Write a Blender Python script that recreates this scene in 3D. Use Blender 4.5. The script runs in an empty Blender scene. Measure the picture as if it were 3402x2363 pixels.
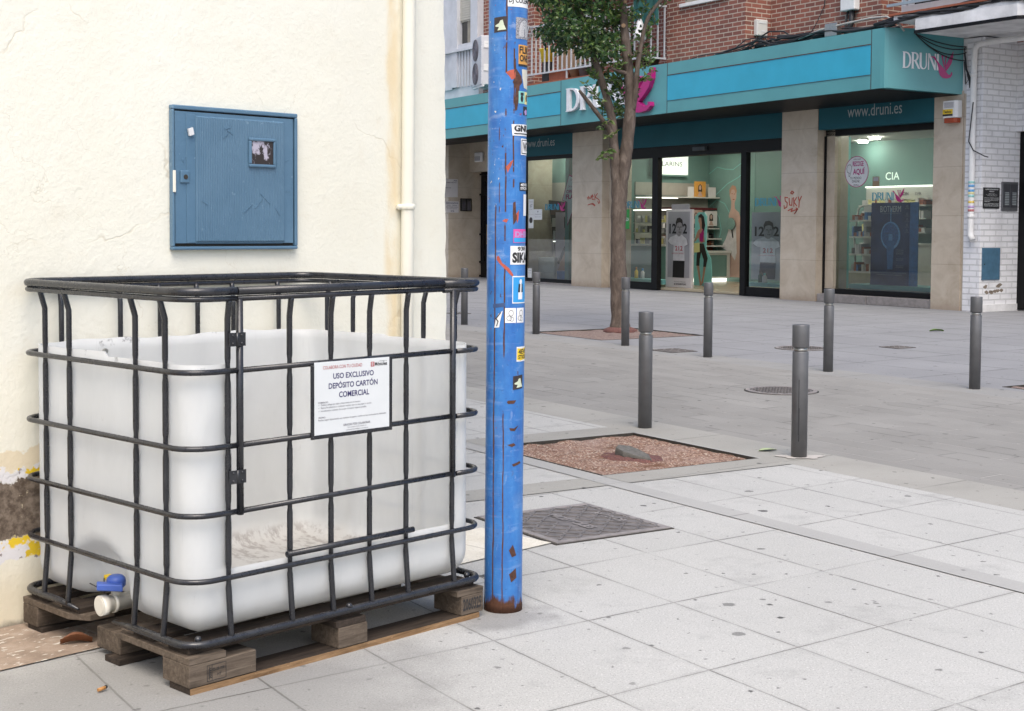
import bpy, bmesh, math, random
from mathutils import Vector, Matrix
R = math.radians
rnd = random.Random(7)
sc = bpy.context.scene
col = sc.collection

# ------------------------------------------------------------------ camera, sky, sun, exposure
cam = bpy.data.cameras.new('camera')
co = bpy.data.objects.new('camera', cam)
col.objects.link(co)
PITCH, ROLL, CAMZ = 0.05104, -0.0057, 1.3615
cp, sp, cr, sr = math.cos(PITCH), math.sin(PITCH), math.cos(ROLL), math.sin(ROLL)
m = Matrix(((cr, sr, 0, 0), (-sr*sp, cr*sp, -cp, 0), (-sr*cp, cr*cp, sp, CAMZ), (0, 0, 0, 1)))
co.matrix_world = m
cam.sensor_fit = 'HORIZONTAL'
cam.sensor_width = 36
cam.lens = 49.805
cam.shift_y = -0.05379
cam.clip_start, cam.clip_end = 0.1, 500
cam.dof.use_dof = False
cam.dof.focus_distance = 5.2
cam.dof.aperture_fstop = 11
sc.camera = co

SUN_EL, SUN_AZ = R(58), R(174)      # azimuth clockwise from +Y: high behind the camera, to the right
w = bpy.data.worlds.new('World')
sc.world = w
w.use_nodes = True
nt = w.node_tree
bg = nt.nodes['Background']
sky = nt.nodes.new('ShaderNodeTexSky')
sky.sky_type = 'NISHITA'
sky.sun_disc = False
sky.sun_elevation = SUN_EL
sky.sun_rotation = SUN_AZ
sky.dust_density = 4.0
sky.air_density = 1.0
sky.ozone_density = 0.6
nt.links.new(sky.outputs[0], bg.inputs[0])
bg.inputs[1].default_value = 0.15
sl = bpy.data.lights.new('sun', 'SUN')
sl.energy = 0.9
sl.angle = R(40)
sl.color = (1.0, 0.995, 0.96)
so = bpy.data.objects.new('sun', sl)
col.objects.link(so)
d = Vector((math.sin(SUN_AZ)*math.cos(SUN_EL), math.cos(SUN_AZ)*math.cos(SUN_EL), math.sin(SUN_EL)))
so.rotation_euler = d.to_track_quat('Z', 'Y').to_euler()
so.location = (0, 0, 20)
sc.view_settings.view_transform = 'Standard'
sc.view_settings.look = 'None'
sc.view_settings.exposure = 0.80
sc.view_settings.gamma = 1
sc.render.engine = 'CYCLES'
sc.cycles.use_denoising = True
sc.cycles.max_bounces = 8
sc.cycles.transparent_max_bounces = 12
sc.cycles.sample_clamp_indirect = 6
sc.cycles.caustics_reflective = False
sc.cycles.caustics_refractive = False

# ------------------------------------------------------------------ frames
TH = R(-57.2)
E1 = Vector((math.cos(TH), math.sin(TH), 0))
E2 = Vector((-math.sin(TH), math.cos(TH), 0))
def st(s, d, z=0.0):                      # street frame (along, across, up) -> world
    return E1*s + E2*d + Vector((0, 0, z))
TX, TY, TYAW = -0.9285, 4.0435, 0.8051    # tank / cream wall frame
TU = Vector((math.cos(TYAW), math.sin(TYAW), 0))
TV = Vector((-math.sin(TYAW), math.cos(TYAW), 0))
def tk(u, v, z=0.0):
    return Vector((TX, TY, 0)) + TU*u + TV*v + Vector((0, 0, z))

# ------------------------------------------------------------------ mesh builder
class MB:
    def __init__(s): s.v, s.f, s.m, s.sm = [], [], [], []
    def add(s, vs, fs, mi=0, smooth=False):
        o = len(s.v)
        s.v += [tuple(p) for p in vs]
        for f in fs:
            s.f.append([i+o for i in f]); s.m.append(mi); s.sm.append(smooth)
        return s
    def box(s, x0, x1, y0, y1, z0, z1, mi=0):
        vs = [(x, y, z) for z in (z0, z1) for y in (y0, y1) for x in (x0, x1)]
        return s.add(vs, [(0, 2, 3, 1), (4, 5, 7, 6), (0, 1, 5, 4), (2, 6, 7, 3), (0, 4, 6, 2), (1, 3, 7, 5)], mi)
    def obox(s, c, ax, ay, az, mi=0):      # centre and three half-axis vectors
        c, ax, ay, az = map(Vector, (c, ax, ay, az))
        vs = [c+ax*i+ay*j+az*k for k in (-1, 1) for j in (-1, 1) for i in (-1, 1)]
        return s.add(vs, [(0, 2, 3, 1), (4, 5, 7, 6), (0, 1, 5, 4), (2, 6, 7, 3), (0, 4, 6, 2), (1, 3, 7, 5)], mi)
    def quad(s, a, b, c, d, mi=0): return s.add([a, b, c, d], [(0, 1, 2, 3)], mi)
    def tube(s, pts, r, n=10, closed=False, mi=0, caps=True):
        pts = [Vector(p) for p in pts]; N = len(pts)
        rs = r if isinstance(r, (list, tuple)) else [r]*N
        vs, up = [], None
        for i, p in enumerate(pts):
            a = pts[(i-1) % N] if closed or i > 0 else p
            b = pts[(i+1) % N] if closed or i < N-1 else p
            t = (b-a).normalized()
            if up is None:
                up = Vector((0, 0, 1)) if abs(t.z) < 0.9 else Vector((1, 0, 0))
            up = up - t*up.dot(t)
            if up.length < 1e-5: up = Vector((1, 0, 0)) - t*t.x
            up.normalize(); sd = t.cross(up)
            for k in range(n):
                q = 2*math.pi*k/n
                vs.append(p + (up*math.cos(q) + sd*math.sin(q))*rs[i])
        fs = []
        for i in range(N if closed else N-1):
            j = (i+1) % N
            for k in range(n):
                l = (k+1) % n
                fs.append((i*n+k, i*n+l, j*n+l, j*n+k))
        s.add(vs, fs, mi, True)
        if caps and not closed:
            o = len(s.v)-N*n
            s.f.append([o+k for k in range(n)][::-1]); s.m.append(mi); s.sm.append(False)
            s.f.append([o+(N-1)*n+k for k in range(n)]); s.m.append(mi); s.sm.append(False)
        return s
    def lathe(s, prof, n=24, c=(0, 0, 0), mi=0, smooth=True):
        vs, fs = [], []
        for r_, z in prof:
            for k in range(n):
                q = 2*math.pi*k/n
                vs.append((c[0]+r_*math.cos(q), c[1]+r_*math.sin(q), c[2]+z))
        for i in range(len(prof)-1):
            for k in range(n):
                l = (k+1) % n
                fs.append((i*n+k, i*n+l, (i+1)*n+l, (i+1)*n+k))
        s.add(vs, fs, mi, smooth)
        o = len(s.v)-len(prof)*n
        for row, rev in ((0, True), (len(prof)-1, False)):
            f = [o+row*n+k for k in range(n)]
            s.f.append(f[::-1] if rev else f); s.m.append(mi); s.sm.append(False)
        return s
    def cyl(s, a, b, r, n=20, mi=0): return s.tube([a, b], r, n, mi=mi)
    def ball(s, c, r, mi=0, n=8, sz=1.0):
        prof = [(max(1e-4, r*math.sin(math.pi*i/n)), -r*sz*math.cos(math.pi*i/n)) for i in range(n+1)]
        return s.lathe(prof, 12, c, mi)
    def prism(s, poly, z0, z1, mi=0):       # poly of (x, y)
        n = len(poly)
        vs = [(x, y, z0) for x, y in poly] + [(x, y, z1) for x, y in poly]
        fs = [tuple(range(n))[::-1], tuple(range(n, 2*n))] + [(i, (i+1) % n, n+(i+1) % n, n+i) for i in range(n)]
        return s.add(vs, fs, mi)
    def shape(s, poly, org, xd, up, th=0.002, mi=0, sc_=(1, 1)):   # extruded 2D outline in a plane
        org, xd, up = Vector(org), Vector(xd), Vector(up)
        nn = xd.cross(up)
        n = len(poly)
        P = [org + xd*(x*sc_[0]) + up*(y*sc_[1]) for x, y in poly]
        vs = [p + nn*th for p in P] + P
        fs = [tuple(range(n)), tuple(range(n, 2*n))[::-1]] + [(i, n+i, n+(i+1) % n, (i+1) % n) for i in range(n)]
        return s.add(vs, fs, mi)

ORG = {}
def mesh_obj(name, mb, mats, parent=None, off=(0, 0, 0), bevel=0.0, seg=2):
    me = bpy.data.meshes.new(name)
    ox, oy, oz = off
    me.from_pydata([(x-ox, y-oy, z-oz) for x, y, z in mb.v], [], mb.f)
    if not isinstance(mats, (list, tuple)): mats = [mats]
    for mt in mats: me.materials.append(mt)
    for p, i, sm in zip(me.polygons, mb.m, mb.sm):
        p.material_index = i; p.use_smooth = sm
    me.update()
    o = bpy.data.objects.new(name, me)
    col.objects.link(o)
    if parent is not None: o.parent = parent
    if bevel:
        b = o.modifiers.new('bevel', 'BEVEL'); b.width = bevel; b.segments = seg; b.limit_method = 'ANGLE'; b.angle_limit = R(40)
        try: b.harden_normals = False
        except Exception: pass
    return o
def tag(o, label, cat, group=None, kind=None):
    if label: o['label'] = label
    if cat: o['category'] = cat
    if group: o['group'] = group
    if kind: o['kind'] = kind
    return o
def thing(name, label, cat, loc, rot=0.0, group=None, off=(0, 0, 0)):
    o = bpy.data.objects.new(name, None)
    col.objects.link(o)
    o.empty_display_size = 0.1
    o.location = loc; o.rotation_euler = (0, 0, rot)
    ORG[o.name] = off
    return tag(o, label, cat, group)
def st_thing(name, label, cat, s, d, z=0.0, group=None):      # children are given in street coordinates
    return thing(name, label, cat, st(s, d, z), TH, group, (s, d, z))
def tk_thing(name, label, cat, u, v, z=0.0, group=None):      # children are given in tank coordinates
    return thing(name, label, cat, tk(u, v, z), TYAW, group, (u, v, z))
def root_off(o):
    while o.parent is not None: o = o.parent
    return ORG[o.name]
def part(root, name, mb, mats, label=None, bevel=0.0, seg=2):
    o = mesh_obj(name, mb, mats, root, root_off(root), bevel, seg)
    if label: o['label'] = label
    return o
def structure(name, mb, mats, off=(0, 0, 0), loc=(0, 0, 0), rot=0.0, kind='structure'):
    o = mesh_obj(name, mb, mats, None, off)
    o.location = loc; o.rotation_euler = (0, 0, rot); o['kind'] = kind
    return o

# ------------------------------------------------------------------ lettering
_tc = {}
def flat_text(body, bold=0.0, spacing=1.0):
    key = (body, bold, spacing)
    if key in _tc: return _tc[key]
    cu = bpy.data.curves.new('lettering', 'FONT')
    cu.body = body; cu.size = 1.0; cu.offset = bold; cu.space_character = spacing
    cu.resolution_u = 3
    o = bpy.data.objects.new('lettering', cu)
    col.objects.link(o)
    dg = bpy.context.evaluated_depsgraph_get()
    dg.update()
    me = bpy.data.meshes.new_from_object(o.evaluated_get(dg))
    vs = [tuple(v.co) for v in me.vertices]; fs = [tuple(p.vertices) for p in me.polygons]
    bpy.data.objects.remove(o); bpy.data.curves.remove(cu); bpy.data.meshes.remove(me)
    x0 = min(v[0] for v in vs); x1 = max(v[0] for v in vs); y0 = min(v[1] for v in vs); y1 = max(v[1] for v in vs)
    r_ = ([((v[0]-x0)/(x1-x0), (v[1]-y0)/(y1-y0)) for v in vs], fs, (x1-x0), (y1-y0))
    _tc[key] = r_
    return r_
def put_text(mb, body, org, xd, up, w_, h_, bold=0.0, mi=0, spacing=1.0, th=0.0):
    vs, fs, _, _ = flat_text(body, bold, spacing)
    org, xd, up = Vector(org), Vector(xd), Vector(up)
    nn = xd.cross(up)
    P = [org + xd*(x*w_) + up*(y*h_) + nn*th for x, y in vs]
    mb.add(P, fs, mi)
    if th:                                  # raised letters get their sides
        cnt = {}
        for f in fs:
            for i in range(len(f)):
                e = (f[i], f[(i+1) % len(f)])
                cnt[e] = cnt.get(e, 0)+1
        base = [p - nn*th for p in P]
        for (a, b) in list(cnt):
            if (b, a) not in cnt:
                mb.add([P[b], P[a], base[a], base[b]], [(0, 1, 2, 3)], mi)
    return mb
X_, Y_, Z_ = Vector((1, 0, 0)), Vector((0, 1, 0)), Vector((0, 0, 1))

# ------------------------------------------------------------------ materials
class NT:
    def __init__(s, name):
        s.mat = bpy.data.materials.new(name); s.mat.use_nodes = True
        s.t = s.mat.node_tree; s.N = s.t.nodes; s.L = s.t.links
        s.b = s.N['Principled BSDF']; s.out = s.N['Material Output']
        s.tc = s.N.new('ShaderNodeTexCoord')
    def set(s, k, v):
        if hasattr(v, 'is_linked') or isinstance(v, bpy.types.NodeSocket): s.L.new(v, s.b.inputs[k])
        else:
            if isinstance(v, (tuple, list)) and len(v) == 3: v = (*v, 1)
            s.b.inputs[k].default_value = v
        return s
    def _in(s, sock, v):
        if isinstance(v, bpy.types.NodeSocket): s.L.new(v, sock)
        else:
            if sock.type == 'RGBA' and len(v) == 3: v = (*v, 1)
            sock.default_value = v
    @property
    def obj(s): return s.tc.outputs['Object']
    def math(s, op, a, b=0.0, c=None, clamp=False):
        n = s.N.new('ShaderNodeMath'); n.operation = op; n.use_clamp = clamp
        s._in(n.inputs[0], a); s._in(n.inputs[1], b)
        if c is not None: s._in(n.inputs[2], c)
        return n.outputs[0]
    def sep(s, v):
        n = s.N.new('ShaderNodeSeparateXYZ'); s.L.new(v, n.inputs[0]); return n.outputs
    def comb(s, x, y, z=0.0):
        n = s.N.new('ShaderNodeCombineXYZ')
        for i, q in enumerate((x, y, z)): s._in(n.inputs[i], q)
        return n.outputs[0]
    def scale(s, v, k):
        n = s.N.new('ShaderNodeVectorMath'); n.operation = 'MULTIPLY'; s.L.new(v, n.inputs[0]); n.inputs[1].default_value = k if isinstance(k, (tuple, list)) else (k, k, k); return n.outputs[0]
    def addv(s, a, b):
        n = s.N.new('ShaderNodeVectorMath'); n.operation = 'ADD'; s._in(n.inputs[0], a); s._in(n.inputs[1], b); return n.outputs[0]
    def noise(s, v, sc_, det=3.0, rough=0.55, dist=0.0, colr=False):
        n = s.N.new('ShaderNodeTexNoise'); s.L.new(v, n.inputs['Vector'])
        n.inputs['Scale'].default_value = sc_; n.inputs['Detail'].default_value = det; n.inputs['Roughness'].default_value = rough; n.inputs['Distortion'].default_value = dist
        return n.outputs[1 if colr else 0]
    def voro(s, v, sc_, feat='F1', dim='3D', out=0, rand=1.0):
        n = s.N.new('ShaderNodeTexVoronoi'); n.feature = feat; n.voronoi_dimensions = dim
        s.L.new(v, n.inputs['Vector']); n.inputs['Scale'].default_value = sc_; n.inputs['Randomness'].default_value = rand
        return n.outputs[out]
    def step(s, x, a, b):                    # smooth 0..1 as x goes a -> b
        n = s.N.new('ShaderNodeMapRange'); n.interpolation_type = 'SMOOTHSTEP'
        s._in(n.inputs[0], x); n.inputs[1].default_value = a; n.inputs[2].default_value = b
        n.inputs[3].default_value = 0; n.inputs[4].default_value = 1
        if a > b:
            n.inputs[1].default_value = b; n.inputs[2].default_value = a; n.inputs[3].default_value = 1; n.inputs[4].default_value = 0
        return n.outputs[0]
    def mix(s, f, a, b, mode='MIX'):
        n = s.N.new('ShaderNodeMix'); n.data_type = 'RGBA'; n.blend_type = mode
        s._in(n.inputs[0], f)
        for sock, v in ((n.inputs[6], a), (n.inputs[7], b)): s._in(sock, v)
        return n.outputs[2]
    def ramp(s, f, stops):
        n = s.N.new('ShaderNodeValToRGB'); s.L.new(f, n.inputs[0]); e = n.color_ramp.elements
        while len(e) < len(stops): e.new(0.5)
        for q, (p, c) in zip(e, stops): q.position = p; q.color = (*c, 1) if len(c) == 3 else c
        return n.outputs[0]
    def bump(s, h, st_=0.3, dist=0.01, prev=None):
        n = s.N.new('ShaderNodeBump'); s.L.new(h, n.inputs['Height']); n.inputs['Strength'].default_value = st_; n.inputs['Distance'].default_value = dist
        if prev is not None: s.L.new(prev, n.inputs['Normal'])
        s.L.new(n.outputs[0], s.b.inputs['Normal']); return n.outputs[0]

def plain(name, c, rough=0.6, var=0.12, nsc=6.0, bump=0.0, bsc=60.0, metal=0.0, coat=0.0, spec=0.5):
    t = NT(name)
    n = t.noise(t.obj, nsc, 5, 0.6)
    lo = tuple(max(0, x*(1-var)) for x in c); hi = tuple(min(1, x*(1+var*0.7)) for x in c)
    t.set('Base Color', t.ramp(n, [(0.3, lo), (0.7, hi)]))
    t.set('Roughness', rough); t.set('Metallic', metal); t.set('Coat Weight', coat); t.set('Specular IOR Level', spec)
    if bump: t.bump(t.noise(t.obj, bsc, 4), bump, 0.004)
    return t.mat
def glow(name, c, strength):
    t = NT(name); t.set('Base Color', c); t.set('Emission Color', c); t.set('Emission Strength', strength); t.set('Roughness', 0.4)
    return t.mat
M = {}
# ---- cream plaster wall (object x runs along the wall, z is up)
def make_plaster():
    t = NT('cream_plaster')
    x, y, z = t.sep(t.obj)[:3]
    P = t.obj
    warp = t.addv(P, t.scale(t.noise(P, 3.0, 4, 0.6, colr=True), 0.25))
    big = t.noise(P, 1.1, 5, 0.6)
    c = t.ramp(big, [(0.3, (0.77, 0.745, 0.625)), (0.7, (0.815, 0.80, 0.705))])
    c = t.mix(t.math('MULTIPLY', t.step(t.noise(P, 9, 7, 0.72), 0.52, 0.72), 0.30), c, (0.68, 0.62, 0.49))
    # cracks between sheets of old paint
    ed = t.voro(warp, 1.25, 'DISTANCE_TO_EDGE')
    ed2 = t.voro(t.addv(P, t.scale(t.noise(P, 6.0, 4, 0.65, colr=True), 0.30)), 2.9, 'DISTANCE_TO_EDGE')
    msk2 = t.step(t.noise(t.addv(P, (5, 2, 8)), 2.1, 3), 0.52, 0.62)
    msk = t.step(t.noise(P, 1.7, 3), 0.52, 0.64)
    crack = t.math('MULTIPLY', t.step(ed, 0.007, 0.001), msk)
    crack = t.math('MAXIMUM', crack, t.math('MULTIPLY', t.math('MULTIPLY', t.step(ed2, 0.008, 0.001), msk2), 0.8))
    c = t.mix(t.math('MULTIPLY', crack, 0.38), c, (0.50, 0.42, 0.29))
    # rusty ochre run beside the downpipe
    n2 = t.noise(t.scale(P, (1, 1, 0.35)), 9, 4)
    dx = t.math('ABSOLUTE', t.math('SUBTRACT', t.math('ADD', x, t.math('MULTIPLY', t.math('SUBTRACT', n2, 0.5), 0.05)), 1.688))
    st_ = t.math('MULTIPLY', t.step(dx, 0.055, 0.012), t.step(n2, 0.30, 0.62))
    c = t.mix(t.math('MULTIPLY', st_, 0.6), c, (0.70, 0.53, 0.27))
    # painted bands and bare mortar at the foot of the wall
    nz = t.noise(P, 7.5, 6, 0.65)
    zz = t.math('ADD', z, t.math('MULTIPLY', t.math('SUBTRACT', nz, 0.5), 0.17))
    left = t.step(t.math('ADD', x, t.math('MULTIPLY', t.math('SUBTRACT', t.noise(P, 3), 0.5), 0.5)), 0.75, 0.55)
    yel = t.step(t.noise(t.addv(P, (3, 1, 2)), 11, 4), 0.50, 0.54)
    band = t.mix(yel, (0.72, 0.71, 0.72), (0.78, 0.55, 0.03))
    band = t.mix(t.step(t.noise(P, 38, 3), 0.60, 0.66), band, (0.30, 0.26, 0.25))
    brown = t.mix(t.step(t.noise(P, 30, 5, 0.7), 0.35, 0.7), (0.085, 0.062, 0.045), (0.25, 0.20, 0.155))
    brown = t.mix(t.step(t.noise(t.addv(P, (7, 1, 2)), 16, 6, 0.7), 0.60, 0.66), brown, (0.66, 0.57, 0.40))
    def zone(a, b): return t.math('MULTIPLY', t.math('MULTIPLY', t.step(zz, a-0.004, a+0.004), t.step(zz, b+0.004, b-0.004)), left)
    low = t.step(z, 0.28, 0.10)
    c = t.mix(t.math('MULTIPLY', low, 0.55), c, (0.70, 0.60, 0.40))
    c = t.mix(zone(0.225, 0.31), c, band)
    c = t.mix(zone(0.31, 0.505), c, brown)
    c = t.mix(zone(0.505, 0.535), c, band)
    c = t.mix(zone(0.535, 0.60), c, (0.72, 0.63, 0.46))
    foot = t.math('MULTIPLY', t.step(t.math('ADD', z, t.math('MULTIPLY', t.noise(P, 22, 3), 0.05)), 0.055, 0.02), 0.8)
    c = t.mix(foot, c, (0.10, 0.09, 0.075))
    t.set('Base Color', c); t.set('Roughness', 0.75); t.set('Specular IOR Level', 0.35)
    h = t.math('ADD', t.math('MULTIPLY', t.noise(P, 60, 5, 0.6), 0.6), t.math('MULTIPLY', t.noise(P, 20, 5, 0.65), 0.8))
    h = t.math('ADD', h, t.math('MULTIPLY', t.noise(P, 3.2, 5, 0.65), 1.6))
    sheets = t.voro(warp, 1.25, 'F1', out=1)
    sh = t.sep(sheets)[0]
    h = t.math('ADD', h, t.math('MULTIPLY', t.math('MULTIPLY', sh, msk), 0.12))
    h = t.math('SUBTRACT', h, t.math('MULTIPLY', crack, 0.3))
    h = t.math('SUBTRACT', h, t.math('MULTIPLY', zone(0.31, 0.52), 0.8))
    h = t.math('ADD', h, t.math('MULTIPLY', t.step(t.noise(P, 120, 2), 0.68, 0.75), 0.2))
    t.bump(h, 0.26, 0.012)
    return t.mat
M['plaster'] = make_plaster()

# ---- paving
def ab(t):
    x, y, z = t.sep(t.obj)[:3]
    a = t.math('SUBTRACT', t.math('MULTIPLY', x, 0.60376), t.math('MULTIPLY', y, 0.80122))
    b = t.math('ADD', t.math('MULTIPLY', x, 0.84706), t.math('MULTIPLY', y, 0.53756))
    return a, b
def lines(t, q, period, shift, hw):
    f = t.math('FRACT', t.math('DIVIDE', t.math('SUBTRACT', q, shift), period))
    dd = t.math('MULTIPLY', t.math('MINIMUM', f, t.math('SUBTRACT', 1.0, f)), period)
    return t.step(dd, hw, hw*0.35)
def cells(t, q, period, shift): return t.math('FLOOR', t.math('DIVIDE', t.math('SUBTRACT', q, shift), period))
def gum(t, sc_, size, keep):
    P = t.addv(t.obj, t.scale(t.noise(t.obj, 45, 3, colr=True), 0.03))
    dn = t.N.new('ShaderNodeTexVoronoi'); dn.voronoi_dimensions = '2D'; t.L.new(P, dn.inputs['Vector']); dn.inputs['Scale'].default_value = sc_
    dd, cc = dn.outputs[0], t.sep(dn.outputs[1])
    rad = t.math('MULTIPLY', t.math('ADD', cc[0], 0.35), size*sc_)
    on = t.step(cc[1], 1-keep, 1-keep+0.02)
    f = t.math('SUBTRACT', dd, rad)
    return t.math('MULTIPLY', t.math('MULTIPLY', t.step(f, 0.01*sc_*0.4, -0.01*sc_*0.4), on), t.math('ADD', t.math('MULTIPLY', cc[2], 0.5), 0.45))
def make_paving(name, c1, c2, pa, sa, pb, sb, hw, speck=1.0, gums=0.35, stag=0.0, jc=(0.10, 0.095, 0.085), tint=0.06, rough=0.75, jc2=None, dark_zones=False, blot=0.22):
    t = NT(name)
    a, b = ab(t)
    wob = t.math('MULTIPLY', t.math('SUBTRACT', t.noise(t.obj, 30, 3), 0.5), 0.006)
    a, b = t.math('ADD', a, wob), t.math('ADD', b, wob)
    ib = cells(t, b, pb, sb)
    a2 = t.math('ADD', a, t.math('MULTIPLY', t.math('MODULO', ib, 2.0), stag)) if stag else a
    ia = cells(t, a2, pa, sa)
    wn = t.N.new('ShaderNodeTexWhiteNoise'); wn.noise_dimensions = '2D'
    t.L.new(t.comb(ia, ib), wn.inputs['Vector'])
    tv = wn.outputs[0]
    fine = t.noise(t.obj, 170, 2, 0.7); mid = t.noise(t.obj, 1.3, 5, 0.65)
    c = t.ramp(mid, [(0.3, c1), (0.7, c2)])
    c = t.mix(t.math('MULTIPLY', tv, tint*2), c, tuple(q*0.72 for q in c1))
    c = t.mix(t.math('MULTIPLY', t.step(fine, 0.54, 0.66), 0.62*speck), c, tuple(q*0.42 for q in c1))
    c = t.mix(t.math('MULTIPLY', t.step(t.noise(t.addv(t.obj, (9, 3, 1)), 130, 2, 0.7), 0.56, 0.70), 0.7*speck), c, tuple(min(1, q*1.35) for q in c2))
    c = t.mix(t.math('MULTIPLY', t.step(t.noise(t.obj, 2.6, 7, 0.72), 0.50, 0.72), blot), c, tuple(q*0.6 for q in c1))
    if gums:
        c = t.mix(gum(t, 2.3, 0.019, gums*0.75), c, tuple(q*0.13 for q in c1))
        c = t.mix(gum(t, 5.0, 0.0095, gums*0.75), c, tuple(q*0.12 for q in c1))
        c = t.mix(gum(t, 11.0, 0.0042, gums*0.6), c, tuple(q*0.12 for q in c1))
    if dark_zones:  # darker paving round the tank corner and pole foot, edges broken by noise
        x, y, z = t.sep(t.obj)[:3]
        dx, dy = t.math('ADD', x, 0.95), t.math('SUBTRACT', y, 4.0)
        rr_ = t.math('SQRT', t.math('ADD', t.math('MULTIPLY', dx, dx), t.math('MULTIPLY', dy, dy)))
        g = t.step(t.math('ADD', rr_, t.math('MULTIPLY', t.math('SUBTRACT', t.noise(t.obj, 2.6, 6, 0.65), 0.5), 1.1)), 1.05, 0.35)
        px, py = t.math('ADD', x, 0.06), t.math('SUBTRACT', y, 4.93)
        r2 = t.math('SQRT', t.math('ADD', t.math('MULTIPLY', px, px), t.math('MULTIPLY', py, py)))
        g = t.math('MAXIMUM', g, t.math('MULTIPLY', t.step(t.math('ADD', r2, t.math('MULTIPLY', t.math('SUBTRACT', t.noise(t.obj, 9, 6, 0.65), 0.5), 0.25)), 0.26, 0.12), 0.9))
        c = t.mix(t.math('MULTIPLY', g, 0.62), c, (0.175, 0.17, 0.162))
    jn = t.step(t.noise(t.obj, 2.4, 4, 0.6), 0.30, 0.62)
    j = t.math('MAXIMUM', lines(t, a2, pa, sa, hw), lines(t, b, pb, sb, hw))
    halo = t.math('MAXIMUM', lines(t, a2, pa, sa, hw*4), lines(t, b, pb, sb, hw*4))
    c = t.mix(t.math('MULTIPLY', t.math('MULTIPLY', halo, jn), 0.22), c, tuple(q*0.55 for q in c1))
    e1 = t.N.new('ShaderNodeTexWhiteNoise'); e1.noise_dimensions = '2D'; t.L.new(t.comb(t.math('ROUND', t.math('DIVIDE', t.math('SUBTRACT', a2, sa), pa)), t.math('ADD', ib, 31.0)), e1.inputs['Vector'])
    e2 = t.N.new('ShaderNodeTexWhiteNoise'); e2.noise_dimensions = '2D'; t.L.new(t.comb(ia, t.math('ROUND', t.math('DIVIDE', t.math('SUBTRACT', b, sb), pb))), e2.inputs['Vector'])
    ja = t.math('MULTIPLY', lines(t, a2, pa, sa, hw), t.math('ADD', t.math('MULTIPLY', e1.outputs[0], 0.65), 0.45))
    jb = t.math('MULTIPLY', lines(t, b, pb, sb, hw), t.math('ADD', t.math('MULTIPLY', e2.outputs[0], 0.65), 0.45))
    j = t.math('MAXIMUM', ja, jb)
    jcol = jc if jc2 is None else t.mix(t.step(t.noise(t.obj, 1.7, 4, 0.6), 0.50, 0.56), jc, jc2)
    c = t.mix(t.math('MULTIPLY', j, t.math('ADD', t.math('MULTIPLY', jn, 0.75), 0.15)), c, jcol)
    t.set('Base Color', c); t.set('Roughness', rough); t.set('Specular IOR Level', 0.3)
    h = t.math('SUBTRACT', t.math('MULTIPLY', fine, 0.25), t.math('MULTIPLY', j, 1.0))
    t.bump(h, 0.35, 0.004)
    return t.mat
M['paving'] = make_paving('granite_paving', (0.405, 0.403, 0.384), (0.475, 0.472, 0.452), 0.645, -3.087, 0.407, 2.843, 0.0052, gums=0.55, blot=0.5, tint=0.09, dark_zones=True)
M['paving_far'] = make_paving('far_paving', (0.225, 0.227, 0.233), (0.285, 0.287, 0.294), 1.28, -3.087, 0.82, 11.65, 0.013, speck=0.5, gums=0.5, jc=(0.06, 0.06, 0.065), tint=0.10)
M['setts'] = make_paving('street_setts', (0.235, 0.228, 0.212), (0.305, 0.297, 0.278), 0.62, 0.0, 0.205, 0.0, 0.0065, speck=0.4, gums=0.36, stag=0.31, jc=(0.40, 0.385, 0.36), jc2=(0.085, 0.08, 0.078), tint=0.16)
M['band'] = make_paving('kerb_concrete', (0.285, 0.277, 0.252), (0.375, 0.366, 0.335), 1.0, 0.35, 40.0, 100.0, 0.004, speck=0.4, gums=0.42)
M['band_far'] = make_paving('far_kerb_concrete', (0.24, 0.238, 0.228), (0.31, 0.307, 0.295), 1.0, 0.35, 40.0, 100.0, 0.006, speck=0.4, gums=0.42)
M['strip'] = make_paving('drain_strip', (0.335, 0.332, 0.318), (0.40, 0.396, 0.38), 0.98, 0.2, 40.0, 100.0, 0.004, speck=0.3, gums=0.15)

def make_apron():                     # paint-splashed paving along the cream wall; object x along the wall
    t = NT('splashed_paving')
    x, y, z = t.sep(t.obj)[:3]
    n = t.noise(t.obj, 5, 6, 0.65)
    brown = t.ramp(n, [(0.3, (0.17, 0.125, 0.092)), (0.55, (0.33, 0.255, 0.195)), (0.75, (0.46, 0.40, 0.34))])
    cream = t.ramp(n, [(0.3, (0.56, 0.52, 0.43)), (0.7, (0.70, 0.67, 0.59))])
    c = t.mix(t.step(x, 0.7, 1.2), brown, cream)
    sp = t.step(t.noise(t.scale(t.obj, (1.0, 2.2, 1)), 26, 4, 0.6), 0.60, 0.64)
    c = t.mix(t.math('MULTIPLY', sp, 0.75), c, (0.72, 0.69, 0.61))
    c = t.mix(t.math('MULTIPLY', t.step(t.noise(t.obj, 150, 2), 0.55, 0.7), 0.3), c, (0.12, 0.10, 0.08))
    j = lines(t, x, 0.6, 0.13, 0.006)
    c = t.mix(t.math('MULTIPLY', j, 0.7), c, (0.33, 0.29, 0.25))
    t.set('Base Color', c); t.set('Roughness', 0.75)
    t.bump(t.math('SUBTRACT', t.noise(t.obj, 60, 3), j), 0.3, 0.004)
    return t.mat
M['apron'] = make_apron()

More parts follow.
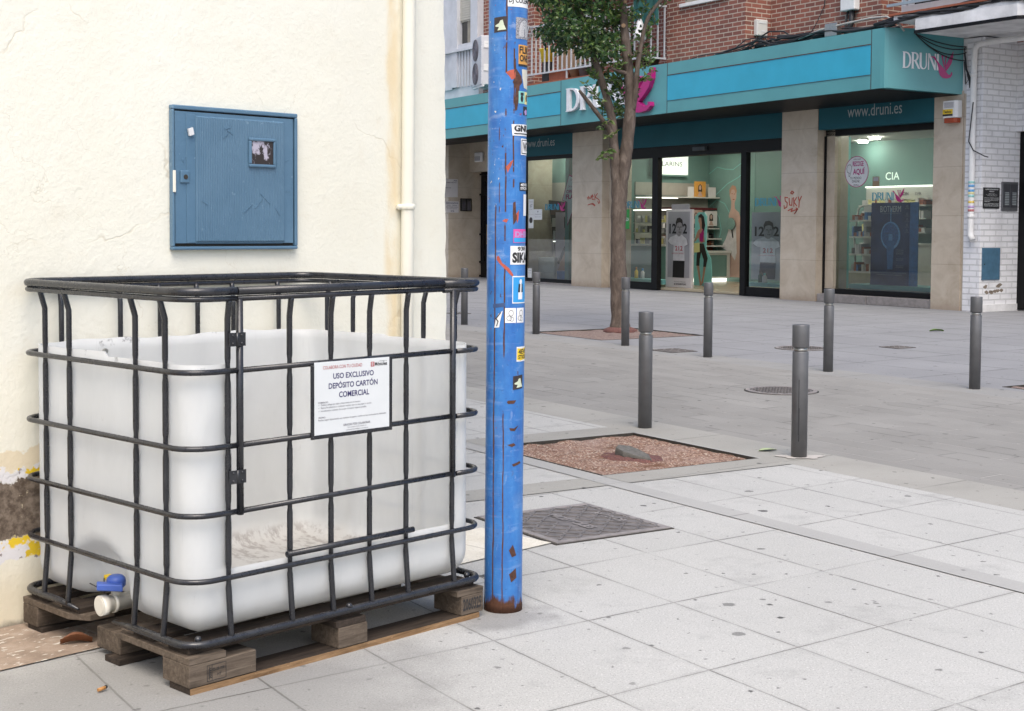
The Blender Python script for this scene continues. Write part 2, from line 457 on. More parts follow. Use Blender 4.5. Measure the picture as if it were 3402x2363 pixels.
def make_gravel(nm='red_gravel', dull=0.0):
    t = NT(nm)
    v = t.voro(t.obj, 105, 'F1', out=1); d_ = t.voro(t.obj, 105, 'F1', out=0)
    cc = t.sep(v)
    c = t.ramp(cc[0], [(0.0, (0.13, 0.066, 0.043)), (0.4, (0.25, 0.140, 0.095)), (0.75, (0.35, 0.225, 0.16)), (1.0, (0.52, 0.44, 0.36))])
    c = t.mix(t.step(t.noise(t.obj, 3.4, 5, 0.6), 0.55, 0.68), c, (0.155, 0.068, 0.032))
    c = t.mix(t.math('MULTIPLY', t.step(t.noise(t.addv(t.obj, (4, 4, 4)), 2.3, 5), 0.48, 0.75), 0.5), c, (0.40, 0.30, 0.26))
    if dull: c = t.mix(dull, c, (0.185, 0.15, 0.14))
    t.set('Base Color', c); t.set('Roughness', 0.8)
    h = t.math('SUBTRACT', 1.0, t.math('MULTIPLY', d_, 1.4))
    t.bump(h, 0.8, 0.008)
    return t.mat
M['gravel'] = make_gravel()
M['gravel_far'] = make_gravel('dusty_gravel', 0.65)
def make_mound():
    t = NT('dark_red_rubber')
    c = t.ramp(t.voro(t.obj, 80, 'F1', out=0), [(0.0, (0.22, 0.095, 0.075)), (0.7, (0.10, 0.045, 0.04))])
    t.set('Base Color', c); t.set('Roughness', 0.85); t.bump(t.voro(t.obj, 80), 0.7, 0.008)
    return t.mat
M['mound'] = make_mound()

# ---- tank
def make_hdpe():
    t = NT('milky_plastic')
    n = t.noise(t.scale(t.obj, (1, 1, 0.5)), 5.0, 6, 0.65)
    c = t.ramp(n, [(0.30, (0.755, 0.765, 0.76)), (0.65, (0.83, 0.84, 0.835))])
    scuff = t.step(t.noise(t.scale(t.obj, (3, 3, 1)), 9, 7, 0.75), 0.63, 0.78)
    c = t.mix(t.math('MULTIPLY', scuff, 0.55), c, (0.43, 0.42, 0.395))
    x, y, z = t.sep(t.obj)[:3]
    low = t.math('MULTIPLY', t.step(t.math('ADD', z, t.math('MULTIPLY', t.math('SUBTRACT', t.noise(t.obj, 6, 5), 0.5), 0.12)), 0.24, 0.155), 0.28)
    c = t.mix(low, c, (0.50, 0.44, 0.36))
    # black marks along the sawn top edge
    top = t.math('MULTIPLY', t.step(z, 0.93, 0.962), t.step(t.noise(t.obj, 10, 7, 0.75), 0.60, 0.66))
    c = t.mix(t.math('MULTIPLY', top, 0.65), c, (0.10, 0.10, 0.10))
    ver = t.math('MULTIPLY', t.step(t.noise(t.scale(t.obj, (14, 14, 1.2)), 3, 4, 0.6), 0.62, 0.74), 0.12)
    c = t.mix(ver, c, (0.45, 0.45, 0.44))
    # dirt on the tank floor
    fl = t.math('MULTIPLY', t.step(z, 0.215, 0.18), t.step(t.noise(t.scale(t.obj, (2.2, 1, 1)), 16, 6, 0.7), 0.46, 0.6))
    inx = t.math('MULTIPLY', t.step(x, 0.09, 0.13), t.step(y, 0.09, 0.13))
    c = t.mix(t.math('MULTIPLY', t.math('MULTIPLY', fl, inx), 0.75), c, (0.42, 0.39, 0.37))
    t.set('Base Color', c); t.set('Roughness', 0.42); t.set('Specular IOR Level', 0.35)
    t.bump(t.math('ADD', t.noise(t.obj, 4.5, 3), t.math('MULTIPLY', t.noise(t.obj, 60, 3), 0.08)), 0.25, 0.012)
    tr = t.N.new('ShaderNodeBsdfTranslucent'); t._in(tr.inputs[0], c)
    mx = t.N.new('ShaderNodeMixShader'); mx.inputs[0].default_value = 0.38
    t.L.new(t.b.outputs[0], mx.inputs[1]); t.L.new(tr.outputs[0], mx.inputs[2])
    cl = t.N.new('ShaderNodeBsdfTransparent'); m2 = t.N.new('ShaderNodeMixShader'); m2.inputs[0].default_value = 0.20
    t.L.new(mx.outputs[0], m2.inputs[1]); t.L.new(cl.outputs[0], m2.inputs[2]); t.L.new(m2.outputs[0], t.out.inputs[0])
    return t.mat
M['hdpe'] = make_hdpe()
def make_tube():
    t = NT('black_lacquered_steel')
    n = t.noise(t.scale(t.obj, (1, 1, 0.6)), 24, 5, 0.65)
    c = t.ramp(n, [(0.35, (0.010, 0.0105, 0.014)), (0.62, (0.017, 0.018, 0.022)), (0.80, (0.045, 0.045, 0.047))])
    up = t.sep(t.N.new('ShaderNodeNewGeometry').outputs['Normal'])[2]
    dust = t.math('MULTIPLY', t.step(up, 0.1, 0.9), t.step(t.noise(t.obj, 12, 5), 0.35, 0.7))
    c = t.mix(t.math('MULTIPLY', dust, 0.22), c, (0.12, 0.118, 0.115))
    t.set('Base Color', c); t.set('Roughness', t.ramp(n, [(0.3, (0.17,)*3), (0.7, (0.40,)*3)])); t.set('Specular IOR Level', 0.6)
    t.bump(t.noise(t.obj, 90, 3), 0.12, 0.003)
    return t.mat
M['tube'] = make_tube()
def make_wood(name, lo, mid_, hi, ax):
    t = NT(name)
    k = [7, 7, 7]; k[ax] = 0.7
    g = t.noise(t.scale(t.obj, tuple(k)), 9, 6, 0.7, 0.6)
    c = t.ramp(g, [(0.28, lo), (0.52, mid_), (0.75, hi)])
    c = t.mix(t.math('MULTIPLY', t.step(t.noise(t.obj, 4, 5, 0.65), 0.5, 0.75), 0.6), c, tuple(q*0.45 for q in lo))
    c = t.mix(t.math('MULTIPLY', t.step(t.noise(t.obj, 130, 2), 0.66, 0.75), 0.35), c, tuple(q*1.5 for q in hi))
    t.set('Base Color', c); t.set('Roughness', 0.8); t.set('Specular IOR Level', 0.2)
    t.bump(g, 0.5, 0.004)
    return t.mat
M['wood_grey'] = make_wood('weathered_wood', (0.060, 0.046, 0.034), (0.125, 0.097, 0.073), (0.20, 0.16, 0.122), 0)
M['wood_dark'] = make_wood('dark_wet_wood', (0.022, 0.018, 0.015), (0.05, 0.038, 0.03), (0.09, 0.068, 0.05), 1)
M['wood_dark_x'] = make_wood('dark_pallet_board', (0.022, 0.018, 0.015), (0.05, 0.038, 0.03), (0.09, 0.068, 0.05), 0)
M['wood_fresh'] = make_wood('raw_wood_edge', (0.10, 0.055, 0.026), (0.27, 0.165, 0.085), (0.40, 0.27, 0.15), 0)

# ---- blue pole
def make_pole():
    t = NT('chipped_blue_paint')
    x, y, z = t.sep(t.obj)[:3]
    ang = t.math('MULTIPLY', t.math('ARCTAN2', x, t.math('MULTIPLY', y, -1.0)), 0.0675)
    P = t.comb(ang, 0.0, z)
    n = t.noise(t.scale(P, (1, 1, 0.55)), 13, 6, 0.65)
    c = t.ramp(n, [(0.3, (0.028, 0.118, 0.385)), (0.55, (0.045, 0.185, 0.48)), (0.75, (0.095, 0.265, 0.56))])
    c = t.mix(t.math('MULTIPLY', t.step(t.noise(t.scale(P, (0.35, 1, 2.4)), 22, 5), 0.55, 0.7), 0.3), c, (0.25, 0.36, 0.60))
    c = t.mix(t.math('MULTIPLY', t.step(t.noise(t.scale(P, (1, 1, 0.16)), 26, 5), 0.55, 0.75), 0.35), c, (0.025, 0.06, 0.20))
    c = t.mix(t.math('MULTIPLY', t.step(t.noise(t.scale(P, (1, 1, 0.3)), 60, 5, 0.7), 0.58, 0.68), 0.35), c, (0.30, 0.38, 0.58))
    c = t.mix(t.math('MULTIPLY', t.step(t.noise(t.addv(P, (1, 4, 2)), 7, 5, 0.7), 0.50, 0.66), 0.28), c, (0.12, 0.20, 0.40))
    wear = t.math('MULTIPLY', t.step(t.noise(t.scale(P, (0.5, 1, 1.6)), 18, 6, 0.75), 0.56, 0.66), t.step(t.noise(t.addv(P, (3, 7, 1)), 4.5, 4), 0.42, 0.62))
    c = t.mix(t.math('MULTIPLY', wear, 0.5), c, (0.36, 0.44, 0.60))
    edge = t.step(t.math('ABSOLUTE', ang), 0.070, 0.100)
    c = t.mix(t.math('MULTIPLY', t.step(t.noise(t.scale(P, (1, 1, 2.5)), 40, 5, 0.7), 0.60, 0.66), 0.45), c, (0.03, 0.07, 0.22))
    rustc = t.mix(t.noise(P, 90, 4), (0.045, 0.022, 0.014), (0.13, 0.055, 0.03))
    # long rusty runs
    wob = t.math('MULTIPLY', t.math('SUBTRACT', t.noise(t.scale(P, (0.001, 1, 1)), 5, 4), 0.5), 0.014)
    rust = None
    for a0, hw, z0, z1, cut in ((-0.040, 0.0021, -1, 1.45, 0.30), (-0.004, 0.0021, 0.9, 2.4, 0.47), (-0.004, 0.0017, -1, 0.72, 0.36), (0.024, 0.0021, 1.4, 2.0, 0.53), (-0.026, 0.0012, 1.40, 1.72, 0.50)):
        dd = t.math('ABSOLUTE', t.math('SUBTRACT', t.math('ADD', ang, wob), a0))
        wid = t.math('MULTIPLY', t.noise(t.scale(P, (0.001, 1, 1)), 14, 4, 0.6), hw*2.6)
        q = t.step(t.math('SUBTRACT', dd, wid), 0.0006, -0.0008)
        q = t.math('MULTIPLY', q, t.math('MULTIPLY', t.step(z, z0, z0+0.02), t.step(z, z1, z1-0.02)))
        q = t.math('MULTIPLY', q, t.step(t.noise(t.addv(t.scale(P, (0.2, 1, 1)), (a0*77, 0, 0)), 9, 5), cut-0.02, cut+0.02))
        rust = q if rust is None else t.math('MAXIMUM', rust, q)
    # chips
    chips = t.step(t.noise(t.scale(P, (1, 1, 0.55)), 46, 5, 0.6), 0.655, 0.67)
    patch = t.step(t.noise(P, 5.0, 3), 0.44, 0.60)
    rust = t.math('MAXIMUM', rust, t.math('MULTIPLY', chips, patch))
    # rusty foot
    foot = t.step(t.math('ADD', z, t.math('MULTIPLY', t.math('SUBTRACT', t.noise(t.scale(P, (1, 1, 0.4)), 34, 5), 0.5), 0.13)), 0.065, 0.035)
    old = t.math('MULTIPLY', t.step(t.noise(t.addv(t.scale(P, (1, 1, 0.6)), (5, 5, 5)), 55, 4), 0.655, 0.67), t.math('MULTIPLY', t.step(z, 1.4, 1.5), t.step(ang, 0.0, -0.03)))
    c = t.mix(old, c, (0.62, 0.58, 0.48))
    redp = t.math('MULTIPLY', t.step(t.noise(t.addv(P, (2, 2, 2)), 48, 4), 0.69, 0.71), 0.8)
    c = t.mix(redp, c, (0.30, 0.035, 0.045))
    c = t.mix(t.math('MAXIMUM', rust, foot), c, rustc)
    t.set('Base Color', c)
    t.set('Roughness', t.math('ADD', t.math('MULTIPLY', t.math('MAXIMUM', rust, foot), 0.5), 0.38)); t.set('Specular IOR Level', 0.3)
    h = t.math('SUBTRACT', t.math('MULTIPLY', n, 0.25), t.math('MAXIMUM', rust, chips))
    t.bump(h, 0.35, 0.0025)
    return t.mat
M['pole'] = make_pole()

# ---- shop front and buildings; in street-frame objects x = along, y = across, z = up
def make_brick(name, c1, c2, mortar, bw, bh, ms, bump, var=None, rough=0.8, zshift=0.0):
    t = NT(name)
    x, y, z = t.sep(t.obj)[:3]
    P = t.comb(t.math('ADD', x, y), t.math('ADD', z, zshift), 0.0)
    b = t.N.new('ShaderNodeTexBrick'); t.L.new(P, b.inputs['Vector'])
    b.inputs['Scale'].default_value = 1.0; b.inputs['Mortar Size'].default_value = ms; b.inputs['Mortar Smooth'].default_value = 0.15
    b.inputs['Brick Width'].default_value = bw; b.inputs['Row Height'].default_value = bh; b.inputs['Bias'].default_value = -0.1
    b.inputs['Color1'].default_value = (*c1, 1); b.inputs['Color2'].default_value = (*c2, 1); b.inputs['Mortar'].default_value = (*mortar, 1)
    c = t.mix(t.math('MULTIPLY', t.step(t.noise(t.obj, 3, 5), 0.45, 0.75), 0.30), b.outputs[0], tuple(q*0.5 for q in c1))
    c = t.mix(t.math('MULTIPLY', t.step(t.noise(t.obj, 60, 3), 0.55, 0.75), 0.22), c, tuple(q*0.5 for q in c2))
    t.set('Base Color', c); t.set('Roughness', rough)
    h = t.math('SUBTRACT', t.math('MULTIPLY', t.noise(t.obj, 50, 4), 0.3), b.outputs[1])
    t.bump(h, bump, 0.012)
    return t.mat
M['brick'] = make_brick('red_brick', (0.275, 0.098, 0.068), (0.155, 0.060, 0.048), (0.46, 0.39, 0.32), 0.265, 0.088, 0.010, 0.6)
M['brick_white'] = make_brick('white_painted_brick', (0.80, 0.80, 0.815), (0.75, 0.75, 0.765), (0.60, 0.60, 0.61), 0.30, 0.098, 0.012, 1.0)
def make_stone():
    t = NT('beige_stone_cladding')
    x, y, z = t.sep(t.obj)[:3]
    n = t.noise(t.obj, 2.2, 6, 0.65, 0.8)
    c = t.ramp(n, [(0.3, (0.40, 0.335, 0.26)), (0.55, (0.50, 0.435, 0.35)), (0.75, (0.56, 0.50, 0.42))])
    c = t.mix(t.math('MULTIPLY', t.step(t.noise(t.obj, 7, 7, 0.75), 0.55, 0.75), 0.35), c, (0.30, 0.21, 0.13))
    j = lines(t, z, 0.835, 0.78, 0.007)
    c = t.mix(t.math('MULTIPLY', j, 0.5), c, (0.24, 0.19, 0.14))
    foot = t.math('MULTIPLY', t.step(t.math('ADD', z, t.math('MULTIPLY', t.noise(t.obj, 9, 6, 0.7), 0.3)), 0.38, 0.12), 0.6)
    c = t.mix(foot, c, (0.27, 0.20, 0.15))
    t.set('Base Color', c); t.set('Roughness', 0.28); t.set('Specular IOR Level', 0.5)
    t.bump(t.math('SUBTRACT', t.math('MULTIPLY', t.noise(t.obj, 30, 3), 0.1), j), 0.25, 0.006)
    return t.mat
M['stone'] = make_stone()
M['teal'] = plain('teal_panel_paint', (0.095, 0.310, 0.335), 0.32, 0.08, 1.5)
M['cyan'] = plain('cyan_light_panel', (0.035, 0.36, 0.52), 0.3, 0.08, 2.0)
M['teal_dark'] = plain('dark_teal_panel', (0.016, 0.100, 0.130), 0.5, 0.10, 1.2, spec=0.15)
M['black'] = plain('black_frame', (0.008, 0.008, 0.009), 0.45, 0.2, spec=0.18)
M['seam'] = plain('dark_seam', (0.05, 0.06, 0.065), 0.6)
M['white'] = plain('white_paint', (0.74, 0.74, 0.73), 0.5, 0.08)
M['white_dirty'] = plain('dirty_white_paint', (0.68, 0.68, 0.68), 0.6, 0.25, 3.0)
M['magenta'] = plain('magenta_paint', (0.38, 0.012, 0.16), 0.3, 0.05)
M['letters_white'] = plain('white_letters', (0.72, 0.73, 0.76), 0.35, 0.12)
M['letters_grey'] = plain('pale_letters', (0.34, 0.38, 0.39), 0.5, 0.05)
M['paper'] = plain('white_paper', (0.66, 0.68, 0.68), 0.6, 0.05)
M['ink'] = plain('navy_ink', (0.035, 0.03, 0.12), 0.6, 0.1)
M['ink_black'] = plain('black_ink', (0.02, 0.02, 0.022), 0.6, 0.1)
M['ink_grey'] = plain('grey_ink', (0.16, 0.15, 0.18), 0.6, 0.1)
M['ink_red'] = plain('red_ink', (0.42, 0.055, 0.06), 0.6, 0.1)
M['ink_cyan'] = plain('blue_vinyl', (0.03, 0.26, 0.40), 0.5, 0.05)
M['graffiti'] = plain('red_spray', (0.40, 0.075, 0.05), 0.7, 0.2, 40)
M['pole_white'] = plain('sticker_paper', (0.76, 0.76, 0.76), 0.45, 0.05)
M['yellow'] = plain('yellow_plastic', (0.75, 0.52, 0.02), 0.45, 0.08)
M['orange'] = plain('orange_paper', (0.62, 0.30, 0.06), 0.5, 0.15)
M['pink'] = plain('pink_print', (0.65, 0.08, 0.32), 0.5, 0.1)
M['lilac'] = plain('lilac_print', (0.42, 0.27, 0.55), 0.5, 0.1)
M['sky_blue'] = plain('sky_blue_print', (0.03, 0.30, 0.66), 0.45, 0.05)
M['mint'] = plain('mint_print', (0.22, 0.55, 0.52), 0.5, 0.08)
M['lemon'] = plain('lemon_print', (0.75, 0.68, 0.30), 0.5, 0.08)
M['red_primer'] = plain('red_primer', (0.42, 0.085, 0.05), 0.6, 0.2, 30)
M['rust'] = plain('rust', (0.085, 0.035, 0.022), 0.8, 0.5, 60, 0.5)
M['cabinet'] = None
def make_cabinet():
    t = NT('blue_grey_gloss_paint')
    n = t.noise(t.obj, 6, 5)
    c = t.ramp(n, [(0.3, (0.078, 0.160, 0.245)), (0.7, (0.100, 0.190, 0.280))])
    c = t.mix(t.math('MULTIPLY', t.step(t.noise(t.obj, 45, 4), 0.66, 0.72), 0.5), c, (0.22, 0.33, 0.43))
    t.set('Base Color', c); t.set('Roughness', 0.33); t.set('Coat Weight', 0.25)
    t.bump(t.math('ADD', t.noise(t.obj, 30, 4), t.math('MULTIPLY', t.noise(t.obj, 120, 2), 0.35)), 0.4, 0.0035)
    return t.mat
M['cabinet'] = make_cabinet()
M['bollard'] = plain('grey_metallic_paint', (0.128, 0.129, 0.134), 0.42, 0.14, 9, 0.15, 220, metal=0.35)
M['steel'] = plain('brushed_steel', (0.48, 0.47, 0.44), 0.32, 0.15, 30, metal=1.0)
M['iron'] = plain('cast_iron', (0.18, 0.166, 0.16), 0.6, 0.35, 20, 0.3, 120, metal=0.2)
M['iron_rim'] = plain('iron_frame', (0.25, 0.23, 0.222), 0.6, 0.25, 14, 0.2, 120)
M['dirt'] = plain('dirt_gap', (0.04, 0.036, 0.03), 0.9, 0.3, 30)
M['pipe_cream'] = plain('cream_pipe_paint', (0.78, 0.75, 0.64), 0.4, 0.05, 4)
M['valve_white'] = plain('valve_plastic', (0.66, 0.63, 0.55), 0.4, 0.1)
M['blue_plastic'] = plain('blue_plastic', (0.055, 0.115, 0.42), 0.4, 0.08)
M['cable'] = plain('black_cable', (0.018, 0.018, 0.020), 0.55, 0.3)
M['cable_grey'] = plain('grey_cable', (0.40, 0.39, 0.36), 0.5, 0.2)
M['terracotta'] = plain('terracotta', (0.30, 0.09, 0.045), 0.75, 0.25)
M['cardboard'] = plain('cardboard', (0.30, 0.195, 0.115), 0.8, 0.1)
M['grey_pot'] = plain('grey_pot', (0.14, 0.145, 0.155), 0.6, 0.1)
M['rail'] = plain('white_railing_paint', (0.50, 0.51, 0.53), 0.4, 0.1)
M['rail_blue'] = plain('blue_grey_railing', (0.26, 0.32, 0.37), 0.4, 0.1)
M['curtain'] = plain('green_awning_cloth', (0.006, 0.075, 0.068), 0.75, 0.25, 3)
M['aluminium'] = plain('white_aluminium', (0.56, 0.57, 0.60), 0.4, 0.12, 3)
M['shutter'] = plain('beige_shutter', (0.46, 0.44, 0.385), 0.6, 0.06)
M['dark_glass'] = plain('dark_window', (0.015, 0.016, 0.017), 0.08, 0.3, 2, spec=0.8)
M['curtain_glass'] = plain('window_curtain', (0.30, 0.27, 0.22), 0.7, 0.2)
M['wall_teal'] = plain('shop_teal_wall', (0.165, 0.29, 0.265), 0.6, 0.08, 1.0)
M['wall_grey'] = plain('shop_grey_wall', (0.42, 0.40, 0.36), 0.6, 0.06)
M['shop_floor'] = plain('shop_floor', (0.40, 0.34, 0.24), 0.25, 0.1)
M['ceiling'] = plain('shop_ceiling', (0.55, 0.55, 0.54), 0.7, 0.05)
M['skin'] = plain('printed_skin', (0.44, 0.25, 0.17), 0.5, 0.12, 5)
M['skin_light'] = plain('printed_pale_skin', (0.52, 0.36, 0.30), 0.5, 0.1, 5)
M['skin_grey'] = plain('printed_grey_skin', (0.30, 0.29, 0.29), 0.5, 0.25, 12)
M['hair'] = plain('printed_dark_hair', (0.02, 0.016, 0.016), 0.5, 0.2)
M['shirt'] = plain('printed_white_shirt', (0.62, 0.61, 0.62), 0.5, 0.15, 9)
M['trousers'] = plain('printed_black_trousers', (0.012, 0.012, 0.013), 0.5, 0.2)
M['poster_grey'] = plain('poster_grey', (0.36, 0.36, 0.38), 0.4, 0.2, 1.2)
M['board_white'] = plain('display_board', (0.64, 0.62, 0.62), 0.45, 0.05)
M['poster_blue'] = None
def make_bluep():
    t = NT('dark_blue_poster')
    x, y, z = t.sep(t.obj)[:3]
    c = t.ramp(t.noise(t.obj, 2.5, 5), [(0.3, (0.010, 0.022, 0.085)), (0.6, (0.018, 0.05, 0.17)), (0.8, (0.05, 0.065, 0.21))])
    t.set('Base Color', c); t.set('Roughness', 0.35)
    return t.mat
M['poster_blue'] = make_bluep()
M['pale_blue'] = plain('pale_blue_print', (0.22, 0.48, 0.85), 0.4, 0.35, 25)
M['mid_blue'] = plain('mid_blue_print', (0.05, 0.19, 0.46), 0.4, 0.3, 12)
M['shelf_white'] = plain('white_shelf', (0.60, 0.60, 0.57), 0.5, 0.06)
M['lightbox'] = glow('lit_sign_face', (0.80, 0.88, 0.80), 0.42)
M['lamp'] = glow('shop_lamp', (1.0, 0.93, 0.80), 45.0)
M['tube_lamp'] = glow('shelf_lamp', (1.0, 0.96, 0.86), 1.3)
M['siren_red'] = plain('amber_lens', (0.33, 0.05, 0.015), 0.25, 0.1)
M['bark'] = None
def make_bark():
    t = NT('smooth_grey_bark')
    n = t.noise(t.scale(t.obj, (1, 1, 0.35)), 16, 6, 0.7, 0.6)
    c = t.ramp(n, [(0.3, (0.050, 0.036, 0.028)), (0.55, (0.115, 0.088, 0.070)), (0.75, (0.20, 0.162, 0.135))])
    t.set('Base Color', c); t.set('Roughness', 0.85); t.bump(n, 0.7, 0.012)
    return t.mat
M['bark'] = make_bark()
def make_leaf(name, cols):
    t = NT(name)
    g = t.N.new('ShaderNodeNewGeometry')
    c = t.ramp(g.outputs['Random Per Island'], cols)
    t.set('Base Color', c); t.set('Roughness', 0.32); t.set('Specular IOR Level', 0.5)
    tr = t.N.new('ShaderNodeBsdfTranslucent'); t._in(tr.inputs[0], c)
    mx = t.N.new('ShaderNodeMixShader'); mx.inputs[0].default_value = 0.25
    t.L.new(t.b.outputs[0], mx.inputs[1]); t.L.new(tr.outputs[0], mx.inputs[2]); t.L.new(mx.outputs[0], t.out.inputs[0])
    return t.mat
M['leaf'] = make_leaf('privet_leaf', [(0.0, (0.013, 0.042, 0.015)), (0.40, (0.032, 0.082, 0.026)), (0.75, (0.075, 0.145, 0.036)), (1.0, (0.16, 0.22, 0.06))])
M['leaf_young'] = make_leaf('young_leaf', [(0.0, (0.035, 0.09, 0.02)), (0.5, (0.08, 0.15, 0.03)), (1.0, (0.17, 0.23, 0.06))])
M['leaf_plant'] = make_leaf('pot_plant_leaf', [(0.0, (0.03, 0.09, 0.02)), (1.0, (0.15, 0.25, 0.09))])
M['leaf_brown'] = plain('dead_leaf', (0.22, 0.085, 0.035), 0.7, 0.3, 30)
M['leaf_pale'] = plain('pale_fallen_leaf', (0.36, 0.43, 0.24), 0.6, 0.2, 30)
M['leaf_green'] = plain('fallen_leaf', (0.16, 0.26, 0.07), 0.6, 0.2, 30)
def make_glass(name, tint, base=0.035):
    t = NT(name)
    lw = t.N.new('ShaderNodeFresnel'); lw.inputs[0].default_value = 1.5
    gl = t.N.new('ShaderNodeBsdfGlossy'); gl.inputs['Roughness'].default_value = 0.0; gl.inputs[0].default_value = (0.95, 0.97, 0.97, 1)
    tr = t.N.new('ShaderNodeBsdfTransparent'); tr.inputs[0].default_value = (*tint, 1)
    mx = t.N.new('ShaderNodeMixShader')
    f = t.math('ADD', t.math('MULTIPLY', lw.outputs[0], 1.8), base, clamp=True)
    t.L.new(f, mx.inputs[0]); t.L.new(tr.outputs[0], mx.inputs[1]); t.L.new(gl.outputs[0], mx.inputs[2]); t.L.new(mx.outputs[0], t.out.inputs[0])
    t.N.remove(t.b)
    return t.mat
M['glass'] = make_glass('shop_glass', (0.78, 0.88, 0.86))
# ================================================================== ground
def sd_rects(mb, ss, ds, z, holes=()):
    for i in range(len(ss)-1):
        for j in range(len(ds)-1):
            cs, cd = (ss[i]+ss[i+1])/2, (ds[j]+ds[j+1])/2
            if any(h[0] < cs < h[1] and h[2] < cd < h[3] for h in holes): continue
            mb.quad(st(ss[i], ds[j], z), st(ss[i+1], ds[j], z), st(ss[i+1], ds[j+1], z), st(ss[i], ds[j+1], z))
    return mb
PIT = (-7.45, -6.23, 4.62, 5.77)
FPIT = (-15.45, -13.88, 10.25, 11.9)
RPIT = (-8.03, -6.6, 10.27, 11.4)
structure('ground', MB().quad((-150, -60, -0.2), (150, -60, -0.2), (150, 240, -0.2), (-150, 240, -0.2)), M['setts'])
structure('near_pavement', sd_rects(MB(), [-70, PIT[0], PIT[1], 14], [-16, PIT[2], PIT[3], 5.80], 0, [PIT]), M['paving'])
structure('road', sd_rects(MB(), [-70, 14], [6.25, 9.66], 0), M['setts'])
structure('near_kerb', sd_rects(MB(), [-70, 14], [5.80, 6.25], 0), M['band'])
structure('far_kerb', sd_rects(MB(), [-70, 14], [9.66, 10.12], 0), M['band_far'])
structure('far_pavement', sd_rects(MB(), [-70, FPIT[0], FPIT[1], RPIT[0], RPIT[1], 14], [10.12, FPIT[2], RPIT[2], RPIT[3], FPIT[3], 24], 0, [FPIT, RPIT]), M['paving_far'])
structure('drainage_strip', sd_rects(MB(), [-70, -7.75, -6.23, 14], [4.47, 4.60], 0.004), M['strip'])
structure('paving_band', sd_rects(sd_rects(MB(), [-6.23, -5.98], [3.0, 4.465], 0.004), [-6.23, -5.98], [4.605, 5.795], 0.004), M['band'])
structure('paving_band', sd_rects(MB(), [-7.75, -7.452], [4.605, 5.795], 0.004), M['band'])
b = MB()
b.quad(tk(-7, 0.60, 0.005), tk(2.22, 0.60, 0.005), tk(2.22, 1.03, 0.005), tk(-7, 1.03, 0.005))
structure('apron_pavement', MB().quad((-7, 0.60, 0.005), (2.22, 0.60, 0.005), (2.22, 1.034, 0.005), (-7, 1.034, 0.005)), M['apron'], loc=(TX, TY, 0), rot=TYAW)

def tree_pit(rect, label, name='tree_pit', seed=1, group='gravel tree pits', dz=-0.012, mat='gravel'):
    s0, s1, d0, d1 = rect
    r_ = random.Random(seed)
    root = st_thing(name, label, 'tree pit', (s0+s1)/2, (d0+d1)/2, 0, group)
    g = MB(); n = 34
    vs = [(s0+(s1-s0)*i/n, d0+(d1-d0)*j/n, dz+0.008*math.sin(i*0.9+seed)*math.cos(j*0.7)+r_.uniform(-0.004, 0.004)) for j in range(n+1) for i in range(n+1)]
    g.add(vs, [(j*(n+1)+i, j*(n+1)+i+1, (j+1)*(n+1)+i+1, (j+1)*(n+1)+i) for j in range(n) for i in range(n)], 0, True)
    part(root, 'gravel_bed', g, M[mat])
    f = MB(); t_ = 0.010
    for a in ((s0, s0+t_, d0, d1), (s1-t_, s1, d0, d1), (s0+t_, s1-t_, d0, d0+t_), (s0+t_, s1-t_, d1-t_, d1)):
        f.box(a[0], a[1], a[2], a[3], -0.08, 0.004)
    part(root, 'steel_edge', f, M['dirt'])
    return root
tree_pit(PIT, 'square pit of red gravel with a broken tree stump in the middle', seed=2)
tree_pit(FPIT, 'red gravel pit around the leafy tree in front of the shop door', seed=3, dz=-0.010, mat='gravel_far')
tree_pit(RPIT, 'red gravel pit cut off by the right picture edge, beyond the bollards', seed=4, dz=-0.010, mat='gravel_far')
# the stump and its collar of dark rubber crumb
sx, sdd = -6.72, 5.19
root = st_thing('rubber_collar', 'lumpy dark red rubber mat around the stump in the near tree pit', 'ground cover', sx, sdd, -0.03)
b = MB(); ring = []
for k in range(28):
    q = 2*math.pi*k/28
    ring.append((sx+0.24*math.cos(q)*(1+0.12*math.sin(3*q+1)), sdd+0.17*math.sin(q)*(1+0.15*math.sin(2*q))))
vs = [(x, y, -0.035) for x, y in ring]+[(sx+(x-sx)*0.86, sdd+(y-sdd)*0.86, -0.004+0.005*math.sin(i*1.7)) for i, (x, y) in enumerate(ring)]+[(sx, sdd, 0.002)]
b.add(vs, [(i, (i+1) % 28, 28+(i+1) % 28, 28+i) for i in range(28)]+[(28+i, 28+(i+1) % 28, 56) for i in range(28)], 0, True)
part(root, 'mat', b, M['mound'])
root = st_thing('tree_stump', 'split grey stump sawn off low in the near gravel pit', 'stump', sx, sdd, 0.0)
b = MB()
ring = [(-0.13, 0.00), (-0.10, 0.06), (0.0, 0.055), (0.13, 0.03), (0.20, -0.005), (0.10, -0.035), (0.0, -0.06), (-0.09, -0.05)]
zt = [0.046, 0.040, 0.032, 0.020, 0.006, 0.012, 0.026, 0.040]
vs = [(sx+x*1.05, sdd+y*1.1, 0.0) for x, y in ring]+[(sx+x, sdd+y, 0.004+h) for (x, y), h in zip(ring, zt)]+[(sx, sdd, 0.030)]
b.add(vs, [(i, (i+1) % 8, 8+(i+1) % 8, 8+i) for i in range(8)]+[(8+i, 8+(i+1) % 8, 16) for i in range(8)])
part(root, 'wood', b, plain('dry_stump_wood', (0.125, 0.12, 0.108), 0.8, 0.4, 40, 0.6, 60), bevel=0.006)

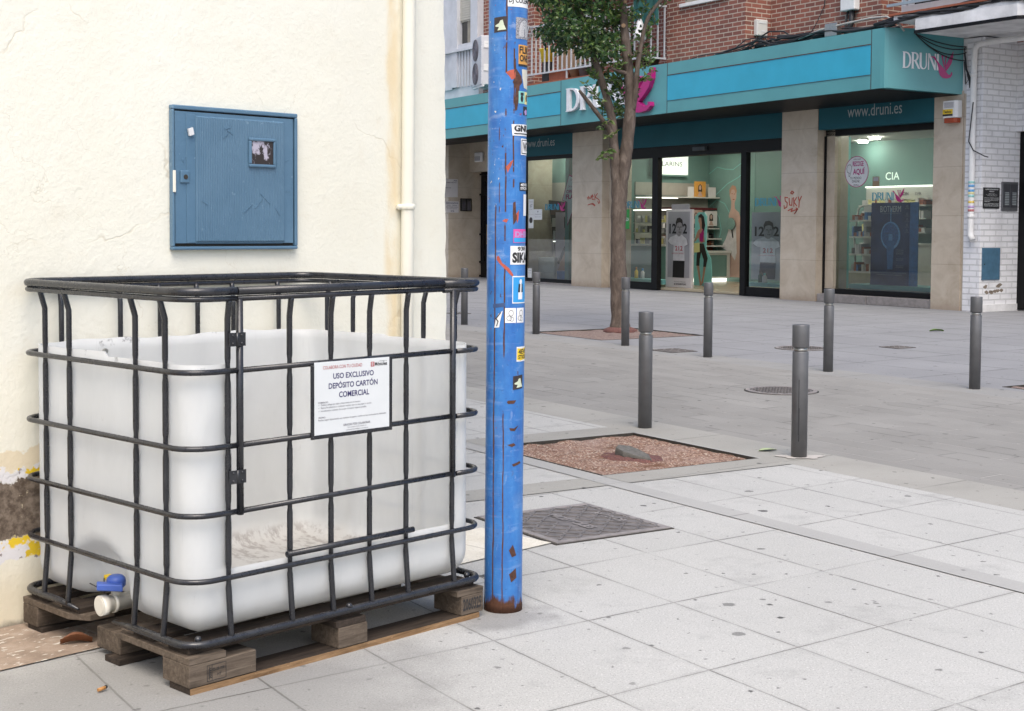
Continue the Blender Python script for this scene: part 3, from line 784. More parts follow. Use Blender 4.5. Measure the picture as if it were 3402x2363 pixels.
# covers let into the paving
def square_cover(s0, s1, d0, d1, label, cat, name, rows, mats, text=True, group=None):
    root = st_thing(name, label, cat, (s0+s1)/2, (d0+d1)/2, 0.002, group)
    f = MB(); t_ = 0.035*(s1-s0)/0.7; g_ = 0.012*(s1-s0)/0.7
    f.box(s0-g_, s1+g_, d0-g_, d1+g_, -0.02, 0.0035)
    part(root, 'gap', f, M['dirt'])
    f = MB()
    for a in ((s0, s0+t_, d0, d1), (s1-t_, s1, d0, d1), (s0+t_, s1-t_, d0, d0+t_), (s0+t_, s1-t_, d1-t_, d1)):
        f.box(*a, -0.01, 0.009)
    part(root, 'frame', f, mats[1], bevel=0.002)
    f = MB(); e = t_+0.006
    f.box(s0+e, s1-e, d0+e, d1-e, -0.01, 0.006)
    cs, cd = (s0+s1)/2, (d0+d1)/2
    w_ = (s1-s0-2*e)/rows
    for i in range(rows):
        for j in range(rows):
            x, y = s0+e+w_*(i+0.5), d0+e+w_*(j+0.5)
            if text and abs(y-cd) < w_*0.9 and abs(x-cs) < w_*3.2: continue
            if (i+j) % 2:
                f.obox((x, y, 0.007), Vector((0.42*w_, 0.42*w_, 0)), Vector((-0.08*w_, 0.08*w_, 0)), (0, 0, 0.0035), 0)
            else:
                f.obox((x, y, 0.007), Vector((0.42*w_, -0.42*w_, 0)), Vector((0.08*w_, 0.08*w_, 0)), (0, 0, 0.0035), 0)
    lid = part(root, 'lid', f, mats[0])
    if text:
        f = MB()
        xd = X_; up = Y_
        put_text(f, 'MOSTOLES', (cs-0.17, cd-0.028, 0.0105), xd, up, 0.34, 0.055, 0.03)
        put_text(f, 'AYTO. DE', (cs-0.12, d1-e-0.09, 0.0112), xd, up, 0.24, 0.045, 0.03)
        part(lid, 'lettering', f, M['iron_rim'])
    return root
square_cover(-5.63, -4.97, 3.44, 4.07, 'square cast iron cover with raised diamond bars beside the blue pole', 'access cover', 'access_cover', 11, (M['iron'], M['iron_rim']))
square_cover(-11.52, -11.24, 12.52, 12.82, 'small square iron drain lid on the far pavement', 'drain lid', 'drain_lid', 6, (M['iron'], M['iron']), False, 'small iron lids')
square_cover(-12.5, -12.1, 9.9, 10.25, 'dark flat iron lid at the far kerb between tree and bollard', 'drain lid', 'drain_lid', 6, (M['iron'], M['iron']), False, 'small iron lids')
square_cover(-19.5, -19.2, 11.3, 11.6, 'dark lid on the far pavement left of the blue pole', 'drain lid', 'drain_lid', 6, (M['iron'], M['iron']), False, 'small iron lids')
def manhole(s, d, r_, label):
    root = st_thing('manhole_cover', label, 'manhole cover', s, d, 0.002, 'round manhole covers')
    part(root, 'gap', MB().lathe([(r_+0.012, -0.02), (r_+0.012, 0.003)], 48, (s, d, 0)), M['dirt'])
    f = MB(); f.lathe([(r_, -0.01), (r_, 0.009), (r_-0.035, 0.009), (r_-0.035, -0.01)], 48, (s, d, 0), 0, False)
    part(root, 'frame', f, M['iron_rim'])
    f = MB(); f.lathe([(r_-0.04, -0.01), (r_-0.04, 0.006), (0.001, 0.006)], 48, (s, d, 0), 0, False)
    n = 8
    for i in range(-n, n+1):
        for j in range(-n, n+1):
            x, y = i*r_/n*0.95, j*r_/n*0.95
            if math.hypot(x, y) < r_-0.07:
                f.box(s+x-0.011, s+x+0.011, d+y-0.005, d+y+0.005, 0.005, 0.010)
    part(root, 'lid', f, M['iron'])
manhole(-8.78, 8.37, 0.30, 'round iron manhole cover in the street behind the nearest right bollard')
manhole(-11.82, 11.58, 0.30, 'round iron manhole cover on the far pavement behind a bollard')

# litter
def leaf_thing(name, label, pos, rot, L, W, mat, curl=0.02):
    root = thing(name, label, 'leaf', pos, rot)
    b = MB(); n = 6; vs = []
    for i in range(n+1):
        q = i/n; w_ = W*math.sin(math.pi*min(1, q*0.95+0.03))
        z = curl*math.sin(math.pi*q)
        vs += [(L*(q-0.5), -w_, z+curl*0.9), (L*(q-0.5), 0, z*0.4+0.002), (L*(q-0.5), w_, z+curl*0.7)]
    b.add(vs, [(3*i+k, 3*i+k+1, 3*i+k+4, 3*i+k+3) for i in range(n) for k in (0, 1)], 0, True)
    part(root, 'blade', b, mat)
leaf_thing('fallen_leaf', 'curled brown dead leaf on the stained paving beside the pallet', (-1.408, 4.536, 0.006), 0.3, 0.10, 0.022, M['leaf_brown'])
leaf_thing('fallen_leaf', 'pale green leaf by the foot of the nearest right bollard', (1.579, 8.661, 0.001), 0.4, 0.13, 0.035, M['leaf_pale'], 0.008)
leaf_thing('fallen_leaf', 'dark green leaf lying far off near the shop window', (5.731, 19.069, 0.001), 0.1, 0.20, 0.05, M['leaf_green'], 0.02)
root = thing('cigarette_butt', 'tan cigarette end lying in a paving joint in front of the pallet', 'cigarette end', (-1.193, 4.076, 0.004), 0.9)
part(root, 'filter', MB().cyl((-0.012, 0, 0.005), (0.012, 0, 0.007), 0.0055, 10), plain('cork_filter', (0.42, 0.20, 0.06), 0.7))
part(root, 'ash', MB().cyl((0.012, 0, 0.007), (0.018, 0.002, 0.008), 0.0055, 10), M['dirt'])

# ================================================================== cream corner building
WV = 1.035
root = tk_thing('cream_building', 'cream rendered building with cracked plaster and a bare patch at its foot', 'building', 0, WV)
us = [-8+i*0.5 for i in range(17)]+[0.5+i*0.25 for i in range(5)]+[1.75, 1.9, 1.97, 2.0]
zs = [i*0.06 for i in range(61)]+[4, 5, 6, 7, 8.6]
rr = random.Random(3)
edge = [2.005+rr.uniform(-0.005, 0.004) for _ in zs]
vs, fs = [], []
for j, z in enumerate(zs):
    for i, u in enumerate(us):
        lean = -0.017*max(0, z-1.1)/1.2 if i > len(us)-5 else 0
        uu = edge[j] if i == len(us)-1 else u
        vs.append((uu+lean, WV+(0.006 if i == len(us)-1 else 0), z))
nu = len(us)
for j in range(len(zs)-1):
    for i in range(nu-1): fs.append((j*nu+i, j*nu+i+1, (j+1)*nu+i+1, (j+1)*nu+i))
b = MB().add(vs, fs, 0, True)
vs2 = []
for j, z in enumerate(zs):
    u, v = vs[j*nu+nu-1][0], WV+0.006
    vs2 += [(u, v, z), (u+0.05, v+0.211, z), (2.0+0.2306*32, WV+0.973*32, z)]
b.add(vs2, [(j*3+i, j*3+i+1, (j+1)*3+i+1, (j+1)*3+i) for j in range(len(zs)-1) for i in (0, 1)])
part(root, 'wall', b, M['plaster'])
b = MB().quad((-8, WV, 8.6), (2, WV, 8.6), (9.38, 32.2, 8.6), (-8, 32.2, 8.6))
part(root, 'roof', b, M['terracotta'])
b = MB().tube([(1.741, WV-0.033, 0.06), (1.741, WV-0.033, 1.2), (1.749, WV-0.033, 2.2), (1.76, WV-0.033, 3.6), (1.78, WV-0.033, 8.5)], 0.027, 20)
pp = part(root, 'downpipe', b, M['pipe_cream'])
b = MB()
b.lathe([(0.029, -0.012), (0.033, -0.008), (0.033, 0.008), (0.029, 0.012)], 20, (1.742, WV-0.033, 1.448))
b.box(1.706, 1.776, WV-0.014, WV-0.001, 1.440, 1.456)
b.ball((1.709, WV-0.022, 1.448), 0.013)
part(pp, 'clip', b, M['pipe_cream'])

# meter cabinet on that wall
cu0, cu1, cz0, cz1 = 0.602, 1.171, 1.274, 1.804
fv = WV-0.028
root = tk_thing('meter_cabinet', 'blue painted metal meter cabinet with ribbed door on the cream wall', 'meter cabinet', (cu0+cu1)/2, WV, cz0)
b = MB(); t_ = 0.016
b.box(cu0, cu1, fv+0.002, WV-0.001, cz1-t_, cz1).box(cu0, cu1, fv+0.002, WV-0.001, cz0, cz0+t_*0.8)
b.box(cu0, cu0+0.010, fv+0.002, WV-0.001, cz0+t_*0.8, cz1-t_).box(cu1-0.014, cu1, fv+0.002, WV-0.001, cz0+t_*0.8, cz1-t_)
part(root, 'frame', b, M['cabinet'], bevel=0.004)
part(root, 'back', MB().box(cu0+0.011, cu1-0.015, WV-0.012, WV-0.001, cz0+0.014, cz1-0.017), M['dirt'])
b = MB()
b.box(cu0+0.013, cu1-0.020, fv+0.006, fv+0.014, cz0+0.024, cz1-0.022)
b.box(0.662, 0.700, fv+0.003, fv+0.0065, cz0+0.026, cz1-0.030)
d_ = part(root, 'door', b, M['cabinet'], bevel=0.002)
b = MB(); n = 52; u0, u1 = 0.704, 1.102; z0, z1 = cz0+0.034, cz1-0.040
vs = []
K = n*4
for i in range(K+1):
    q = i/K; h = 0.0022*max(0.0, math.sin(q*n*2*math.pi))
    for z, k in ((z0-0.012, 0.010), (z0, -0.001), (z1, -0.001), (z1+0.008, 0.010)):
        vs.append((u0+(u1-u0)*q, fv+0.0005+k-(h if k < 0 else 0), z))
b.add(vs, [(i*4+k, i*4+k+1, (i+1)*4+k+1, (i+1)*4+k)[::-1] for i in range(K) for k in range(3)], 0, False)
for u, dd in ((u0, -0.006), (u1, 0.006)):
    b.quad((u, fv-0.0005, z0), (u+dd, fv+0.009, z0-0.01), (u+dd, fv+0.009, z1+0.008), (u, fv-0.0005, z1))
rib = b
b = MB(); wu0, wu1, wz0, wz1 = 0.932, 1.056, 1.588, 1.700
for a in ((wu0, wu1, wz0, wz0+0.012), (wu0, wu1, wz1-0.012, wz1), (wu0, wu0+0.013, wz0+0.012, wz1-0.012), (wu1-0.009, wu1, wz0+0.012, wz1-0.012)):
    b.box(a[0], a[1], fv-0.011, fv-0.0005, a[2], a[3])
wf = part(root, 'window', b, M['cabinet'], bevel=0.004)
def make_pane():
    t = NT('scraped_meter_pane')
    n = t.noise(t.scale(t.obj, (1, 1, 0.5)), 40, 5, 0.7); x, y, z = t.sep(t.obj)[:3]
    c = t.mix(t.step(n, 0.50, 0.57), (0.035, 0.028, 0.03), (0.45, 0.42, 0.50))
    t.set('Base Color', c); t.set('Roughness', 0.15)
    return t.mat
part(wf, 'pane', MB().box(wu0+0.012, wu1-0.008, fv-0.004, fv-0.001, wz0+0.011, wz1-0.011), make_pane())
b = MB().box(0.634, 0.673, fv-0.002, fv+0.006, 1.520, 1.566)
lk = part(root, 'lock', b, M['cabinet'], bevel=0.004)
b = MB().cyl((0.655, fv-0.0035, 1.542), (0.655, fv-0.001, 1.542), 0.009, 14)
part(lk, 'keyhole', b, M['dirt'])
b = MB().obox((0.675, fv-0.006, 1.708), (0.010, 0, 0.003), (0, 0.004, 0), (-0.003, 0, 0.013))
part(root, 'tab', b, M['white_dirty'])
b = MB().box(cu0+0.001, cu0+0.012, fv-0.002, fv+0.004, 1.485, 1.565)
part(root, 'latch_plate', b, M['pipe_cream'], bevel=0.002)
b = rib
for (u, z, a, L) in ((1.12, 1.62, 0.4, 0.02), (1.125, 1.50, 0.0, 0.022), (0.98, 1.45, 0.8, 0.05), (1.01, 1.47, -0.7, 0.06), (0.93, 1.43, 0.7, 0.05), (0.655, 1.61, 1.0, 0.03), (0.648, 1.60, -0.9, 0.02), (0.84, 1.73, 0.3, 0.03), (0.85, 1.715, -0.5, 0.03), (0.83, 1.70, 0.7, 0.03), (1.07, 1.42, -0.9, 0.04), (0.735, 1.45, -0.5, 0.03)):
    b.obox((u, fv-0.001+(0.007 if u > 1.10 or u < 0.70 else -0.001), z), (L*0.5*math.cos(a), 0, L*0.5*math.sin(a)), (0, 0.0012, 0), (-0.0016*math.sin(a), 0, 0.0016*math.cos(a)))
part(d_, 'ribbed_panel', b, M['cabinet'])

# ================================================================== caged tank on its pallet
T = tk_thing('caged_tank', 'open white plastic tank in a black tube cage on a wooden pallet', 'liquid tank', 0.6, 0.5)
LU, LV = 1.214, 1.012
def rr_path(u0, u1, v0, v1, r_, n=10, start=None, stop=None):
    """front side, then right, back and left; open if start/stop give the u where the front is cut"""
    P = []
    def arc(cu, cv, a0):
        for i in range(n+1):
            q = R(a0+90*i/n); P.append((cu+r_*math.cos(q), cv+r_*math.sin(q)))
    if start is not None: P.append((start, v0))
    arc(u1-r_, v0+r_, -90); arc(u1-r_, v1-r_, 0); arc(u0+r_, v1-r_, 90); arc(u0+r_, v0+r_, 180)
    if stop is not None: P.append((stop, v0))
    return P
ZB = [0.1425, 0.3238, 0.5174, 0.7147, 0.9371]
POSTF = [0.1491, 0.3754, 0.5366, 0.6958, 0.854, 1.0652]
POSTL = [0.1438, 0.3069, 0.7039, 0.8599]
# container
cu0_, cu1_, cv0_, cv1_ = 0.028, 1.183, 0.028, 0.981
zc0, zc1, rc, rb = 0.150, 0.955, 0.070, 0.085
def outline(inset):
    r_ = max(0.004, rc-inset)
    a0, a1, b0, b1 = cu0_+inset, cu1_-inset, cv0_+inset, cv1_-inset
    P = []
    def seg(p, q, xs=None, n=30):
        for i in range(n): P.append((p[0]+(q[0]-p[0])*i/n, p[1]+(q[1]-p[1])*i/n))
    def arc(cu, cv, a):
        for i in range(12):
            q = R(a+90*i/12); P.append((cu+r_*math.cos(q), cv+r_*math.sin(q)))
    # front side sampled so that the opening cuts land on exact vertices
    pts = [a0+r_, 0.168]+[0.168+(1.062-0.168)*i/26 for i in range(1, 27)]
    for u in pts: P.append((u if inset < 0.06 else max(u, a0+r_), b0))
    arc(a1-r_, b0+r_, -90); seg((a1, b0+r_), (a1, b1-r_), n=36); arc(a1-r_, b1-r_, 0)
    seg((a1-r_, b1), (a0+r_, b1), n=40); arc(a0+r_, b1-r_, 90); seg((a0, b1-r_), (a0, b0+r_), n=48); arc(a0+r_, b0+r_, 180)
    return P
rings = []
for i in range(7):
    q = R(90*i/6); rings.append((rb*(1-math.sin(q)), zc0+rb*(1-math.cos(q))))
zl = [zc0+rb+0.02, 0.275, 0.30, 0.322, 0.342]+[0.342+(zc1-0.342)*i/22 for i in range(1, 23)]
rings += [(0.0, z) for z in zl]
V, F = [], []
NP = len(outline(0))
for k, (ins, z) in enumerate(rings):
    for i, (u, v) in enumerate(outline(ins)):
        zz = z; uu, vv = u, v
        hz = max(0, min(1, (z-0.30)/0.5))
        if ins == 0:      # a little bulge between the bars, and the moulded valve recess
            bul = 0.004*math.sin(z*31+u*3+v*4)*math.sin(u*9)*hz
            if abs(v-cv0_) < 0.002: vv -= bul
            if abs(u-cu0_) < 0.002: uu -= bul*0.8
        if u < cu0_+0.10 and 0.32 < v < 0.78:
            dv = abs(v-0.555)/0.160
            top_ = 0.332*(1-0.20*dv*dv)
            k1 = 1/(1+math.exp((dv-1)*22)); k2 = 1/(1+math.exp((z-top_)*95))
            uu += 0.095*k1*k2
        if k == len(rings)-1:
            base = 0.951+0.010*(u/1.2)*0.8 if v < 0.5 else 0.966
            zz = base+0.004*math.sin(u*11+v*5)+0.002*math.sin(u*37)
        V.append((uu, vv, zz))
for k in range(len(rings)-1):
    for i in range(NP):
        j = (i+1) % NP
        a = outline_u = None
        u_a, v_a = V[k*NP+i][0], V[k*NP+i][1]; u_b = V[k*NP+j][0]; v_b = V[k*NP+j][1]
        front = 1 <= i <= 26
        if front and rings[k][1] >= 0.3415: continue
        F.append((k*NP+i, k*NP+j, (k+1)*NP+j, (k+1)*NP+i))
V.append((0.6, 0.5, zc0)); cidx = len(V)-1
for i in range(NP): F.append((i, cidx, (i+1) % NP))
b = MB().add(V, F, 0, True)
cont = part(T, 'container', b, M['hdpe'])
sm = cont.modifiers.new('wall', 'SOLIDIFY'); sm.thickness = 0.0045; sm.offset = -1
b = MB().cyl((0.30, 0.964, 0.925), (0.30, 0.973, 0.925), 0.009, 10)
part(cont, 'bolt', b, M['steel'])

def bars(name, paths, r_, closed=False, parent=None, n=10):
    b = MB()
    for p in paths: b.tube(p, r_, n, closed)
    return part(parent or T, name, b, M['tube'])
# top rail: two tubes one over the other, cut where the door hangs
for z, r_ in ((1.172, 0.0125), (1.150, 0.0085)):
    pth = [(u, v, z) for u, v in rr_path(0, LU, 0, LV, 0.092, 12, start=1.0055, stop=0.166)]
    if r_ > 0.01: b = MB().tube(pth, r_, 14)
    else: b.tube(pth, r_, 10)
part(T, 'top_rail', b, M['tube'])
for i, z in enumerate(ZB[1:]):
    if i == 0:
        bars('band', [[(u, v, z) for u, v in rr_path(0, LU, 0, LV, 0.092, 12)]], 0.0086, True)
    else:
        stop = 0.171 if i > 1 else 0.182
        bars('band', [[(u, v, z+(0.004 if u > 1 else 0)) for u, v in rr_path(0, LU, 0, LV, 0.092, 12, start=1.066, stop=stop)]], 0.0086)
def post_pts(z0, z1, top=False):
    zs_ = [z0, z0+0.02]
    for zb in ZB[1:]:
        for dz in (-0.035, -0.020, -0.008, 0.008, 0.020, 0.035): zs_.append(zb+dz)
    zs_ += [0.42, 0.62, 0.83, 1.03, 1.09, 1.115, 1.135]
    zs_ = sorted(z for z in zs_ if z0 < z < z1)+[z1]
    return [z0]+zs_
def post(side, q, z0=0.135, z1=1.150, parent=None, inward=0.0172):
    zs_ = post_pts(z0, z1); pts, rs = [], []
    for z in zs_:
        off = inward
        k = max(0.0, 1-abs(z-1.15)/0.06)
        off = off*(1-k*0.9)
        if z < 0.20: off *= max(0.25, (z-0.135)/0.065)
        near = min(abs(z-zb) for zb in ZB[1:])
        r_ = 0.0091 if near > 0.03 else 0.0074
        sway = 0.004*k
        if side == 'f': pts.append((q-sway, off, z))
        elif side == 'b': pts.append((q+sway, LV-off, z))
        elif side == 'l': pts.append((off, q+sway, z))
        else: pts.append((LU-off, q-sway, z))
        rs.append(r_)
    return part(parent or T, 'post', MB().tube(pts, rs, 10), M['tube'])
for i, u in enumerate(POSTF):
    if i in (0, 5): post('f', u)
    else: post('f', u, 0.135, 0.345)
    post('b', u)
for v in POSTL:
    post('l', v); post('r', v)
# base rail, flattened and screwed down at the corners, open beside the valve
ring = rr_path(0.004, LU-0.004, 0.004, LV-0.004, 0.07, 8)
i0 = len(ring)
pth = [(0.004, 0.430)]+[p for p in rr_path(0.004, LU-0.004, 0.004, LV-0.004, 0.07, 8)[27:]]+ring[:27]+[(0.004, 0.637)]
pth = [(0.004, 0.430), (0.004, 0.30)]+ring[27:]+ring[:27]+[(0.004, 0.76), (0.004, 0.637)]
b = MB().tube([(u, v, 0.1385-(0.006 if i in (0, len(pth)-1) else 0)) for i, (u, v) in enumerate(pth)], [0.004 if i in (0, len(pth)-1) else 0.0115 for i in range(len(pth))], 10)
for u in (0.05, 0.6, 1.15):
    b.ball((u, 0.004 if u == 0.6 else 0.03, 0.150), 0.011)
part(T, 'base_rail', b, M['tube'])

# door panel hung in the front of the cage
b = MB()
b.tube([(0.1705, 0, 1.172), (1.0035, 0, 1.176)], 0.0125, 14).tube([(0.1705, 0, 1.150), (1.0035, 0, 1.154)], 0.0085, 10)
for u, z0, z1 in ((0.179, 0.507, 1.148), (1.050, 0.512, 1.150)):
    b.tube([(u, -0.001, z0), (u, -0.001, z1)], 0.0108, 12)
for z in (0.9371, 0.7147):
    b.tube([(0.182, 0, z), (1.049, 0, z+0.006)], 0.0086, 10)
b.tube([(0.182, 0, 0.5174), (1.052, 0, 0.5235)], 0.0086, 10)
b.tube([(0.352, 0.001, 0.358), (0.872, 0.001, 0.358)], 0.0098, 12)
door = part(T, 'door', b, M['tube'])
for u in POSTF[1:5]:
    post('f', u, 0.352, 1.150, door)
for z in (1.030, 0.623):
    b = MB()
    b.box(0.134, 0.161, -0.0135, -0.0105, z-0.020, z+0.020).box(0.165, 0.192, -0.0135, -0.0105, z-0.020, z+0.020)
    b.cyl((0.163, -0.0125, z-0.020), (0.163, -0.0125, z+0.020), 0.0045, 10)
    for du in (-0.016, 0.015):
        for dz in (-0.012, 0.012): b.ball((0.163+du, -0.0135, z+dz), 0.0042)
    part(door, 'hinge', b, M['tube'])

# outlet valve in the recess
va, vz = 0.493, 0.172
b = MB().tube([(-0.004, va, vz), (0.006, va, vz), (0.006, va, vz), (0.02, va, vz), (0.022, va, vz), (0.13, va, vz)], [0.032, 0.032, 0.032, 0.032, 0.027, 0.027], 24)
b.tube([(-0.0055, va, vz), (-0.003, va, vz)], 0.026, 24)
b.tube([(0.040, va, vz), (0.052, va, vz)], 0.030, 24)
b.cyl((0.055, va, vz+0.02), (0.055, va, vz+0.05), 0.016, 16)
vlv = part(T, 'valve', b, M['valve_white'])
b = MB()
b.lathe([(0.024, 0.0), (0.030, 0.008), (0.030, 0.030), (0.020, 0.040)], 20, (0.055, va, vz+0.048))
b.obox((0.022, va-0.018, vz+0.060), (0.034, -0.020, -0.004), (0.010, 0.017, 0), (0, 0, 0.011))
b.cyl((0.055, va, vz+0.030), (0.055, va, vz+0.050), 0.011, 12)
part(vlv, 'handle', b, M['blue_plastic'], bevel=0.004)
b = MB().obox((0.045, va+0.026, vz+0.078), (0.012, 0, 0), (0, 0.012, 0), (0, 0, 0.008))
part(vlv, 'locking_tab', b, M['yellow'], bevel=0.003)
b = MB()
b.tube([(0.03+0.012*math.cos(q*math.pi/8), va+0.030+0.020*math.cos(q*math.pi/8), vz+0.052+0.024*math.sin(q*math.pi/8)) for q in range(16)], 0.0016, 6, True)
b.tube([(0.018, va+0.048, vz+0.046), (0.0, va+0.066, vz+0.060)], 0.0018, 6)
part(vlv, 'cable_tie', b, M['ink_black'])

# pallet
def block(u0, u1, v0, v1):
    return part(T, 'block', MB().box(u0, u1, v0, v1, 0.0205, 0.0875), M['wood_grey'], bevel=0.003)
blk = {}
for i, (u0, u1) in enumerate(((0.0, 0.236), (0.554, 0.674), (1.098, 1.203))):
    for j, (v0, v1) in enumerate(((0.0, 0.142), (0.43, 0.57), (0.90, 1.0))):
        blk[i, j] = block(u0 if j != 1 else u0+0.03, u1 if j == 0 else min(u1, u0+0.13), v0, v1)
for v0, v1 in ((0.004, 0.112), (0.392, 0.478), (0.878, 0.975)):
    part(T, 'runner', MB().box(0.004, 1.186, v0, v1, 0.0, 0.020), M['wood_dark_x'], bevel=0.002)
part(T, 'runner_edge', MB().box(0.0045, 1.1855, 0.0015, 0.0042, 0.0, 0.0185), M['wood_fresh'])
for u0, u1, segs in ((0.0, 0.128, ((0.0, 0.437), (0.627, 1.0))), (0.545, 0.668, ((0.001, 0.999),)), (1.078, 1.203, ((0.0, 1.0),))):
    for v0, v1 in segs:
        bb = MB()
        if u0 == 0.0:
            c_ = 0.04
            pl = [(0, v0), (u1, v0), (u1, v1), (c_, v1), (0, v1-0.06)] if v0 == 0 else [(0, v0+0.07), (c_, v0), (u1, v0), (u1, v1), (0, v1)]
            bb.prism(pl, 0.088, 0.1085)
        else: bb.box(u0, u1, v0, v1, 0.088, 0.1085)
        part(T, 'cross_board', bb, M['wood_grey'] if u0 != 0.545 else M['wood_dark'], bevel=0.002)
for v0, v1 in ((0.03, 0.14), (0.22, 0.33), (0.42, 0.47), (0.66, 0.77), (0.86, 0.975)):
    part(T, 'deck_board', MB().box(0.018 if v0 != 0.42 else 0.2, 1.185, v0, v1, 0.109, 0.1275), M['wood_dark_x'], bevel=0.002)
# stamps on the blocks
b = MB(); V0 = -0.0008
def bar(a, c, z0, z1): b.box(a, c, V0, -0.0002, z0, z1)
x0_, x1_, y0_, y1_ = 0.060, 0.127, 0.029, 0.077
bar(x0_, x1_, y0_, y0_+0.0012); bar(x0_, x1_, y1_-0.0012, y1_); bar(x0_, x0_+0.0012, y0_, y1_); bar(x1_-0.0012, x1_, y0_, y1_); bar(x0_+0.017, x0_+0.0182, y0_, y1_)
bar(x0_+0.0075, x0_+0.0088, y0_+0.004, y1_-0.004)
for k in range(5): b.obox((x0_+0.0082, V0, y0_+0.012+k*0.006), (0.0042, 0, 0.002), (0, 0.0003, 0), (-0.0003, 0, 0.0007))
for k in range(5): b.obox((x0_+0.0135, V0, y0_+0.010+k*0.007), (0.0012, 0, 0), (0, 0.0003, 0), (0, 0, 0.0016))
put_text(b, 'ES-08-0081', (x0_+0.020, V0, 0.057), X_, Z_, 0.044, 0.009, 0.01)
put_text(b, 'HT', (x0_+0.036, V0, 0.040), X_, Z_, 0.014, 0.009, 0.01)
part(blk[0, 0], 'stamp', b, M['ink_black'])
b = MB(); put_text(b, '2060325', (1.104, V0, 0.036), X_, Z_, 0.088, 0.042, 0.02)
part(blk[2, 0], 'stamp', b, M['ink_black'])

# notice board on the cage door
pu0, pu1, pz0, pz1, pv = 0.447, 0.754, 0.7155, 0.9425, -0.0135
N = tk_thing('notice_board', 'white printed notice in a black frame on the front of the tank cage', 'sign', 0.6, pv, pz0)
b = MB().box(pu0, pu1, pv, pv+0.002, pz0, pz1)
pn = part(N, 'panel', b, M['paper'], bevel=0.0008, seg=1)
b = MB()
b.box(pu0-0.013, pu0-0.0003, pv-0.001, pv+0.004, pz0-0.012, pz1-0.006).box(pu1+0.0003, pu1+0.012, pv-0.001, pv+0.004, pz0-0.012, pz1+0.001)
b.box(pu0-0.0003, pu1+0.0003, pv-0.001, pv+0.004, pz0-0.012, pz0-0.0004)
for u, z in ((pu0-0.006, pz1-0.012), (pu0-0.006, pz0-0.006), (pu1+0.006, pz0-0.006)): b.ball((u, pv-0.001, z), 0.0032)
part(N, 'frame', b, M['tube'], bevel=0.001, seg=1)
K = (pu1-pu0)/1140.0
KV = (pz1-pz0)/1085.0
def sgn(mb, s_, x0, x1, yc, h, bold=0.0, th=0.0):
    put_text(mb, s_, (pu0+(x0-85)*K, pv-0.0006, pz1-(yc+h/2)*KV), X_, Z_, (x1-x0)*K, h*KV, bold)
b = MB(); sgn(b, 'COLABORA CON TU CIUDAD', 210, 795, 86, 50)
part(pn, 'lettering', b, M['ink_red'])
b = MB()
sgn(b, 'USO EXCLUSIVO', 360, 975, 222, 84, 0.018); sgn(b, 'DEPÓSITO CARTÓN', 293, 1035, 356, 106, 0.018); sgn(b, 'COMERCIAL', 445, 905, 507, 88, 0.018)
part(pn, 'lettering', b, M['ink'])
b = MB()
sgn(b, 'COMERCIO:', 137, 287, 604, 24, 0.012)
sgn(b, '✓  Dobla y pliega las cajas y deposítalas en el interior', 140, 770, 643, 34)
sgn(b, '✓  Retira los plásticos o cualquier residuo que no sea papel o cartón', 140, 938, 686, 34)
sgn(b, '✓  Introdúcelos tratando de ocupar el menor espacio posible', 140, 860, 732, 34)
sgn(b, 'VECINO:', 140, 245, 827, 24, 0.012)
sgn(b, 'Puedes seguir depositando tus residuos de papel y cartón en los contenedores habituales', 140, 1172, 868, 34)
sgn(b, 'GRACIAS POR COLABORAR', 512, 922, 974, 34, 0.012)
sgn(b, 'Para cualquier duda contacta en:', 575, 862, 1018, 24)
sgn(b, 'residuosylimpieza@ayto-mostoles.es', 552, 888, 1054, 24)
part(pn, 'lettering', b, M['ink_grey'])
b = MB(); sgn(b, 'Móstoles', 993, 1185, 92, 58, 0.02); sgn(b, 'AYUNTAMIENTO DE', 1055, 1180, 52, 14)
part(pn, 'lettering', b, M['ink_black'])
b = MB()
def rp(x, y): return (pu0+(x-85)*K, pv-0.0006, pz1-y*KV)
b.quad(rp(930, 128), rp(985, 128), rp(985, 54), rp(930, 54))
part(pn, 'emblem', b, M['ink_red'])
b = MB()
for k in range(4):
    y = 66+k*15; b.quad(tuple(Vector(rp(938, y+9))+Vector((0, -0.0004, 0))), tuple(Vector(rp(972, y))+Vector((0, -0.0004, 0))), tuple(Vector(rp(972, y-7))+Vector((0, -0.0004, 0))), tuple(Vector(rp(938, y+2))+Vector((0, -0.0004, 0))))
part(pn, 'emblem_stripes', b, M['paper'])

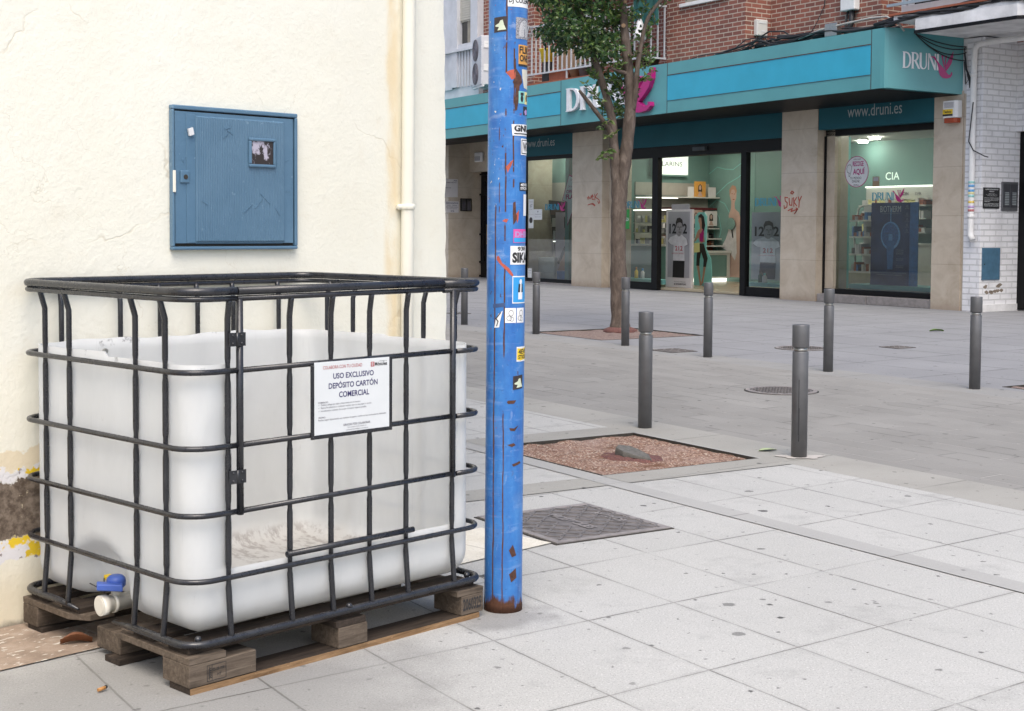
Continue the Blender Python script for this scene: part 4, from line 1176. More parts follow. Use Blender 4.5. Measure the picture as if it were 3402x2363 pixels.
# ================================================================== blue pole
PX, PY, PR = -0.026, 5.013, 0.0675
P_ = thing('blue_pole', 'tall chipped blue steel pole covered with stickers beside the tank', 'pole', (PX, PY, 0))
P_.rotation_euler = (0, R(0.19), 0)
b = MB()
prof = [(PR+0.0015, 0.0), (PR+0.001, 0.03), (PR, 0.05)]+[(PR+0.001*(z/4.6), z) for z in [0.1*i for i in range(1, 47)]]
b.lathe(prof, 64)
part(P_, 'shaft', b, M['pole'])
view0 = math.atan2(-PX, 0-PY)    # direction from pole to camera, seen from above
VA = math.atan2(0-PY, 0-PX)
def pole_pt(phi, z, off):         # phi grows to the viewer's right
    a = VA+phi
    r_ = PR+0.0005+off
    return (r_*math.cos(a), r_*math.sin(a), z)
def bend(poly, off=0.0008):       # poly of (phi, z) cut into thin vertical slivers so that it hugs the pole
    bm = bmesh.new()
    vs = [bm.verts.new((p, z, 0)) for p, z in poly]
    bm.faces.new(vs)
    lo = min(p for p, _ in poly); hi = max(p for p, _ in poly)
    x = lo+0.10
    while x < hi-0.02:
        bmesh.ops.bisect_plane(bm, geom=bm.verts[:]+bm.edges[:]+bm.faces[:], plane_co=(x, 0, 0), plane_no=(1, 0, 0))
        x += 0.10
    bmesh.ops.triangulate(bm, faces=bm.faces[:])
    bm.verts.index_update()
    out = MB()
    V_ = [pole_pt(v.co.x, v.co.y, off) for v in bm.verts]
    F_ = []
    for f in bm.faces: F_.append([v.index for v in f.verts])
    bm.free()
    out.add(V_, F_)
    return out
def merge(a, c): return a.add(c.v, c.f)
def bend_text(mb, s_, p0, p1, z0, z1, bold=0.02, off=0.0014, tilt=0.0):
    vs, fs, _, _ = flat_text(s_, bold)
    mb.add([pole_pt(p0+(p1-p0)*x, z0+(z1-z0)*y+tilt*x, off) for x, y in vs], fs)
    return mb
def rect(p0, p1, z0, z1, sk=0.0): return [(p0, z0), (p1, z0+sk), (p1, z1+sk), (p0, z1)]
def sticker(poly, mat, label): return part(P_, 'sticker', bend(poly), mat, label)
def blob(p, z, rp_, rz, n=14, j=0.0, seed=1):
    r_ = random.Random(seed)
    return [(p+rp_*math.cos(2*math.pi*k/n)*(1+r_.uniform(-j, j)), z+rz*math.sin(2*math.pi*k/n)*(1+r_.uniform(-j, j))) for k in range(n)]
s_ = sticker(rect(-0.03, 1.5, 2.127, 2.185), M['pole_white'], 'white sticker with black capitals high on the pole')
b = MB(); bend_text(b, 'DJ COLEMAN', 0.03, 1.65, 2.136, 2.158, 0.02); part(s_, 'lettering', b, M['ink_black'])
def cartoon(p0, p1, z0, z1, label):    # a dark square with a plain pale blob in place of the drawn figure
    s_ = sticker(rect(p0, p1, z0, z1, 0.004), plain('dark_print', (0.035, 0.025, 0.025), 0.5, 0.4, 60), label)
    dp, dz = p1-p0, z1-z0
    b = bend([(p0+dp*x, z0+dz*y) for x, y in ((0.30, 0.14), (0.95, 0.2), (0.80, 0.5), (0.70, 0.84), (0.52, 0.80), (0.42, 0.62), (0.12, 0.48), (0.14, 0.40), (0.42, 0.36))], 0.0013)
    part(s_, 'print', b, plain('pale_green_print', (0.56, 0.62, 0.47), 0.5))
cartoon(-0.78, -0.06, 2.038, 2.090, 'dark square sticker with a pale green shape, upper left of the pole')
s_ = sticker(rect(0.405, 1.45, 2.018, 2.092), plain('speckled_print', (0.30, 0.30, 0.33), 0.5, 0.95, 260), 'black and white sticker printed like a fingerprint')
b = MB()
for k in range(6):
    pts = [(0.98+(0.09+0.055*k)*math.cos(q), 2.050+(0.006+0.0052*k)*math.sin(q)) for q in [math.pi*i/10 for i in range(11)]]
    inner = [(0.98+(0.065+0.055*k)*math.cos(q), 2.050+(0.0042+0.0052*k)*math.sin(q)) for q in [math.pi*i/10 for i in range(10, -1, -1)]]
    merge(b, bend(pts+inner, 0.0013))
    for sgn_ in (-1, 1): merge(b, bend(rect(0.98+sgn_*(0.078+0.055*k)-0.012, 0.98+sgn_*(0.078+0.055*k)+0.012, 2.026, 2.050), 0.0013))
part(s_, 'print', b, M['pole_white'])
s_ = sticker(rect(0.57, 1.5, 1.928, 1.998), M['orange'], 'orange sticker with black scrawled letters')
b = MB(); bend_text(b, 'FLIK', 0.62, 1.45, 1.968, 1.993, 0.03); bend_text(b, 'ONE', 0.64, 1.35, 1.940, 1.964, 0.03); merge(b, bend(rect(0.57, 1.5, 1.924, 1.931), 0.0013)); part(s_, 'lettering', b, M['ink_black'])
sticker([(0.98, 1.850), (1.5, 1.845), (1.5, 1.915), (0.80, 1.914), (0.84, 1.885)], plain('torn_paper', (0.62, 0.60, 0.52), 0.7), 'torn cream paper remnant on the right edge')
s_ = sticker(rect(0.60, 1.05, 1.795, 1.838), M['mint'], 'mint green sticker of a capped head')
b = bend(blob(0.82, 1.812, 0.10, 0.012), 0.0013); merge(b, bend(rect(0.72, 0.95, 1.823, 1.833), 0.0013)); part(s_, 'print', b, M['hair'])
s_ = sticker(rect(1.06, 1.5, 1.794, 1.837), M['lemon'], 'pale yellow sticker beside the mint one')
part(s_, 'print', bend(blob(1.25, 1.815, 0.10, 0.013), 0.0013), M['hair'])
s_ = sticker(rect(0.94, 1.5, 1.756, 1.786), M['ink_black'], 'small black sticker with a lilac blob')
part(s_, 'print', bend(blob(1.2, 1.766, 0.16, 0.010, 12, 0.2), 0.0013), M['lilac'])
s_ = sticker([(0.27, 1.683), (1.5, 1.683), (1.5, 1.724), (0.22, 1.722)], M['pole_white'], 'white sticker with thick black angular letters')
b = MB(); bend_text(b, 'GNU', 0.36, 1.5, 1.697, 1.720, 0.05); merge(b, bend(rect(0.36, 1.45, 1.688, 1.692), 0.0013)); part(s_, 'lettering', b, M['ink_black'])
s_ = sticker(rect(0.78, 1.5, 1.617, 1.674), M['pole_white'], 'white sticker with a boxed black letter')
b = MB(); merge(b, bend(rect(0.83, 1.5, 1.621, 1.670), 0.0011)); part(s_, 'border', b, M['ink_black'])
b = MB(); merge(b, bend(rect(0.87, 1.5, 1.624, 1.667), 0.0014)); part(s_, 'field', b, M['pole_white'])
b = MB(); bend_text(b, 'WZ', 0.92, 1.55, 1.629, 1.661, 0.03, 0.0018); part(s_, 'lettering', b, M['ink_black'])
s_ = sticker(rect(0.71, 1.5, 1.492, 1.521), M['ink_black'], 'small black sticker with white capitals')
b = MB(); bend_text(b, '4EVER', 0.77, 1.6, 1.508, 1.518, 0.03); bend_text(b, 'STICKERS', 0.77, 1.6, 1.496, 1.505, 0.03); part(s_, 'lettering', b, M['pole_white'])
sticker(rect(1.04, 1.5, 1.405, 1.480), M['pole_white'], 'plain white sticker on the right edge')
s_ = sticker(rect(0.37, 1.4, 1.310, 1.358), M['pink'], 'pink and blue sticker with block letters')
merge_b = bend(rect(0.40, 1.38, 1.312, 1.328), 0.0012); part(s_, 'print', merge_b, M['sky_blue'])
b = MB(); bend_text(b, 'DHEI', 0.46, 1.4, 1.330, 1.350, 0.05); part(s_, 'lettering', b, M['lilac'])
s_ = sticker(rect(0.22, 1.48, 1.234, 1.299), M['pole_white'], 'white sticker with wild black brush letters')
b = MB(); bend_text(b, '938', 0.62, 1.25, 1.281, 1.296, 0.03, tilt=0.002); bend_text(b, 'SIKA', 0.32, 1.5, 1.240, 1.277, 0.05); part(s_, 'lettering', b, M['ink_black'])
s_ = sticker(rect(0.34, 1.33, 1.098, 1.194), M['pole_white'], 'blue and white sticker of a standing figure in a black vest')
part(s_, 'print', bend(rect(0.38, 1.29, 1.102, 1.190), 0.0011), M['sky_blue'])
b = bend([(0.68, 1.112), (0.98, 1.112), (1.0, 1.145), (0.95, 1.165), (0.74, 1.165), (0.70, 1.145)], 0.0014); merge(b, bend(blob(0.86, 1.174, 0.10, 0.009), 0.0014)); part(s_, 'print', b, M['pole_white'])
b = bend([(0.66, 1.137), (0.80, 1.137), (0.82, 1.166), (0.70, 1.166)], 0.0017); merge(b, bend([(0.90, 1.137), (1.03, 1.137), (1.0, 1.166), (0.92, 1.166)], 0.0017)); part(s_, 'print', b, M['ink_black'])
s_ = sticker([(-0.60, 1.012), (-0.33, 1.014), (-0.28, 1.035), (-0.15, 1.072), (-0.36, 1.062), (-0.52, 1.045)], M['pole_white'], 'white torn curved sticker with a black outline')
b = bend([(-0.50, 1.018), (-0.44, 1.018), (-0.36, 1.036), (-0.47, 1.044), (-0.22, 1.066), (-0.27, 1.067), (-0.55, 1.044), (-0.42, 1.034)], 0.0013); part(s_, 'print', b, M['ink_black'])
for p0, p1, lab in ((-0.03, 0.56, 'left of two white stickers with a line-drawn animal'), (0.61, 1.17, 'right of two white stickers with a line-drawn animal')):
    s_ = sticker(rect(p0, p1, 1.030, 1.082), M['pole_white'], lab)
    b = MB(); pc = (p0+p1)/2
    for cx, cz, rp_, rz in ((pc+0.02, 1.064, 0.13, 0.011), (pc-0.08, 1.046, 0.13, 0.009), (pc+0.06, 1.043, 0.11, 0.008)):
        o = blob(cx, cz, rp_, rz, 16); i_ = blob(cx, cz, rp_*0.86, rz*0.84, 16)
        for k in range(16):
            merge(b, bend([o[k], o[(k+1) % 16], i_[(k+1) % 16], i_[k]], 0.0013))
    part(s_, 'print', b, M['ink_black'])
s_ = sticker(rect(0.62, 1.5, 0.893, 0.945), M['pole_white'], 'yellow sticker with black capitals on white paper')
part(s_, 'print', bend([(0.64, 0.899), (0.9, 0.896), (1.2, 0.900), (1.5, 0.897), (1.5, 0.941), (1.0, 0.938), (0.66, 0.940)], 0.0011), M['yellow'])
b = MB(); bend_text(b, '4EVER', 0.73, 1.75, 0.919, 0.936, 0.03); bend_text(b, 'STICKERS', 0.73, 1.75, 0.902, 0.916, 0.03); part(s_, 'lettering', b, M['ink_black'])
cartoon(0.42, 1.10, 0.794, 0.842, 'dark square sticker with a pale green shape, low on the pole')
# scraped places
def scrape(poly, mat, label=None): return part(P_, 'paint_scrape', bend(poly, 0.0004), mat, label)
scrape([(-0.10, 1.900), (0.10, 1.908), (0.34, 1.912), (0.46, 1.897), (0.40, 1.880), (0.20, 1.876), (0.08, 1.888)], M['red_primer'], 'orange red primer patch')
scrape([(0.30, 1.945), (0.42, 1.950), (0.44, 1.915), (0.56, 1.905), (0.78, 1.888), (0.84, 1.868), (0.66, 1.855), (0.62, 1.815), (0.52, 1.772), (0.40, 1.768), (0.36, 1.800), (0.42, 1.845), (0.26, 1.868), (0.38, 1.885), (0.32, 1.910)], M['rust'], 'dark brown rust patch')
scrape([(-0.06, 1.575), (0.06, 1.582), (0.18, 1.592), (0.34, 1.600), (0.24, 1.580), (0.10, 1.562), (0.05, 1.553)], M['red_primer'])
scrape([(-0.22, 1.386), (0.0, 1.380), (0.10, 1.392), (-0.05, 1.394)], M['red_primer'])
scrape([(0.34, 1.450), (0.48, 1.455), (0.52, 1.410), (0.62, 1.400), (0.50, 1.385), (0.36, 1.372), (0.33, 1.41)], M['rust'])
scrape([(0.50, 1.41), (0.70, 1.425), (0.66, 1.39), (0.58, 1.378)], M['red_primer'])
scrape([(-0.50, 1.262), (-0.38, 1.264), (-0.20, 1.240), (0.15, 1.222), (0.38, 1.200), (0.40, 1.190), (0.26, 1.196), (0.02, 1.214), (-0.30, 1.234), (-0.50, 1.250)], M['red_primer'], 'diagonal stripe of orange primer')
part(P_, 'tape', bend(rect(-0.70, -0.02, 1.081, 1.095, 0.006), 0.0005), plain('old_tape', (0.045, 0.085, 0.20), 0.4), 'old dark tape strip')
scrape([(0.10, 0.752), (0.18, 0.757), (0.62, 0.757), (0.70, 0.764), (0.50, 0.745), (0.16, 0.745)], M['rust'])
scrape([(0.24, 0.660), (0.50, 0.658), (0.80, 0.668), (0.55, 0.648), (0.30, 0.650)], M['rust'])
scrape([(0.14, 0.600), (0.50, 0.606), (0.62, 0.598), (0.40, 0.592)], M['rust'])
scrape([(0.40, 0.530), (0.90, 0.540), (1.0, 0.532), (0.5, 0.522)], M['rust'])
scrape([(0.28, 0.225), (0.50, 0.245), (0.62, 0.225), (0.72, 0.205), (0.45, 0.200)], M['rust'])
scrape([(0.30, 0.140), (0.70, 0.160), (0.75, 0.125), (0.42, 0.110)], M['rust'])

# ================================================================== bollards
def make_bollard(label, x, y):
    root = thing('bollard', label, 'bollard', (x, y, 0), rnd.uniform(0, 6), 'grey steel bollards along the street')
    part(root, 'post', MB().lathe([(0.0475, -0.03), (0.0475, 0.632), (0.0455, 0.636), (0.030, 0.636)], 32), M['bollard'])
    part(root, 'reflective_band', MB().lathe([(0.040, 0.634), (0.0405, 0.662)], 32), M['steel'])
    part(root, 'cap', MB().lathe([(0.030, 0.660), (0.0485, 0.660), (0.0505, 0.664), (0.0505, 0.790), (0.0485, 0.7955), (0.001, 0.7975)], 32), M['bollard'])
    return root
b0 = make_bollard('grey bollard standing just behind the near gravel tree pit', 0.916, 9.659)
def dup(root, x, y, label):
    r_ = root.copy(); col.objects.link(r_); r_.location = (x, y, 0); r_['label'] = label; r_.rotation_euler = (0, 0, rnd.uniform(0, 6))
    for ch in list(root.children):
        c_ = ch.copy(); col.objects.link(c_); c_.parent = r_
    return r_
for x, y, lab in ((1.726, 8.438, 'nearest grey bollard, with a black scratch, on a pale mortar patch'),
                  (2.087, 15.036, 'grey bollard on the far kerb in front of the open shop door'),
                  (1.323, 16.473, 'grey bollard overlapping the trunk of the tree'),
                  (0.312, 18.204, 'grey bollard just right of the blue pole'),
                  (3.046, 13.588, 'grey bollard on the far kerb in front of the right shop window'),
                  (3.992, 12.159, 'grey bollard in front of the white brick wall, at the far right'),
                  (-0.669, 19.892, 'farthest grey bollard, between the cream wall and the blue pole')):
    dup(b0, x, y, lab)
nb = [o for o in col.objects if o.get('label', '').startswith('nearest grey bollard')][0]
b = MB()
for z0, z1, a in ((0.14, 0.47, 0.0), (0.10, 0.30, 0.06)):
    q = math.atan2(-8.438, -1.726)-0.12+a-nb.rotation_euler.z
    b.obox((0.0478*math.cos(q), 0.0478*math.sin(q), (z0+z1)/2), (0.0004*math.cos(q), 0.0004*math.sin(q), 0), (-0.0022*math.sin(q), 0.0022*math.cos(q), 0), (0, 0, (z1-z0)/2))
o = mesh_obj('scratch', b, M['ink_black'], nb)
b = MB().add([(1.735+0.13*math.cos(q)*(1+0.22*math.sin(3*q)+0.10*math.sin(7*q)), 8.43+0.09*math.sin(q)*(1+0.2*math.cos(2*q)+0.12*math.sin(5*q)), 0.004) for q in [2*math.pi*k/24 for k in range(24)]], [tuple(range(24))])
structure('mortar_patch', b, plain('pale_mortar', (0.47, 0.44, 0.405), 0.8, 0.15, 12, 0.3, 80))
# ================================================================== shop building
S = st_thing('shop_building', 'red brick building with a teal perfume shop front on its ground floor', 'building', -24, 19.42)
DF = 19.42
def zt(s, z): return z+0.009*(s+22)
def sbox(root, name, s0, s1, d0, d1, z0, z1, mat, bevel=0.0, label=None):
    return part(root, name, MB().box(s0, s1, d0, d1, z0, z1), mat, label, bevel)
def stroke(mb, pts, w_, org, xd, up, th=0.003):
    org, xd, up = Vector(org), Vector(xd), Vector(up); nn = xd.cross(up)
    for (x0, y0), (x1, y1) in zip(pts[:-1], pts[1:]):
        a = org+xd*x0+up*y0; c_ = org+xd*x1+up*y1
        dv = (c_-a); L = dv.length
        if L < 1e-6: continue
        dv /= L; pr = nn.cross(dv)
        mb.obox((a+c_)/2+nn*th*0.5, dv*(L/2+w_*0.3), pr*w_*0.5, nn*th*0.5)
    return mb
# stone pillars
pA = sbox(S, 'pillar', -27.53, -26.34, DF, 20.02, 0, 3.75, M['stone'])
pB = sbox(S, 'pillar', -20.46, -19.50, DF, 20.02, 0, 3.80, M['stone'])
pC = sbox(S, 'pillar', -16.72, -16.10, DF, 20.02, 0, 3.72, M['stone'])
sbox(S, 'stone_trim', -16.10, -16.045, DF+0.02, 20.0, 0, 3.72, M['stone'])
sbox(S, 'stone_trim', -26.338, -25.98, DF+0.20, 20.0, 0, 3.18, M['stone'])
sbox(S, 'stone_trim', -19.498, -19.26, DF+0.22, 20.0, 0.2, 3.26, M['stone'])
sbox(S, 'pillar', -30.15, -29.80, DF, 20.4, 0, 3.75, M['stone'])
# graffiti on the pillars
b = MB(); o = (-26.91, DF-0.001, 1.88)
W_ = 0.50; H_ = 0.29
for pts in ([(0.0, 0.72), (0.06, 0.55), (0.10, 0.80), (0.18, 0.62), (0.24, 0.60), (0.30, 0.85)], [(0.34, 0.70), (0.46, 0.76), (0.40, 0.90), (0.33, 0.75), (0.38, 0.55), (0.52, 0.55)], [(0.58, 0.95), (0.60, 0.50)], [(0.80, 1.0), (0.60, 0.72), (0.78, 0.60), (0.92, 0.50), (0.98, 0.30), (0.90, 0.20), (0.82, 0.40)], [(0.05, 0.10), (0.30, 0.18), (0.45, 0.14), (0.58, 0.02)], [(0.30, 0.18), (0.45, 0.22), (0.62, 0.06)]):
    stroke(b, [(x*W_, y*H_) for x, y in pts], 0.022, o, X_, Z_)
part(pA, 'graffiti', b, M['graffiti'])
b = MB(); o = (-20.38, DF-0.001, 1.62); W_ = 0.48; H_ = 0.50
for pts in ([(0.22, 0.72), (0.06, 0.74), (0.08, 0.60), (0.20, 0.52), (0.18, 0.36), (0.03, 0.30), (0.02, 0.42)], [(0.30, 0.70), (0.33, 0.44), (0.46, 0.42), (0.48, 0.70)], [(0.56, 0.72), (0.58, 0.38)], [(0.72, 0.72), (0.58, 0.55), (0.74, 0.40)], [(0.82, 0.74), (0.88, 0.58), (1.0, 0.76)], [(0.88, 0.58), (0.86, 0.34)], [(0.38, 0.90), (0.46, 0.97), (0.56, 0.92), (0.48, 0.86), (0.38, 0.90)], [(0.25, 0.22), (0.50, 0.30), (0.42, 0.18), (0.80, 0.28), (0.62, 0.10), (0.80, 0.28), (0.70, 0.32)]):
    stroke(b, [(x*W_, y*H_) for x, y in pts], 0.022, o, X_, Z_)
part(pB, 'graffiti', b, M['graffiti'])

# ---- fascia
FD = 18.35
b = MB()
pl = [(-37.0, FD), (-16.98, FD), (-16.90, FD+0.012), (-16.85, FD+0.06), (-16.13, 19.43), (-37.0, 19.43)]
n = len(pl)
vs = [(s, d_, zt(s, 3.725) if s < -16.5 else 3.66) for s, d_ in pl]+[(s, d_, zt(s, 4.735) if s < -16.5 else 4.74) for s, d_ in pl]
b.add(vs, [tuple(range(n))[::-1], tuple(range(n, 2*n))]+[(i, (i+1) % n, n+(i+1) % n, n+i) for i in range(n)])
fas = part(S, 'fascia', b, M['teal'])
def fpanel(s0, s1, z0, z1, th, mat, name):
    b = MB()
    vs = [(s, FD-t_, zt(s, z)) for t_ in (th, 0.0) for s, z in ((s0, z0), (s1, z0), (s1, z1), (s0, z1))]
    b.add(vs, [(0, 1, 2, 3), (7, 6, 5, 4), (0, 4, 5, 1), (1, 5, 6, 2), (2, 6, 7, 3), (3, 7, 4, 0)])
    return part(fas, name, b, mat)
fpanel(-22.68, -17.20, 3.975, 4.480, 0.004, M['cyan'], 'light_panel')
fpanel(-36.5, -26.50, 3.975, 4.480, 0.004, M['cyan'], 'light_panel')
for s in (-26.48, -22.69, -17.185):
    fpanel(s-0.008, s+0.008, 3.725, 4.735, 0.003, M['seam'], 'seam')
for s0, s1 in ((-22.68, -17.20), (-36.5, -26.50)):
    fpanel(s0, s1, 4.480, 4.494, 0.012, M['rust'], 'seam')
    fpanel(s0, s1, 3.966, 3.975, 0.008, M['seam'], 'seam')

# shop name, cut from outlines
def flat_curve(splines):
    cu = bpy.data.curves.new('outline', 'CURVE'); cu.dimensions = '2D'; cu.fill_mode = 'BOTH'
    for pts in splines:
        sp_ = cu.splines.new('POLY'); sp_.points.add(len(pts)-1); sp_.use_cyclic_u = True
        for p, (x, y) in zip(sp_.points, pts): p.co = (x, y, 0, 1)
    o = bpy.data.objects.new('outline', cu); col.objects.link(o)
    dg = bpy.context.evaluated_depsgraph_get(); dg.update()
    me = bpy.data.meshes.new_from_object(o.evaluated_get(dg))
    vs = [(v.co.x, v.co.y) for v in me.vertices]; fs = [tuple(p.vertices) for p in me.polygons]
    up = me.polygons[0].normal.z > 0
    if not up: fs = [f[::-1] for f in fs]
    bpy.data.objects.remove(o); bpy.data.curves.remove(cu); bpy.data.meshes.remove(me)
    return vs, fs
def bez(p0, p1, p2, p3, n=8):
    out = []
    for i in range(n+1):
        t_ = i/n; k = 1-t_
        out.append((k**3*p0[0]+3*k*k*t_*p1[0]+3*k*t_*t_*p2[0]+t_**3*p3[0], k**3*p0[1]+3*k*k*t_*p1[1]+3*k*t_*t_*p2[1]+t_**3*p3[1]))
    return out
LET = {
 'D': ([[(-0.03, 0), (0.24, 0)]+bez((0.24, 0), (0.76, 0.0), (0.76, 1.0), (0.24, 1.0))+[(-0.03, 1), (0.02, 0.95), (0.02, 0.05)], [(0.17, 0.07), (0.17, 0.93)]+bez((0.24, 0.93), (0.58, 0.90), (0.58, 0.10), (0.24, 0.07))], 0.66),
 'R': ([[(-0.03, 0), (0.20, 0), (0.16, 0.05), (0.16, 0.46), (0.22, 0.46), (0.50, 0.02), (0.66, 0.0), (0.36, 0.49)]+bez((0.36, 0.49), (0.58, 0.58), (0.62, 1.0), (0.24, 1.0))+[(-0.03, 1), (0.02, 0.95), (0.02, 0.05)], [(0.16, 0.53), (0.16, 0.93)]+bez((0.22, 0.93), (0.44, 0.92), (0.44, 0.56), (0.22, 0.53))], 0.60),
 'U': ([[(0, 1), (0.0, 0.3)]+bez((0.0, 0.3), (0.0, -0.10), (0.55, -0.10), (0.55, 0.3))+[(0.55, 1), (0.47, 1), (0.47, 0.3)]+bez((0.47, 0.3), (0.45, -0.01), (0.16, -0.01), (0.15, 0.3))+[(0.15, 1)]], 0.64),
 'N': ([[(0, 0), (0, 1), (0.13, 1), (0.50, 0.26), (0.50, 1), (0.58, 1), (0.58, 0), (0.49, 0), (0.08, 0.80), (0.08, 0)]], 0.66),
 'I': ([[(0, 0), (0.14, 0), (0.14, 1), (0, 1)]], 0.14)}
LET = {k: (flat_curve(v[0]), v[1]) for k, v in LET.items()}
def put_flat(mb, vf, place, th, mi=0):
    """place maps (x, y, height-above-surface) to 3D"""
    vs, fs = vf
    P0 = [place(x, y, 0) for x, y in vs]; P1 = [place(x, y, th) for x, y in vs]
    mb.add(P1, fs, mi)
    cnt = set()
    for f in fs:
        for i in range(len(f)): cnt.add((f[i], f[(i+1) % len(f)]))
    for a, c_ in cnt:
        if (c_, a) not in cnt: mb.add([P1[c_], P1[a], P0[a], P0[c_]], [(0, 1, 2, 3)], mi)
def word(mb, place, th):
    x = 0.0; W = 2.70
    for ch in 'DRUNI':
        vf, adv = LET[ch]
        put_flat(mb, vf, (lambda X, Y, h, x=x: place((x+X)/W, Y, h)), th)
        x += adv
LX, LY = (lambda x: (x-1185)/260.0), (lambda y: (915-y)/300.0)
def lp(pts): return [(LX(x), LY(y)) for x, y in pts]
def disc(x, y, r_): return [(x+r_*math.cos(-2*math.pi*k/12), y+r_*math.sin(-2*math.pi*k/12)) for k in range(12)]
LILY = [flat_curve([lp(p)]) for p in (
 [(1185, 668), (1240, 672), (1262, 715), (1290, 750), (1340, 800), (1366, 838), (1393, 872), (1411, 875), (1424, 862), (1420, 847), (1435, 848), (1438, 876), (1416, 905), (1372, 915), (1330, 908), (1300, 880), (1285, 840), (1277, 790), (1262, 740), (1225, 690)],
 [(1445, 615), (1443, 690), (1426, 750), (1395, 800), (1368, 836), (1354, 812), (1362, 778), (1380, 735), (1402, 690), (1426, 648)],
 [(1316, 678), (1328, 676), (1347, 760), (1357, 792), (1350, 800), (1335, 765)],
 [(1360, 680), (1370, 682), (1362, 740), (1364, 770), (1357, 785), (1352, 745)],
 disc(1323, 670, 13), disc(1366, 674, 13))]
def lily(mb, place, th):
    for vf in LILY: put_flat(mb, vf, place, th)
fx = lambda a, c_: (lambda x, y, h: (a+(c_-a)*x, FD-0.001-h, 0))
def front_word(x, y, h): s = -26.18+(-24.02+26.18)*x; return (s, FD-0.001-h, zt(s, 4.005+0.515*y))
def front_lily(x, y, h): s = -24.50+(-23.06+24.50)*x; return (s, FD-0.001-h, zt(s, 3.785+0.90*y))
b = MB(); word(b, front_word, 0.07); part(fas, 'lettering', b, M['letters_white'], bevel=0.012, seg=2)
b = MB(); lily(b, front_lily, 0.11); part(fas, 'emblem', b, M['magenta'])
RA, RB = Vector((-16.85, FD+0.06, 0)), Vector((-16.13, 19.43, 0))
RD = (RB-RA).normalized(); RN = Vector((RD.y, -RD.x, 0))
def ret_word(x, y, h): p = RA+RD*(0.235+0.60*x)+RN*(0.003+h); return (p.x, p.y, 4.105+0.275*y-0.045*x)
def ret_lily(x, y, h): p = RA+RD*(0.69+0.385*x)+RN*(0.0045+h); return (p.x, p.y, 3.925+0.455*y)
b = MB(); word(b, ret_word, 0.010); part(fas, 'lettering', b, M['letters_white'])
b = MB(); lily(b, ret_lily, 0.010); part(fas, 'emblem', b, M['magenta'])

# ---- sign bands above the openings
def band(s0, s1, z0, z1, d0, text=None):
    o = sbox(S, 'sign_band', s0, s1, d0, d0+0.2, z0, z1, M['teal_dark'])
    if text:
        a, c_, zb, h = text
        b = MB(); put_text(b, 'www.druni.es', (a, d0-0.003, zb), X_, Z_, c_-a, h, 0.0)
        part(o, 'lettering', b, M['letters_grey'])
    return o
band(-29.79, -27.54, 3.135, 3.80, DF+0.06, (-29.70, -28.36, 3.36, 0.20))
band(-26.33, -20.47, 3.165, 3.82, DF+0.20)
band(-19.49, -16.73, 3.245, 3.82, DF+0.01, (-18.75, -17.45, 3.43, 0.215))
# black sheet under the fascia, painted in place of the shadow there
b = MB()
vs = [(s, d_, zt(s, 3.725)-0.006 if s < -16.5 else 3.65) for s, d_ in ((-37, FD+0.03), (-17.0, FD+0.03), (-16.2, 19.41), (-37, 19.41))]
part(S, 'soffit_shade', b.add(vs, [(0, 1, 2, 3)]), M['black'])

# ---- left shop window
Wn = part(S, 'shop_window', MB().box(-29.79, -27.54, 19.52, 19.60, 3.04, 3.17).box(-29.79, -27.54, 19.50, 19.62, 0.04, 0.125).box(-29.79, -29.70, 19.52, 19.60, 0.125, 3.04), M['black'])
part(Wn, 'pane', MB().quad((-29.70, 19.56, 0.125), (-27.54, 19.56, 0.125), (-27.54, 19.56, 3.04), (-29.70, 19.56, 3.04)), M['glass'])
sbox(S, 'step', -29.79, -27.54, DF+0.02, 19.9, 0, 0.04, M['iron_rim'])
# ---- door bay
Dr = part(S, 'shop_door', MB().box(-26.30, -20.47, 19.66, 19.90, 2.93, 3.21).box(-26.30, -24.80, 19.68, 19.76, 0.01, 0.17).box(-21.88, -20.47, 19.68, 19.76, 0.01, 0.19).box(-24.80, -24.60, 19.66, 19.78, 0.01, 2.93).box(-21.90, -21.74, 19.66, 19.78, 0.01, 2.93).box(-26.30, -25.97, 19.68, 19.76, 0.17, 2.93), M['black'])
part(Dr, 'pane', MB().quad((-25.97, 19.72, 0.17), (-24.80, 19.72, 0.17), (-24.80, 19.72, 2.93), (-25.97, 19.72, 2.93)), M['glass'])
part(Dr, 'pane', MB().quad((-21.74, 19.72, 0.19), (-20.47, 19.72, 0.19), (-20.47, 19.72, 2.93), (-21.74, 19.72, 2.93)), M['glass'])
part(Dr, 'sensor', MB().box(-23.35, -22.95, 19.58, 19.66, 3.02, 3.10), M['seam'], bevel=0.01)
# ---- right shop window
Wn2 = part(S, 'shop_window', MB().box(-19.55, -16.73, 19.64, 19.78, 3.13, 3.31).box(-19.55, -16.73, 19.60, 19.80, 0.16, 0.25).box(-19.55, -19.47, 19.60, 19.80, 0.25, 3.13).box(-19.445, -19.29, 19.66, 19.78, 0.25, 3.13), M['black'])
part(Wn2, 'pane', MB().quad((-19.29, 19.72, 0.25), (-16.73, 19.72, 0.25), (-16.73, 19.72, 3.13), (-19.29, 19.72, 3.13)), M['glass'])
b = MB()
for s0, s1 in ((-19.49, -18.25), (-18.23, -16.73)): b.box(s0, s1, DF+0.03, 19.95, 0, 0.155)
part(S, 'sill', b, M['iron_rim'], bevel=0.01)

